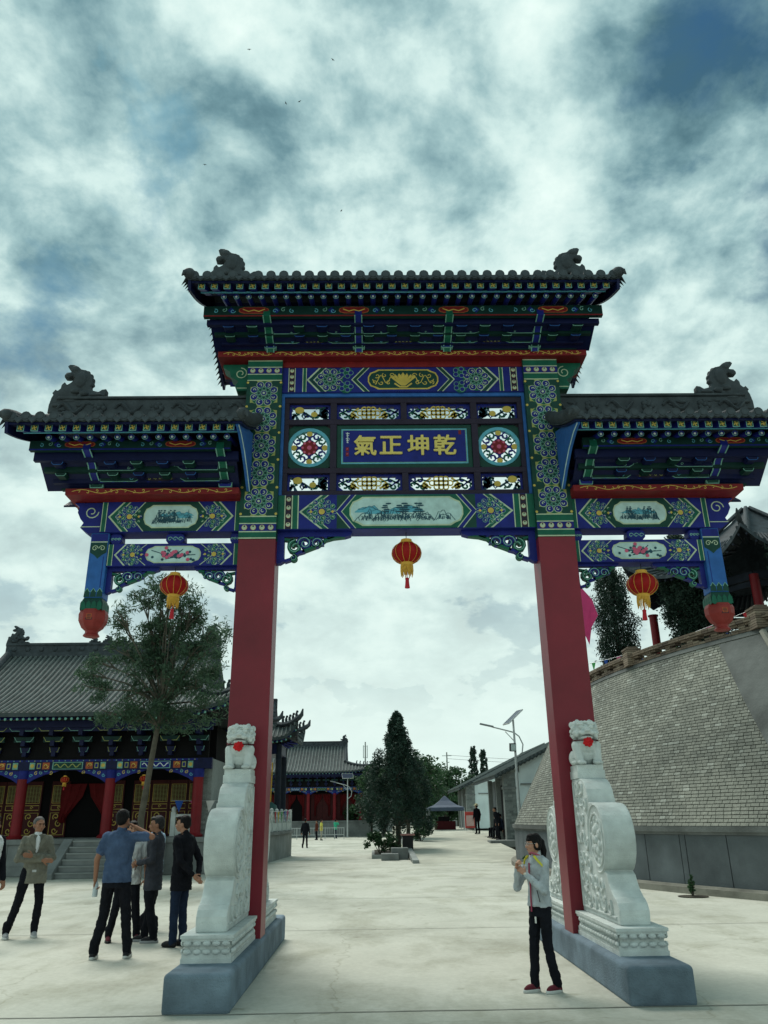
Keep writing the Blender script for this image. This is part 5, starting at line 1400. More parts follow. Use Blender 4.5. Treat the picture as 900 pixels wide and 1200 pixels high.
def ornament(parent, x, z, s, flip):
    o = link('ridge_dragon', DRAGON, parent, (x, 0, z)); o.scale = (-s if flip else s, s*1.3, s); return o
def hall(name, label, cx, cy, rotz, bays, bay, depth, plat_h, col_h, ze, zr_, porch, Lr, over, detail, plat_front=.75, lift=.7, doors=True, group='temple halls'):
    t = thing(name, label, 'temple', (cx, cy, 0), rotz, group)
    half = bays*bay/2; y0 = -depth/2; yw = y0+porch; zp = plat_h
    # platform
    px, pf = half+1.0, y0-plat_front
    MB().box(-px, px, pf, depth/2+.8, -.02, zp-.16).build('platform', M_SLAB, t)
    nsl = int(2*px/1.25)
    for i in range(nsl):
        a = -px+2*px*i/nsl; 
        for (z0_, z1_, o) in ((.02, .30, .035), (.31, zp-.17, .02)):
            MB().box(a+.008, a+2*px/nsl-.008, pf-o, pf+.02, z0_, z1_).build('stone', M_SLAB, t)
    MB().box(-px-.06, px+.06, pf-.07, depth/2+.85, zp-.16, zp).build('platform_cap', M_SLAB, t, bev=.015)
    # columns
    zt = zp+col_h
    for i in range(bays+1):
        x = -half+i*bay
        MB().lathe([(.27, zp), (.28, zp+.06), (.20, zp+.12), (.185, zp+.14), (.175, zt)], (x, y0, 0), 14).build('column', M_COLRED, t, 40)
        MB().lathe([(.18, zt-.28), (.19, zt-.26), (.19, zt-.02), (.18, zt)], (x, y0, 0), 14, 0).build('capital', PAL[NAVY], t, 40)
    # wall behind the porch
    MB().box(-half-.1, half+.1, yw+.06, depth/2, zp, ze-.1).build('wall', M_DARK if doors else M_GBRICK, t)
    for s in (-1, 1): MB().box(*sorted((s*(half+.12), s*(half+.42))), y0+.25, depth/2+.05, zp, zt+.35).build('gable_wall', M_GBRICK, t)
    if detail:
        gb = MB(); nr_ = random.Random(2)
        for s in (-1, 1):
            for r in range(int((zt+.3-zp)/.085)):
                for k in range(2):
                    x0_ = s*(half+.13)+s*(.15*k); gb.box(*sorted((x0_, x0_+s*.135)), y0+.235, y0+.26, zp+r*.085, zp+r*.085+.07)
        kind(gb.build('gable_bricks', M_GBRICK, t), 'stuff')
    # doors: each bay of four leaves
    for b_ in range(bays):
        xa = -half+b_*bay+.16; w = (bay-.32)/4; mid = b_ == bays//2
        for k in range(4):
            a = xa+k*w
            if mid and k in (1, 2): continue
            d = MB().box(a+.01, a+w-.01, yw-.02, yw+.05, zp+.02, zt-.25).build('door', M_DOOR, t)
            if detail:
                P = Paint(yw-.02); z0_ = zp+.1; zm = zp+.95
                ba, bb = a+.07, a+w-.07
                for (u0, u1, q0, q1) in ((ba, bb, z0_, zm-.1), (ba, bb, zm, zm+.16), (ba, bb, zm+.24, zt-.4)):
                    P.line([(u0, q0), (u1, q0), (u1, q1), (u0, q1), (u0, q0)], .022, GOLD, 1)
                c = (ba+bb)/2
                for j in range(3): P.curl(c+(.06 if j % 2 else -.06), z0_+.14+j*.24, .12, j*2.0, 1.1 if j % 2 else -1.1, .032, GOLD, 2, 12)
                P.curl(c, zm+.08, .06, 0, 1, .02, GOLD, 2, 8)
                for j in range(5): P.line([(ba+.05+j*(bb-ba-.1)/4, zm+.26), (ba+.05+j*(bb-ba-.1)/4, zt-.42)], .012, OLIVE, 1)
                for j in range(12): P.line([(ba+.02, zm+.30+j*(zt-.7-zm)/12), (bb-.02, zm+.30+j*(zt-.7-zm)/12)], .012, OLIVE, 1.5)
                P.build('gilt_ornament', PAL, d)
        if mid or not detail:
            for s in (-1, 1):                                 # gathered curtains
                cu = MB(); c = -half+(b_+.5)*bay; n_ = 9
                rows = [(zt-.35, .02, .62), (zt-.8, .10, .62), (zt-1.2, .30, .60), (zt-1.55, .46, .62), (zp+.5, .47, .60)]
                vs = []; fs = []
                for j, (z, xi, xo) in enumerate(rows):
                    for i in range(n_):
                        u = xi+(xo-xi)*i/(n_-1); vs.append((c+s*u*bay*.5, yw-.10+.04*math.sin(i*2.2), z))
                for j in range(len(rows)-1): fs += [(j*n_+i, j*n_+i+1, (j+1)*n_+i+1, (j+1)*n_+i) for i in range(n_-1)]
                cu.add(vs, fs); cu.add([(v[0], v[1]+.03, v[2]) for v in vs], [f[::-1] for f in fs]); cu.build('curtain', M_CURT, t, 60)
    # frieze beams with painted panels
    fz0, fz1 = zt, zt+.36
    fb = MB().box(-half-.45, half+.45, y0-.10, y0+.12, fz0, fz1).build('frieze', PAL[SHADE_NAVY], t)
    P = Paint(y0-.10)
    for b_ in range(bays):
        xa = -half+b_*bay; c = xa+bay/2; m = (fz0+fz1)/2
        P.rect(xa+.05, xa+bay-.05, fz0+.02, fz1-.09, SHADE_NAVY, 1); P.rect(xa+.05, xa+bay-.05, fz1-.07, fz1-.02, NAVY, 1)
        for j in range(14): P.disc(xa+.15+j*(bay-.3)/13, fz1-.045, .02, (LINE, OLIVE, SKYB)[j % 3], 2, 6)
        k = bay/3.0
        for s in (-1, 1):
            P.rect(*sorted((c+s*.62*k, c+s*.86*k)), fz0+.04, fz1-.1, ORANGE, 2); P.curl(c+s*.74*k, m-.03, .09, 0, 1.2*s, .03, GOLD, 3, 9); P.curl(c+s*.74*k, m-.06, .05, 2, 1, .03, RED, 3.5, 7)
            P.rect(*sorted((c+s*.92*k, c+s*1.05*k)), fz0+.06, fz1-.12, OLIVE, 2); P.rect(*sorted((c+s*.945*k, c+s*1.025*k)), fz0+.09, fz1-.15, NAVY, 3)
            P.rect(*sorted((c+s*1.12*k, c+s*1.30*k)), fz0+.04, fz1-.1, LINE, 2); P.disc(c+s*1.21*k, m-.03, .07, GOLD, 3, 9)
        P.rect(c-.52*k, c+.52*k, fz0+.03, fz1-.09, LINE, 1.6); P.rect(c-.49*k, c+.49*k, fz0+.05, fz1-.11, DGREEN if b_ % 2 else NAVY, 2)
        P.line([(c-.45*k+.9*k*j/16, m-.03+.06*math.sin(j*1.3)) for j in range(17)], .03, WHITE if b_ % 2 == 0 else OLIVE, 3)
    P.build('painted_panels', PAL, fb)
    # openwork arches below the frieze
    for b_ in range(bays):
        for s in (-1, 1):
            xc = -half+(b_ + (0 if s > 0 else 1))*bay; pts = [(0, 0), (bay*.40, 0), (bay*.36, -.06), (bay*.24, -.14), (bay*.13, -.28), (.17, -.42), (0, -.44)]
            sp_ = MB().prism([(xc+s*u, zt+v) for u, v in pts], 'xz', y0-.05, y0+.05).build('spandrel', PAL[NAVY], t)
            P = Paint(y0-.05)
            for k in range(5): P.curl(xc+s*(.26+.17*k)*bay/3, zt-.07-(.10 if k < 2 else 0)+(.08*(k % 2)), .065, k, s*1.1, .022, (SKYB, GOLD, LINE)[k % 3], 1, 8)
            P.build('painted_pattern', PAL, sp_)
    # bracket sets
    bz = fz1; gap = ze-.20-bz
    nb_ = bays*3+1
    for i in range(nb_):
        x = -half+i*bay/3; mb = MB()
        for k in range(3):
            yy = y0-.05-.22*k; zz = bz+gap*(.08+.27*k); w = .12+.12*k
            mb.box(x-.07, x+.07, yy-.20, y0+.05, zz, zz+gap*.14, SHADE_NAVY); mb.box(x-w*1.4, x+w*1.4, yy-.14, yy-.04, zz+gap*.10, zz+gap*.24, SHADE_GREEN if k % 2 else SHADE_NAVY)
            if detail:
                q = Paint(yy-.142); 
                q.line([(x-w*1.4, zz+gap*.24), (x-w*1.0, zz+gap*.12), (x+w*1.0, zz+gap*.12), (x+w*1.4, zz+gap*.24)], .018, LINE if i % 2 else OLIVE, 1); mb.add(q.v, q.f, 0); mb.m[-len(q.f):] = q.m
        mb.build('bracket_set', PAL, t)
    MB().box(-half-.6, half+.6, y0-.75, y0-.65, ze-.42, ze-.20).build('eave_purlin', PAL[SHADE_NAVY], t)
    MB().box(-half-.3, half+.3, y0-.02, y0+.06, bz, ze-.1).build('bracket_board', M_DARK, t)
    xieshan(t, half+over, depth/2+over, Lr, ze, zr_, lift, ridge_h=.45 if detail else .5, spacing=.2 if detail else .34, ribr=.05 if detail else .075)
    for s in (-1, 1): ornament(t, s*(Lr+.1), zr_+.35, 1.1, s > 0)
    if doors and detail:
        for b_ in range(bays):
            c = -half+(b_+.5)*bay
    return t
# ---- the near hall on the left
H1 = hall('temple_hall', 'near temple hall with curtained red doors behind the group of men', -10.62, 32.4, 0, 3, 3.03, 6.8, 1.12, 2.2, 5.12, 8.05, 2.3, 4.3, 1.45, True, 0.70)
for k, (sc, x) in enumerate(((.75, -.75), (.85, -.2), (.75, .45))):
    o = link('ridge_ornament', DRAGON, H1, (x-.3, 0, 8.42)); o.scale = (sc*.8, 1, sc*.62)
# steps in front of the central bay
st = thing('stone_steps', 'grey stone steps with sloping cheek walls in front of the near hall', 'steps', (-8.5, 27.6, 0))
for i in range(6):
    MB().box(-1.35, 1.35, -.75+i*.25, .70, .004+i*.178, .004+(i+1)*.178-.003).build('step', M_SLAB, st, bev=.01)
    MB().box(-1.352, 1.352, -.765+i*.25, -.735+i*.25+.05, .004+(i+1)*.178-.045, .004+(i+1)*.178-.004+.003).build('nosing', M_CONC, st)
for s in (-1, 1):
    MB().prism([(-.95, .002), (.70, .002), (.70, 1.12), (.55, 1.12), (-.95, .16)], 'yz', *sorted((s*1.36, s*1.66))).build('cheek_wall', M_SLAB, st, bev=.01)
for k, x in enumerate((-10.6, -7.9)):
    lantern((x, 28.75, 3.0), ('small red lantern hanging over the curtained doorway of the near hall', 'small red lantern hanging by the leafy tree trunk under the near hall eaves')[k], 3.6, .62)
# ---- far hall
hall('temple_hall', 'distant temple hall with red columns seen through the arch', -8.2, 92, 0, 5, 2.75, 8, 1.55, 2.95, 6.35, 9.35, 1.6, 5.3, 1.0, False, 1.2, .5)
# ---- small pavilion whose corner shows beside the left pillar
PV2 = thing('corner_pavilion', 'grey tiled pavilion corner with upturned eave and bell beside the left red pillar', 'pavilion', (-5.75, 40.5, 0))
xieshan(PV2, 2.15, 2.0, .9, 5.25, 7.0, .75, .5, .2, .045, 8, .3)
for sx in (-1, 1):
    for sy in (-1, 1): MB().lathe([(.15, 1.1), (.14, 5.0)], (sx*1.25, sy*1.2, 0), 10).build('column', M_EAVEDARK, PV2, 40)
MB().box(-1.35, 1.35, -1.3, 1.3, 4.55, 5.0).build('frieze', PAL[SHADE_NAVY], PV2)
MB().tube([(2.16, -2.05, 5.7), (2.16, -2.05, 5.45)], .012, 5).lathe([(.02, 5.45), (.05, 5.42), (.06, 5.34), (.08, 5.28), (.02, 5.28)], (2.16, -2.05, 0), 8).lathe([(.005, 5.28), (.01, 5.2), (.06, 5.16), (.06, 5.1), (.01, 5.06)], (2.16, -2.05, 0), 6).build('wind_bell', M_IRON, PV2, 40)
# ---- raised court with white marble balustrade, between the two halls
RC = thing('raised_court', 'raised grey stone court wall with white marble balustrade beside the left pillar', 'court wall', (0, 0, 0))
x0, x1, y0, y1, zp = -7.05, -4.45, 29.4, 41.6, 1.15
MB().add([(x0, y0, -.02), (x1-.15, y0, -.02), (x1+.45, y1, -.02), (x0, y1, -.02), (x0, y0, zp-.12), (x1-.15, y0, zp-.12), (x1+.45, y1, zp-.12), (x0, y1, zp-.12)], [(0, 3, 2, 1), (4, 5, 6, 7), (0, 1, 5, 4), (1, 2, 6, 5), (2, 3, 7, 6), (3, 0, 4, 7)]).build('wall', M_CONC, RC)
MB().add([(x0, y0-.08, zp-.12), (x1-.07, y0-.08, zp-.12), (x1+.53, y1+.08, zp-.12), (x0, y1+.08, zp-.12), (x0, y0-.08, zp), (x1-.07, y0-.08, zp), (x1+.53, y1+.08, zp), (x0, y1+.08, zp)], [(0, 3, 2, 1), (4, 5, 6, 7), (0, 1, 5, 4), (1, 2, 6, 5), (2, 3, 7, 6), (3, 0, 4, 7)]).build('cap', M_SLAB, RC)
MB().box(x0, x1-.1, y0-.14, y0+.1, -.01, .12).build('footing', M_CONC, RC)
posts = [(x0+.1+k*1.17, y0+.08) for k in range(2)]+[(x1-.25+.6*k/9, y0+.08+(y1-y0-.16)*k/9) for k in range(10)]
for (x, y) in posts:
    MB().box(x-.08, x+.08, y-.08, y+.08, zp, zp+.78).lathe([(.07, zp+.78), (.09, zp+.84), (.08, zp+.9), (.03, zp+.95)], (x, y, 0), 8).build('rail_post', M_WHITEST, RC, 50)
for i in range(len(posts)-1):
    a, b_ = Vector((*posts[i], 0)), Vector((*posts[i+1], 0)); d = (b_-a).normalized(); n_ = Vector((-d.y, d.x, 0))
    for w, z0_, z1_, nm in ((.05, zp+.02, zp+.36, 'rail_panel'), (.06, zp+.60, zp+.70, 'rail')):
        q = [a+d*.08+n_*w, b_-d*.08+n_*w, b_-d*.08-n_*w, a+d*.08-n_*w]
        MB().add([(p.x, p.y, z0_) for p in q]+[(p.x, p.y, z1_) for p in q], [(0, 3, 2, 1), (4, 5, 6, 7), (0, 1, 5, 4), (1, 2, 6, 5), (2, 3, 7, 6), (3, 0, 4, 7)]).build(nm, M_WHITEST, RC)
    c = (a+b_)/2; MB().lathe([(.05, zp+.36), (.10, zp+.42), (.05, zp+.50), (.11, zp+.60)], (c.x, c.y, 0), 8).build('rail_support', M_WHITEST, RC, 50)
bunting('string of coloured pennants over the balustrade behind the man in black', (-7.0, 29.2, 2.3), (-4.3, 29.2, 2.35), 5, .05, .30, 3)
bunting('string of coloured pennants tied along the court side railing', (-4.55, 31.0, 2.05), (-4.0, 41.4, 2.1), 12, .12, .38, 0)
inc = thing('incense_burner', 'green drum shaped incense burner with gilt poles behind the white railing', 'incense burner', (-4.9, 39.0, 1.15))
MB().lathe([(.25, 0), (.2, .2), (.42, .5), (.5, .8), (.42, 1.1), (.2, 1.25)], (0, 0, 0), 14).build('bowl', mat('bronze_green', (.03, .09, .08), .5), inc, 50)
for q in (-.12, .12): MB().tube([(q, 0, 1.2), (q*1.3, 0, 3.0)], .03, 6).build('gilt_pole', M_LGOLD, inc)
# ================================================================ leafy tree before the near hall
def broad_tree(name, label, locp, trunk_pts, trunk_r, blobs, n, leaf, m, seed, group=None, aspect=.3, droop=.5, branch=True):
    """blobs: (x, y, z, r) crown clumps in local coordinates"""
    t = thing(name, label, 'tree', locp, 0, group); g = np.random.default_rng(seed); rr = random.Random(seed)
    cs = []; rs = []
    for (x, y, z, r) in blobs:
        for k in range(9):
            d = g.normal(size=3); d /= np.linalg.norm(d); q = r*(.45+.55*g.random())
            cs.append((x+d[0]*q, y+d[1]*q, z+d[2]*q*.8)); s = r*(.34+.3*g.random()); rs.append((s*1.15, s*1.15, s*.8))
    leaf_mesh('crown', clump_points(g, n, cs, rs), leaf, m, t, aspect, seed, droop)
    tr = MB(); tr.tube(trunk_pts, trunk_r, 10)
    if branch:
        top = [Vector(p) for p in trunk_pts]
        for (x, y, z, r) in blobs:
            a = top[-1] if z > top[-1].z-.2 else top[-2]; b = Vector((x, y, z)); c = a.lerp(b, .5)+Vector((rr.uniform(-.15, .15), rr.uniform(-.15, .15), .18))
            tr.tube([a, c, b], [trunk_r[-1]*.75, trunk_r[-1]*.5, .015], 6)
            for k in range(4):
                d = Vector((rr.gauss(0, 1), rr.gauss(0, 1), rr.gauss(.2, .6))).normalized()*r*.9; tr.tube([c.lerp(b, .6), b+d*.5, b+d], [.022, .014, .005], 4)
    tr.build('trunk', M_BARK, t, 60)
    return t
_q = random.Random(31); LT = []
for z, half, k in ((8.35, .35, 2), (7.9, .85, 4), (7.4, 1.35, 6), (6.9, 1.75, 7), (6.35, 1.95, 8), (5.85, 1.95, 7), (5.3, 1.85, 6), (4.75, 1.75, 5), (4.3, 1.3, 3)):
    for j in range(k):
        u = -1+2*(j+.5)/k+_q.uniform(-.25, .25); LT.append((.25+u*half, _q.uniform(-.7, .7)*half*.6, z+_q.uniform(-.2, .2), .42+.16*_q.random()))
broad_tree('leafy_tree', 'tall thin-trunked leafy tree in front of the near temple hall', (-6.48, 23.67, 0),
           [(0, 0, -.05), (.02, 0, .8), (.0, 0, 1.7), (.12, 0, 3.0), (.24, 0, 4.2), (.30, 0, 4.8)], [.16, .105, .09, .08, .07, .05],
           [(q[0], q[1], q[2], q[3]) for q in LT],
           23000, .074, M_LEAF, 8, None, .22, .7)
broad_tree('background_tree', 'green treetop rising behind the near hall roof', (-22.0, 45, 0), [(0, 0, 0), (0, 0, 5), (.2, 0, 7)], [.3, .22, .15],
           [(.5, 0, 9.2, 1.2), (-.9, 0, 9.0, 1.2), (1.4, 0, 8.4, 1.1), (0, 0, 8.0, 1.4), (2.3, .4, 8.0, .9)], 5000, .16, M_LEAF, 18, droop=.2)

# ================================================================ middle distance
M_RAMP = mat('pale_ramp_concrete', (.44, .44, .37), .9, .15, 1.2, .3, 25, dirt=.25)
rp = MB(); xs_ = (1.72, 6.4)
prof = [(33.0, .006), (44, .42), (58, .88), (80, 1.0), (80, -.05), (33.0, -.05)]
rp.prism(prof, 'yz', *xs_); kind(rp.build('ramp', M_RAMP), 'structure')
rk = MB(); rk.prism([(32.9, -.02), (44, .30), (52, .62), (52, .78), (44, .54), (32.9, .12)], 'yz', 1.48, 1.72); kind(rk.build('ramp_kerb', M_CONC), 'structure')
tr_ = MB(); tr_.prism([(44, .3), (58, .75), (80, .9), (80, -.05), (44, -.05)], 'yz', 6.41, 16); kind(tr_.build('terrace_ground', M_RAMP), 'structure')
M_SOIL = mat('planter_soil', (.055, .05, .04), .95, .3, 4, .6, 20)
PL = thing('planter_bed', 'low dark planter bed with concrete kerb under the tall conifer', 'planter', (1.0, 39.5, 0))
MB().box(-1.1, .45, -2.2, 3.4, -.02, .16).build('kerb', M_CONC, PL, bev=.02); MB().box(-.98, .33, -2.08, 3.3, .16, .19).build('soil', M_SOIL, PL)
for k, (x, y, s, lab) in enumerate(((.72, 35.9, .0, 'lower concrete block before the planter bed'), (1.15, 36.5, .2, 'taller concrete block beside the ramp kerb'))):
    tag(MB().box(x-.42, x+.30, y-.4, y+.45, -.01, .26+s).build('concrete_block', M_SLAB, None, bev=.02), lab, 'block')
BN = thing('litter_bin', 'dark square bin with pink lid beside the conifer trunk', 'bin', (1.55, 39.2, 0.1))
MB().box(-.24, .24, -.24, .24, -.1, .78).build('body', M_IRON, BN, bev=.03); MB().box(-.32, .32, -.28, .28, .78, .86).build('lid', mat('dusty_pink', (.45, .22, .2), .7), BN, bev=.02)
con = lambda u: (.80+.9*u if u < .22 else 1.17*(1-u)**.72)
column_tree('conifer_tree', 'tall pointed conifer standing in the planter bed beyond the arch', 'conifer', (1.15, 40.2, .1), 6.35, 1.45, 30000, .075, M_CON, 12, con, None, .13, .3, .2, lift=1.15, rag=.95, cl=.95)
def bush(label, locp, r, h, n, seed, m=M_LEAF2, leaf=.06):
    t = thing('shrub', label, 'shrub', locp, 0, 'low shrubs'); g = np.random.default_rng(seed)
    cs = [(g.normal()*r*.4, g.normal()*r*.4, h*(.25+.65*g.random())) for _ in range(14)]; rs = [(r*.35, r*.35, h*.22)]*14
    leaf_mesh('foliage', clump_points(g, n, cs, rs), leaf, m, t, .5, seed, -.2)
    mb = MB()
    for c in cs[:8]: mb.tube([(0, 0, 0), (c[0]*.5, c[1]*.5, c[2]*.5), c], [.02, .014, .006], 4)
    mb.build('stem', M_BARK, t); return t
bush('round green shrub at the near corner of the planter bed', (.25, 38.0, .18), .5, .95, 1500, 3)
bush('green shrub behind the dark bin along the ramp kerb', (2.5, 46.0, .35), .75, 1.1, 1800, 4)
bush('small green shrub right at the foot of the conifer trunk', (.9, 38.3, .18), .35, .6, 800, 5)
bush('tiny leafy sapling growing at the bastion kerb', (6.62, 18.1, 0), .10, .42, 120, 6, M_LEAF2, .05)
bush('small weedy plant growing in the paving near the ramp', (4.35, 24.6, 0), .16, .62, 160, 7, M_LEAF2, .055)
tag(MB().lathe([(.30, 0), (.31, .012), (.05, .014)], (6.62, 18.1, .004), 14).build('soil_patch', M_SOIL), 'dark soil patch around the tiny sapling at the bastion kerb', 'soil')
bgt = [(2.4, 90, 7.6, 3.2, 'wide green treetop rising behind the conifer tip'), (5.8, 96, 8.0, 3.2, 'wide green treetop behind the utility pole'), (-.3, 96, 6.4, 2.6, 'rounded green tree between the far hall and the conifer'), (1.0, 84, 6.2, 2.6, 'dense green tree directly behind the conifer on its far hall side'), (4.2, 74, 7.0, 2.7, 'dense green tree behind the conifer above the blue tent'), (6.9, 82, 6.6, 2.6, 'green tree standing behind the blue tent'), (9.2, 92, 6.0, 2.4, 'dull green tree beyond the tent and the far gable'), (-1.5, 90, 4.6, 1.5, 'low dark tree next to the solar lamp by the far hall')]
for k, (x, y, h, r, lab) in enumerate(bgt):
    q = random.Random(k+40)
    bl = [(q.uniform(-.75, .75)*r, q.uniform(-.5, .5)*r, h*(.32+.6*q.random()), r*(.35+.2*q.random())) for _ in range(15)]
    broad_tree('background_tree', lab, (x, y, 0), [(0, 0, -.1), (.05, 0, h*.3), (0, 0, h*.55)], [.2, .16, .1], bl, 8000, .16, M_LEAF2 if k != 6 else M_LEAF, 60+k, 'trees beyond the arch', .5, .1)
pop = lambda u: (.6+.8*u if u < .5 else max(.05, 1.0-1.1*(u-.5)))
for k, (x, h, lab) in enumerate(((13.6, 10.6, 'taller slim poplar on the skyline above the white gables'), (14.9, 10.2, 'shorter slim poplar on the skyline above the white gables'))):
    column_tree('poplar_tree', lab, 'poplar', (x, 112, 0), h, .8, 5000, .17, M_CON, 20+k, pop, 'poplars on the skyline')
_q = random.Random(77)
broad_tree('background_tree', 'rounded bushy green tree leaning out from behind the conifer towards the tent', (1.95, 49, .3), [(0, 0, -.4), (.05, 0, 1.2), (0, 0, 2.4)], [.14, .11, .07],
           [(_q.uniform(-.9, .9), _q.uniform(-.8, .8), 1.3+3.0*_q.random(), .55+.2*_q.random()) for _ in range(18)], 12000, .10, M_LEAF2, 91, 'trees beyond the arch', .45, .1)
# low wall and distant tree belt closing the view
tag(MB().box(-60, 60, 118, 118.4, -.1, 2.2).build('boundary_wall', M_CONC), 'long grey boundary wall far behind the trees', 'wall')
g = np.random.default_rng(5); cs = [(x, 130+g.normal()*3, 1.5+2.2*g.random()) for x in np.arange(-90, 110, 1.6)]
kind(leaf_mesh('distant_trees', clump_points(g, 26000, cs, [(2.0, 2.0, 1.9)]*len(cs)), .32, M_LEAF2, None, .5, 4), 'stuff')

# ---- pop-up tent
TN = thing('canopy_tent', 'small dark blue pop-up canopy tent at the end of the ramp', 'tent', (4.95, 58.5, .88))
M_TENT = mat('navy_tent_cloth', (.06, .08, .12), .6, .15, 3)
mb = MB(); w = 1.22
rows = [(w, 1.42), (w*.62, 1.58), (w*.3, 1.86), (w*.08, 2.14), (.01, 2.2)]
vs = [(sx*r, sy*r, z) for r, z in rows for sx, sy in ((-1, -1), (1, -1), (1, 1), (-1, 1))]
mb.add(vs+[(-w, -w, 1.2), (w, -w, 1.2), (w, w, 1.2), (-w, w, 1.2)], [(j*4+i, j*4+(i+1) % 4, (j+1)*4+(i+1) % 4, (j+1)*4+i) for j in range(4) for i in range(4)]+[(20+i, 20+(i+1) % 4, (i+1) % 4, i) for i in range(4)])
mb.build('canopy', M_TENT, TN)
for sx in (-1, 1):
    for sy in (-1, 1): MB().tube([(sx*w*.98, sy*w*.98, 0), (sx*w*.98, sy*w*.98, 1.4)], .03, 6).build('leg', M_STEEL, TN)
ST = thing('market_table', 'low table with a red cloth and boxes inside the canopy tent', 'table', (4.9, 58.3, .88))
MB().box(-.7, .7, -.35, .35, 0, .55).build('cloth', mat('red_table_cloth', (.05, .006, .008), .8), ST); MB().box(-.45, .3, -.2, .25, .55, .85).build('boxes', M_DARK, ST)
# ---- notice board
NB = thing('notice_board', 'red framed notice board standing beside the straw-hatted visitor', 'notice board', (6.2, 54.5, .86))
MB().box(-.33, .33, -.03, .03, .14, 1.12).build('frame', mat('notice_red', (.50, .07, .06), .6), NB, bev=.02); MB().box(-.25, .25, -.04, -.031, .26, .9).build('sheet', mat('notice_pale', (.6, .42, .40), .7), NB)
for s in (-1, 1): MB().box(s*.3-.025, s*.3+.025, -.15, .15, 0, .14).build('foot', M_STEEL, NB)

# ---- white gabled brick houses
def house(name, label, x0, y0, wx, dy, z0, h, slope, group):
    t = thing(name, label, 'house', (x0, y0, z0), 0, group)
    # gable wall faces the camera; eave along the left (-x) side with a porch
    r = wx*slope
    MB().prism([(.9, 0), (wx, 0), (wx, h+r-.05), (.9, h+.9*slope-.05)], 'xz', .06, dy).build('wall', M_BLADE, t)
    pier = MB().box(0, .62, 0, .5, 0, h-.1)
    pier.build('pier', M_GBRICK, t)
    br = MB()
    for k in range(int((h-.15)/.135)):
        n_ = 2 if k % 2 else 3
        for i in range(n_): br.box(.0+.62*i/n_+.006, .62*(i+1)/n_-.006, -.02, .01, k*.135+.01, k*.135+.127)
    kind(br.build('pier_bricks', M_GBRICK, t), 'stuff')
    MB().box(-.05, .66, -.05, .52, h*.73, h*.73+.12).build('pier_band', M_SLAB, t)
    MB().box(.64, .90, .04, .5, 0, h-.1).build('corner_strip', M_BLADE, t)
    MB().box(.55, .9, .5, dy, 0, h-.25).build('porch_wall', mat('porch_grey', (.15, .17, .18), .8, .15, 2), t)
    for k in range(3): MB().box(.5, .55, 1.2+k*2.2, 2.3+k*2.2, .1, h-.6).build('window', M_DARK, t)
    for yy in (3.2, 6.4): MB().box(.05, .3, yy, yy+.25, 0, h-.25).build('porch_post', M_GBRICK, t)
    rf = MB(); th = .16; ov = .5
    rf.prism([(-ov, h-.42), (wx, h+r+.05), (wx, h+r+.05+th), (-ov, h-.42+th)], 'xz', -.32, dy+.2)
    rf = rf.build('roof', M_HTILE, t)
    rb = MB()
    for k in range(int((dy+.4)/.3)): rb.tube([(-ov-.05, -.2+k*.3, h-.42+th+.02), (wx, -.2+k*.3, h+r+.05+th+.02)], .07, 5)
    kind(rb.build('tile_rows', M_HRIB, rf), 'stuff')
    vt = MB()
    for k in range(int((wx+ov)/.22)):
        u = -ov+.1+k*.22; z = h-.42+(u+ov)/(wx+ov)*(r+.47); vt.ell((u, -.33, z+.06), (.09, .06, .10), 7, 5)
    vt.build('verge_tiles', M_HTILE, rf)
    MB().box(.9, wx, -.02, .05, h-.72, h-.66).build('string_course', M_SLAB, t)
    return t
house('village_house', 'nearer white gabled house with grey brick pier behind the tall solar lamp', 6.95, 44.5, 6.5, 9, .45, 3.5, .44, 'white gabled houses')
house('village_house', 'farther white gabled house with grey brick corner behind the notice board', 6.75, 61, 6.0, 9, .9, 3.05, .42, 'white gabled houses')
MB_step = tag(MB().box(5.9, 9.4, 43.2, 44.4, .2, .52).build('house_step', M_SLAB, None, bev=.02), 'low stone step in front of the nearer gabled house pier', 'step')

# ---- solar street lamps
def lamp(name, label, locp, H, hd, panel_tilt, flood, facing):
    t = thing(name, label, 'street lamp', locp, facing, 'solar street lamps')
    MB().tube([(0, 0, 0), (0, 0, H)], [.085, .05], 10).build('pole', M_STEEL, t, 60)
    MB().box(-.16, .16, -.16, .16, 0, .03).build('base_plate', M_STEEL, t)
    pn = MB().box(-.55, .55, -.33, .33, -.02, .02).build('solar_panel', mat('solar_cells', (.03, .04, .07), .25), t); pn.location = (0, 0, H+.12); pn.rotation_euler = panel_tilt
    pf = MB()
    for a in ((-.57, .57, -.35, -.33), (-.57, .57, .33, .35), (-.57, -.55, -.33, .33), (.55, .57, -.33, .33)): pf.box(*a, -.03, .03)
    pf.build('panel_frame', M_STEEL, pn)
    MB().tube([(.0, 0, hd-1.35), (.35, 0, hd-1.1), (.42, 0, hd-.7), (.25, 0, hd-.30), (0, 0, hd-.1), (-.6, 0, hd+.06), (-1.15, 0, hd+.2)], .035, 8).build('arm', M_STEEL, t, 60)
    MB().tube([(0, 0, hd-.55), (-.45, 0, hd-.05)], .022, 6).build('brace', M_STEEL, t)
    hdm = MB().box(-.36, .36, -.09, .09, -.04, .04).build('lamp_head', mat('lamp_grey', (.22, .24, .25), .5), t, bev=.02); hdm.location = (-1.4, 0, hd+.28); hdm.rotation_euler = (0, .22, 0)
    if flood:
        f = MB().box(-.16, .16, -.1, .1, -.2, .2).build('floodlight', M_IRON, t, bev=.02); f.location = (-.14, -.14, hd-.85); f.rotation_euler = (.15, 0, .15)
        MB().box(-.13, .13, -.105, -.101, -.16, .16).build('lens', mat('flood_glass', (.5, .6, .6), .2), f)
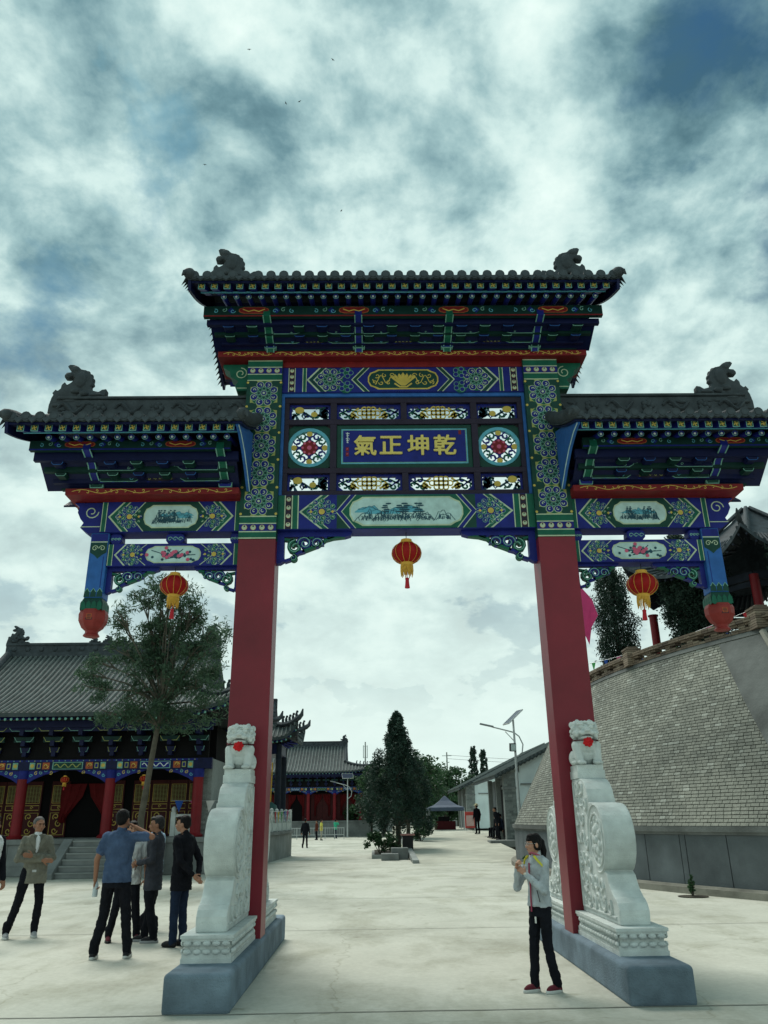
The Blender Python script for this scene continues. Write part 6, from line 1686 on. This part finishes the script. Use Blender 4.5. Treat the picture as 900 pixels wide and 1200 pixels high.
lamp('solar_lamp', 'white solar street lamp with floodlight in front of the white gabled house', (7.3, 42.2, .35), 6.0, 5.45, (0, -.70, .3), True, 0)
lamp('solar_lamp', 'white solar street lamp beside the far temple hall', (-2.6, 84, 0), 5.6, 4.9, (.75, 0, .2), False, 0)
# ---- poles and wires far away
for k, (x, z, lab) in enumerate(((-1.16, 12.3, 'thin antenna mast above the far trees'), (10.8, 10.7, 'plain concrete utility pole above the canopy tent'))):
    t = thing('utility_pole', lab, 'pole', (x, 121, 0), 0); MB().tube([(0, 0, 0), (0, 0, z)], [.16, .09], 8).build('pole', M_CONC, t)
    if k == 0:
        for q in (-1, 1): MB().box(q*.28-.06, q*.28+.06, -.06, .06, z-2.3, z-.5).build('antenna', M_STEEL, t)
        for q in (.6, 2.2): MB().tube([(-.28, 0, z-q), (.28, 0, z-q)], .03, 5).build('antenna_bracket', M_STEEL, t)
    else: MB().tube([(-.7, 0, z-.5), (.7, 0, z-.5)], .05, 6).build('crossarm', M_STEEL, t)
wr = MB()
for q in (0, .5): wr.tube([(10.8+55*i/12, 121, 10.3-q-1.2*4*(i/12)*(1-i/12)) for i in range(13)], .02, 4)
tag(wr.build('overhead_wire', M_IRON), 'pair of thin overhead wires running from the utility pole', 'wire')
# ---- iron fence in front of the far hall
FN = thing('railing_fence', 'low grey railing in front of the far temple hall', 'fence', (-9.5, 77, 0))
for i in range(9): MB().box(i*.85-.03, i*.85+.03, -.03, .03, 0, 1.0).build('post', M_STEEL, FN)
for z in (.35, .92): MB().box(0, 6.8, -.02, .02, z, z+.05).build('rail', M_STEEL, FN)
for i in range(8):
    for k in range(1, 4): MB().box(i*.85+k*.21-.012, i*.85+k*.21+.012, -.012, .012, .35, .92).build('bar', M_STEEL, FN)
# ---- birds
BIRDS = ['small dark bird with wings level, alone high above the gate roof', 'dark bird leading the close pair of birds above the gate', 'dark bird trailing in the close pair of birds above the gate', 'lone small dark bird flying beside a bright cloud', 'dark bird flying lowest, nearest the top roof tiles', 'lone dark bird flying over the gap between the gate roofs']
for k, (u, v) in enumerate(((292, 58), (335, 121), (351, 119), (390, 70), (400, 247), (240, 193))):
    d = _fw+_R*((u-450)/CAM_F)+_U*((600-v)/CAM_F); p = Vector((0, 0, CAM_H))+d*(70/d.length)
    b_ = thing('bird', BIRDS[k], 'bird', p, k*1.3, 'birds in the sky', (.55, .55, .55))
    M_BIRD = mat('dark_bird', (.02, .02, .022), .8)
    MB().ell((0, 0, 0), (.05, .15, .045), 8, 6).build('body', M_BIRD, b_, 60)
    for s in (-1, 1): MB().add([(0, -.05, .02), (0, .06, .02), (s*.16, .05, .07), (s*.33, .0, .03), (s*.16, -.04, .065)], [(0, 1, 2, 4), (4, 2, 3)]).build('wing', M_BIRD, b_)
# ================================================================ people
M_SKIN = mat('skin', (.36, .19, .125), .55, .08, 12, .05, 60)
M_SKIN2 = mat('tanned_skin', (.27, .135, .085), .55, .08, 12, .05, 60)
M_HAIR = mat('black_hair', (.007, .0065, .007), .6, .3, 30, .4, 60, spec=.12)
M_GHAIR = mat('greying_hair', (.085, .082, .08), .6, .3, 40, .4, 80)
def cloth(name, c, rough=.92): return mat('cloth_'+name, c, rough, .22, 7, .9, 11, spec=.08)
C_BLACK = cloth('black', (.010, .011, .015)); C_NAVYT = cloth('dark_navy', (.016, .022, .038)); C_KHAKI = cloth('khaki', (.165, .165, .135)); C_BLUE = cloth('slate_blue', (.058, .092, .165))
C_SUIT = cloth('charcoal', (.042, .046, .058)); C_GREY = cloth('pale_grey', (.40, .44, .46)); C_WHITE = cloth('white', (.62, .65, .66)); C_LBLUE = cloth('light_blue', (.26, .36, .46)); C_DBLUE = cloth('denim', (.016, .026, .052))
M_SHOE = mat('dark_shoe', (.015, .015, .018), .5); M_MAROON = mat('maroon_canvas', (.11, .018, .028), .8); M_SOLE = mat('white_sole', (.5, .52, .5), .6); M_GSHOE = mat('grey_trainer', (.30, .31, .32), .7)
JD = dict(pelvis=(0, 0, .95), chest=(0, 0, 1.30), neck=(0, 0, 1.48), head=(0, -.015, 1.62),
          lsh=(.172, 0, 1.405), rsh=(-.172, 0, 1.405), lel=(.25, .02, 1.13), rel=(-.25, .02, 1.13), lwr=(.26, -.05, .88), rwr=(-.26, -.05, .88),
          lhip=(.09, 0, .93), rhip=(-.09, 0, .93), lkn=(.10, -.02, .51), rkn=(-.10, -.02, .51), lan=(.11, .02, .085), ran=(-.11, .02, .085))
def V(p): return Vector(p)
def torso(mb, J, k, zlo=.84, zhi=1.47):
    rings = [(.80, .172, .125), (.92, .17, .12), (1.02, .158, .112), (1.14, .155, .112), (1.27, .175, .12), (1.36, .19, .118), (1.43, .172, .098), (1.48, .09, .075)]
    P, C_, N_ = V(J['pelvis']), V(J['chest']), V(J['neck']); out = []
    for z, rx, ry in rings:
        if z < zlo-.001 or z > zhi+.02: continue
        t = (z-.95)/.35
        c = P.lerp(C_, max(-.4, min(1, t))) if z <= 1.3 else C_.lerp(N_, (z-1.3)/.18)
        out.append((c.x, c.y, z, rx+k, ry+k))
    mb.loft(out, 18)
def hand(mb, w, el, normal, curl=.5, s=1.0):
    w, el = V(w), V(el); d = (w-el).normalized(); n = V(normal); n = (n-d*n.dot(d)).normalized(); side = d.cross(n)
    pc = w+d*.05; M_ = Matrix((side, d, n)).transposed()
    mb.ell(pc, (.040*s, .050*s, .017*s), 10, 6, 0, M_)
    for k, (o, L_) in enumerate(((-.028, .062), (-.0095, .072), (.0095, .068), (.028, .052))):
        a = pc+side*o*s+d*.040*s; b = a+(d*math.cos(curl)+n*math.sin(curl))*L_*.55*s; c = b+(d*math.cos(curl*2.2)+n*math.sin(curl*2.2))*L_*.5*s
        mb.cap(a, b, .0095*s, .0085*s, 7); mb.cap(b, c, .0085*s, .0072*s, 7)
    a = pc-side*.034*s-d*.015*s; b = a+(-side*.6+d*.6+n*.3).normalized()*.036*s; c = b+(-side*.1+d*.8+n*.5).normalized()*.03*s
    mb.cap(a, b, .0115*s, .0095*s, 7); mb.cap(b, c, .0095*s, .008*s, 7)
def person(label, locp, rotz, h, J=None, top=None, sleeve='long', trousers=None, shoes=M_SHOE, hair=M_HAIR, hairstyle='short', skin=M_SKIN, headyaw=0, headpitch=0, hem=.80, voxel=.0115, palms=((0, 1, 0), (0, 1, 0)), curl=(.5, .5), shirt=None, sole=None, open_front=False, group=None, extras=None, flat_feet=0, female=False):
    J = {**JD, **(J or {})}
    t = thing('person', label, 'person', locp, rotz, group, (h/1.75,)*3)
    HM = Matrix.Rotation(headyaw, 3, 'Z') @ Matrix.Rotation(headpitch, 3, 'X'); hc = V(J['head'])
    H = lambda p: hc+HM @ V(p)
    b = MB(); torso(b, J, -.012)
    b.cap(V(J['neck'])-V((0, 0, .06)), hc-V((0, -.01, .03)), .058 if not female else .05, .055 if not female else .048)
    def he(p, r): b.ell(H(p), r, 12, 8, 0, HM)
    he((0, .012, .02), (.076, .096, .095)); he((0, -.028, -.035), (.062, .068, .075)); he((0, -.062, -.080), (.032, .026, .028)); he((0, -.10, -.02), (.013, .018, .026)); he((0, -.112, -.035), (.017, .013, .011))
    he((0, -.075, .022), (.058, .02, .018)); he((0, -.088, -.062), (.027, .014, .013))
    for s in (-1, 1): he((s*.080, .012, -.012), (.012, .024, .034)); he((s*.045, -.07, -.028), (.024, .022, .022))
    for q, pi in (('l', 0), ('r', 1)):
        b.cap(J[q+'sh'], J[q+'el'], .047, .038); b.cap(J[q+'el'], J[q+'wr'], .039, .026); hand(b, J[q+'wr'], J[q+'el'], palms[pi], curl[pi], 1.06)
        b.cap(J[q+'hip'], J[q+'kn'], .078, .052); b.cap(J[q+'kn'], J[q+'an'], .052, .036)
        a = V(J[q+'an']); b.cap(a+V((0, .02, -.04)), a+V((0, -.13, -.055)), .036, .028)
    remesh(b, 'body', skin, voxel*.85, t, 2, .4)
    # face
    for s in (-1, 1):
        e = MB().ell(H((s*.031, -.0885, .006)), (.013, .006, .0065), 8, 5, 0, HM).build('eye', mat('eye_dark', (.012, .01, .01), .3), t, 60)
        MB().ell(H((s*.033, -.093, .026)), (.019, .005, .0045), 8, 5, 0, HM).build('eyebrow', M_HAIR, t, 60)
    MB().ell(H((0, -.101, -.061)), (.021, .005, .0055), 8, 5, 0, HM).build('mouth', mat('lips', (.22, .07, .06), .5), t, 60)
    # hair
    hm = MB()
    def hh(p, r): hm.ell(H(p), r, 12, 8, 0, HM)
    hh((0, .026, .046), (.085, .098, .088)); hh((0, .055, .0), (.080, .066, .08))
    for s in (-1, 1): hh((s*.066, .022, .025), (.022, .05, .05))
    if hairstyle == 'short': hh((0, -.055, .088), (.066, .045, .026))
    if hairstyle == 'pony':
        hh((0, -.030, .080), (.078, .062, .050)); hh((0, -.072, .052), (.066, .026, .030)); hh((0, .10, .03), (.045, .045, .045))
        hm.cap(H((0, .125, .02)), H((0, .145, -.08)), .042, .044); hm.cap(H((0, .145, -.08)), H((0, .125, -.30)), .044, .020)
        for s in (-1, 1): hh((s*.062, .03, -.02), (.026, .06, .06))
        for s in (-1, 1): hm.cap(H((s*.07, -.04, .04)), H((s*.080, -.018, -.05)), .013, .008)
    remesh(hm, 'hair', hair, .009, t, 2, .4, .012)
    # trousers
    tm = MB(); torso(tm, J, .004, .80, 1.0); tm.ell((J['pelvis'][0], J['pelvis'][1], .89), (.172, .122, .09))
    for q in 'lr':
        an = V(J[q+'an'])
        tm.cap(J[q+'hip'], J[q+'kn'], .094, .070); tm.cap(J[q+'kn'], an+V((0, .005, -.005)), .070, .058); tm.cap(an+V((0, 0, .10)), an+V((0, .01, .0)), .062, .060)
        for k in range(4): tm.ell(V(J[q+'kn']).lerp(an, .25+.2*k)+V((0, -.004+.008*(k % 2), 0)), (.066-.002*k, .067-.002*k, .03), 10, 5)
    remesh(tm, 'trousers', trousers, voxel, t, 2, .4, .022)
    for q in 'lr':
        sm = MB(); a = V(J[q+'an']); f = V((.03 if q == 'l' else -.03, -1, 0)).normalized()
        sm.cap(a+V((0, .035, -.045)), a+f*.14+V((0, 0, -.052)), .042, .034); sm.cap(a+V((0, .01, -.02)), a+V((0, .0, .01)), .045, .042); sm.ell(a+f*.06+V((0, 0, -.035)), (.045, .10, .038))
        sh = remesh(sm, 'shoe', shoes, .010, t, 2, .4)
        if sole: 
            s2 = MB(); c = a+f*.05; c.z = .014
            ang = math.atan2(f.x, -f.y); s2.loft([(0, 0, z, r, r*2.75) for z, r in ((-.014, .046), (-.008, .05), (.014, .05), (.02, .047))], 18); s2.xform(Matrix.Translation(c) @ Matrix.Rotation(ang, 4, 'Z')); s2.build('sole', sole, sh, 50)
    # upper garment
    g = MB(); rings = []
    torso(g, J, .016, .92, 1.47)
    P = V(J['pelvis']); g.loft([(P.x, P.y, z, rx, ry) for z, rx, ry in ((hem, .19, .140), (hem+.02, .192, .142), (hem+.08, .188, .138), (1.04, .178, .130), (1.10, .165, .12))], 18)
    for q in 'lr':
        s_, e, w = V(J[q+'sh']), V(J[q+'el']), V(J[q+'wr'])
        g.ell(s_+V((0, 0, -.012)), .066, 10, 7)
        if sleeve == 'short':
            g.cap(s_, s_.lerp(e, .62), .072, .070)
        elif sleeve == 'long':
            g.cap(s_, e, .064, .055); g.cap(e, w.lerp(e, .06), .055, .041)
            for k in range(3): g.ell(e.lerp(w, .25+.22*k), (.054-.004*k,)*3, 9, 6)
            g.ell(s_.lerp(e, .6), .066, 9, 6); g.ell(e, .063, 9, 6)
        else: pass
    if sleeve != 'none': g.cap(V(J['neck'])-V((0, -.01, .05)), V(J['neck'])-V((0, -.005, .0)), .078, .070)
    remesh(g, 'jacket' if sleeve == 'long' else 'shirt', top, voxel, t, 2, .4, .026)
    if shirt:
        sm = MB(); C_ = V(J['chest']); sm.ell((C_.x, C_.y-.112, 1.33), (.045, .03, .14), 10, 8); sm.cap(V(J['neck'])+V((0, -.03, -.05)), V(J['neck'])+V((0, -.02, .0)), .066, .060); remesh(sm, 'shirt', shirt, .010, t, 2, .4)
    if extras: extras(t, J, H, HM)
    return t
def on(mb, name, m, t, sm=50): return mb.build(name, m, t, sm)
R = math.radians
def girl_extras(t, J, H, HM):
    C_ = V(J['chest']); 
    on(MB().tube([(C_.x+.015, C_.y-.142, 1.40), (C_.x+.012, C_.y-.15, 1.28), (C_.x+.01, C_.y-.142, 1.12), (C_.x+.01, C_.y-.150, .98), (C_.x+.012, C_.y-.155, .86)], .011, 6), 'zipper', mat('pink_zip', (.32, .05, .09), .6), t)
    st = MB()
    for s in (1, -1):
        st.tube([(s*.07, -.09, 1.475), (s*.13, -.088, 1.43), (s*.195, -.055, 1.37), (s*.225, -.03, 1.33)], .024, 8, 0, .45)
    on(st, 'yellow_stripe', mat('yellow_cloth', (.62, .56, .06), .8), t)
    on(MB().tube([(.075*math.cos(a), .0+.075*math.sin(a)-.02, 1.485-.03*math.sin(a+PI)*-1) for a in [2*PI*k/16 for k in range(17)]], .012, 7), 'collar', mat('pink_collar', (.38, .10, .14), .8), t)
    on(MB().tube([(.13, -.135, 1.10), (.155, -.13, 1.02), (.165, -.125, .97)], .006, 5), 'pocket_zip', M_IRON, t)
    on(MB().box(.06, .085, -.150, -.142, .74, .81), 'white_tag', mat('white_tag', (.7, .7, .66), .6), t)
    gl = MB()
    for s in (-1, 1): gl.tube([H((s*.033+.024*math.cos(a), -.104, .004+.020*math.sin(a))) for a in [2*PI*k/14 for k in range(15)]], .0022, 5)
    gl.tube([H((-.009, -.106, .006)), H((.009, -.106, .006))], .002, 5)
    for s in (-1, 1): gl.tube([H((s*.057, -.103, .008)), H((s*.082, .0, .008))], .002, 5)
    on(gl, 'glasses', M_STEEL, t)
    w = V(J['lwr']); on(MB().ell(w, (.034, .034, .02), 10, 6), 'watch', mat('watch_pale', (.6, .55, .45), .4), t)
person('girl in pale grey zip jacket and black trousers standing with hands at her collar', (1.66, 8.80, 0), R(-62), 1.44,
       dict(head=(0, -.03, 1.61), lel=(.24, -.10, 1.10), lwr=(.05, -.24, 1.28), rel=(-.25, -.16, 1.12), rwr=(-.10, -.26, 1.34), lan=(.10, .10, .085), ran=(-.10, -.10, .085), lkn=(.09, .01, .5), rkn=(-.10, -.06, .5)),
       top=C_GREY, trousers=C_BLACK, shoes=M_MAROON, sole=M_SOLE, hairstyle='pony', headyaw=R(-14), hem=.91, voxel=.0095, palms=((-1, .2, 0), (1, .2, 0)), curl=(.9, .9), extras=girl_extras, female=True, skin=mat('girl_skin', (.44, .235, .16), .55, .08, 12, .05, 60)).scale = (.75, .75, .823)
def khaki_x(t, J, H, HM):
    lp = MB()
    for s in (-1, 1):
        lp.add([(s*.02, -.142, 1.22), (s*.035, -.146, 1.38), (s*.10, -.115, 1.48), (s*.135, -.118, 1.40), (s*.07, -.147, 1.32)], [(0, 1, 2, 3, 4)]); lp.add([(s*.02, -.135, 1.22), (s*.035, -.139, 1.38), (s*.10, -.108, 1.48), (s*.135, -.111, 1.40), (s*.07, -.140, 1.32)], [(4, 3, 2, 1, 0)])
    on(lp, 'lapel', C_KHAKI, t); on(MB().box(-.03, .03, -.150, -.138, .93, .965), 'belt_buckle', M_STEEL, t)
person('grey-haired man in khaki jacket standing with folded arms and feet apart', (-5.25, 13.40, 0), R(28), 1.70,
       dict(pelvis=(.03, 0, .95), lel=(.26, -.06, 1.13), lwr=(-.06, -.24, 1.17), rel=(-.26, -.05, 1.12), rwr=(.09, -.22, 1.10), lkn=(.14, -.03, .51), rkn=(-.16, -.02, .51), lan=(.13, .02, .085), ran=(-.27, .03, .085)),
       top=C_KHAKI, trousers=C_BLACK, shoes=M_GSHOE, sole=M_SOLE, hair=M_GHAIR, hairstyle='thin', skin=M_SKIN2, headyaw=R(18), hem=.76, palms=((0, 1, 0), (0, 1, 0)), curl=(.3, .3), shirt=C_WHITE, extras=khaki_x)
person('man in slate blue T-shirt seen from behind with a hand raised to his neck', (-3.34, 11.32, 0), R(184), 1.76,
       dict(rel=(-.40, -.02, 1.40), rwr=(-.17, -.05, 1.52), lel=(.27, .02, 1.14), lwr=(.28, -.04, .89), lkn=(.12, -.02, .5), rkn=(-.15, -.02, .5), lan=(.19, .04, .085), ran=(-.21, .0, .085)),
       top=C_BLUE, sleeve='short', trousers=C_BLACK, shoes=M_SHOE, sole=M_SOLE, skin=M_SKIN2, hem=.86, palms=((-1, 0, 0), (.3, .2, -1)), curl=(1.1, .8), headyaw=R(-8))
t = thing('water_bottle', 'small clear plastic bottle held by the man in the blue T-shirt', 'bottle', (-3.615, 11.36, .70))
MB().lathe([(.030, 0), (.034, .01), (.034, .14), (.02, .17), (.014, .19)], (0, 0, 0), 12).build('body', mat('clear_plastic', (.45, .52, .55), .15, .05), t, 40); MB().lathe([(.016, .19), (.016, .215)], (0, 0, 0), 10).build('cap', C_WHITE, t)
person('person in white shirt and black trousers hidden behind the man in blue', (-3.62, 12.85, 0), R(20), 1.62, dict(lan=(.2, .02, .085), ran=(-.22, 0, .085), lkn=(.14, -.02, .5), rkn=(-.15, 0, .5)),
       top=C_WHITE, sleeve='short', trousers=C_BLACK, shoes=M_MAROON, sole=M_SHOE)
def suit_x(t, J, H, HM):
    on(MB().cap((0, -.30, 1.06), (0, -.30, .93), .018, .018), 'paper_roll', C_WHITE, t)
person('man in charcoal suit jacket facing left holding something in both hands', (-3.22, 12.72, 0), R(-82), 1.68,
       dict(lel=(.24, -.02, 1.13), lwr=(.05, -.25, 1.08), rel=(-.24, -.03, 1.13), rwr=(-.05, -.26, 1.06), lan=(.09, .07, .085), ran=(-.10, -.08, .085)),
       top=C_SUIT, trousers=C_BLACK, shoes=M_SHOE, sole=M_GSHOE, hair=mat('dark_grey_hair', (.025, .025, .026), .6, .4, 40, .4, 80, spec=.1), skin=M_SKIN2, hem=.70, palms=((-1, 0, 0), (1, 0, 0)), curl=(1.0, 1.0), shirt=C_BLACK, extras=suit_x)
person('man in light blue shirt standing behind the man in the charcoal suit', (-3.55, 14.0, 0), R(-105), 1.70, dict(lel=(.28, -.04, 1.14), lwr=(.20, -.24, 1.02), ran=(-.10, -.18, .085), lan=(.10, .14, .085), rel=(-.27, -.06, 1.14), rwr=(-.15, -.25, 1.12)),
       top=C_LBLUE, sleeve='short', trousers=C_BLACK, shoes=M_SHOE, hem=.84)
person('man in black jacket and dark jeans with hands clasped behind his back', (-2.70, 12.22, 0), R(-112), 1.69,
       dict(lel=(.25, .12, 1.12), lwr=(.07, .24, .93), rel=(-.25, .12, 1.12), rwr=(-.05, .25, .90), lan=(.09, -.02, .085), ran=(-.10, .02, .085), head=(0, -.04, 1.615)),
       top=C_BLACK, trousers=C_DBLUE, shoes=M_SHOE, hem=.72, palms=((0, 1, 0), (0, 1, 0)), curl=(.9, .9), headyaw=R(14))
person('man in white vest over dark sleeves at the edge of the group', (-5.50, 12.35, 0), R(62), 1.72, dict(lan=(.12, -.02, .085)), top=C_WHITE, sleeve='none', trousers=C_BLACK, shirt=C_BLACK, skin=M_SKIN2, hem=.80,
       extras=lambda t, J, H, HM: remesh(MB().cap(J['lsh'], J['lel'], .070, .06).cap(J['lel'], J['lwr'], .058, .045).cap(J['rsh'], J['rel'], .070, .06).cap(J['rel'], J['rwr'], .058, .045), 'sleeves', C_BLACK, .012, t))
# ---- small figures in the distance
def hat_x(t, J, H, HM): on(MB().lathe([(.02, .16), (.085, .15), (.095, .07), (.20, .055), (.20, .045), (.09, .05)], tuple(V(J['head'])), 14), 'straw_hat', mat('straw', (.62, .55, .34), .8), t)
F = dict(voxel=.022)
person('distant man in dark clothes walking towards the far hall', (-4.3, 53.5, 0), R(170), 1.72, dict(lan=(.12, .16, .085), ran=(-.1, -.1, .085)), top=C_BLACK, trousers=C_BLACK, **F)
person('distant person in yellow shirt near the far railing', (-4.5, 73, 0), R(90), 1.65, None, top=cloth('yellow', (.62, .58, .12)), sleeve='short', trousers=cloth('beige', (.35, .33, .27)), **F)
person('distant person in dark red top beside the yellow shirt', (-5.0, 74.5, 0), R(-60), 1.6, None, top=cloth('dark_red', (.10, .03, .02)), trousers=C_BLACK, **F)
person('distant person in green top taking a photograph near the far hall', (-3.6, 80, 0), R(150), 1.66, dict(lel=(.25, -.15, 1.25), lwr=(.08, -.28, 1.48), rel=(-.25, -.15, 1.25), rwr=(-.08, -.28, 1.48)), top=cloth('green', (.05, .40, .24)), trousers=C_DBLUE, **F)
person('visitor in a straw hat and black clothes standing by the notice board', (6.35, 52.0, .69), R(-150), 1.72, None, top=C_BLACK, trousers=C_BLACK, extras=hat_x, **F)
SIT = dict(pelvis=(0, .05, .95), lkn=(.12, -.40, .93), rkn=(-.12, -.40, .93), lan=(.13, -.42, .50), ran=(-.13, -.42, .50))
for k, (x, y, r_, top_, lab) in enumerate(((7.15, 49.6, -70, C_BLACK, 'person in black seated on a stool by the house porch wall'), (7.0, 46.9, -60, C_NAVYT, 'person in navy seated on a stool nearest the grey brick pier'))):
    p = person(lab, (x, y, .12+.0), R(r_), 1.68, SIT, top=top_, trousers=C_BLACK, **F)
    s_ = thing('stool', 'low dark stool under the seated %s by the porch' % ('person in black' if k == 0 else 'person in navy'), 'stool', (x+.02, y, .52)); MB().box(-.18, .18, -.18, .18, .38-.0, .43).build('seat', M_IRON, s_)
    for sx in (-1, 1):
        for sy in (-1, 1): MB().tube([(sx*.15, sy*.15, -.06), (sx*.14, sy*.14, .38)], .018, 6).build('leg', M_IRON, s_)
person('person in black standing and leaning beside the grey brick pier', (6.75, 46.0, .46), R(-80), 1.70, dict(chest=(0, -.10, 1.30), neck=(0, -.14, 1.46), head=(0, -.17, 1.60)), top=C_BLACK, trousers=C_BLACK, **F)
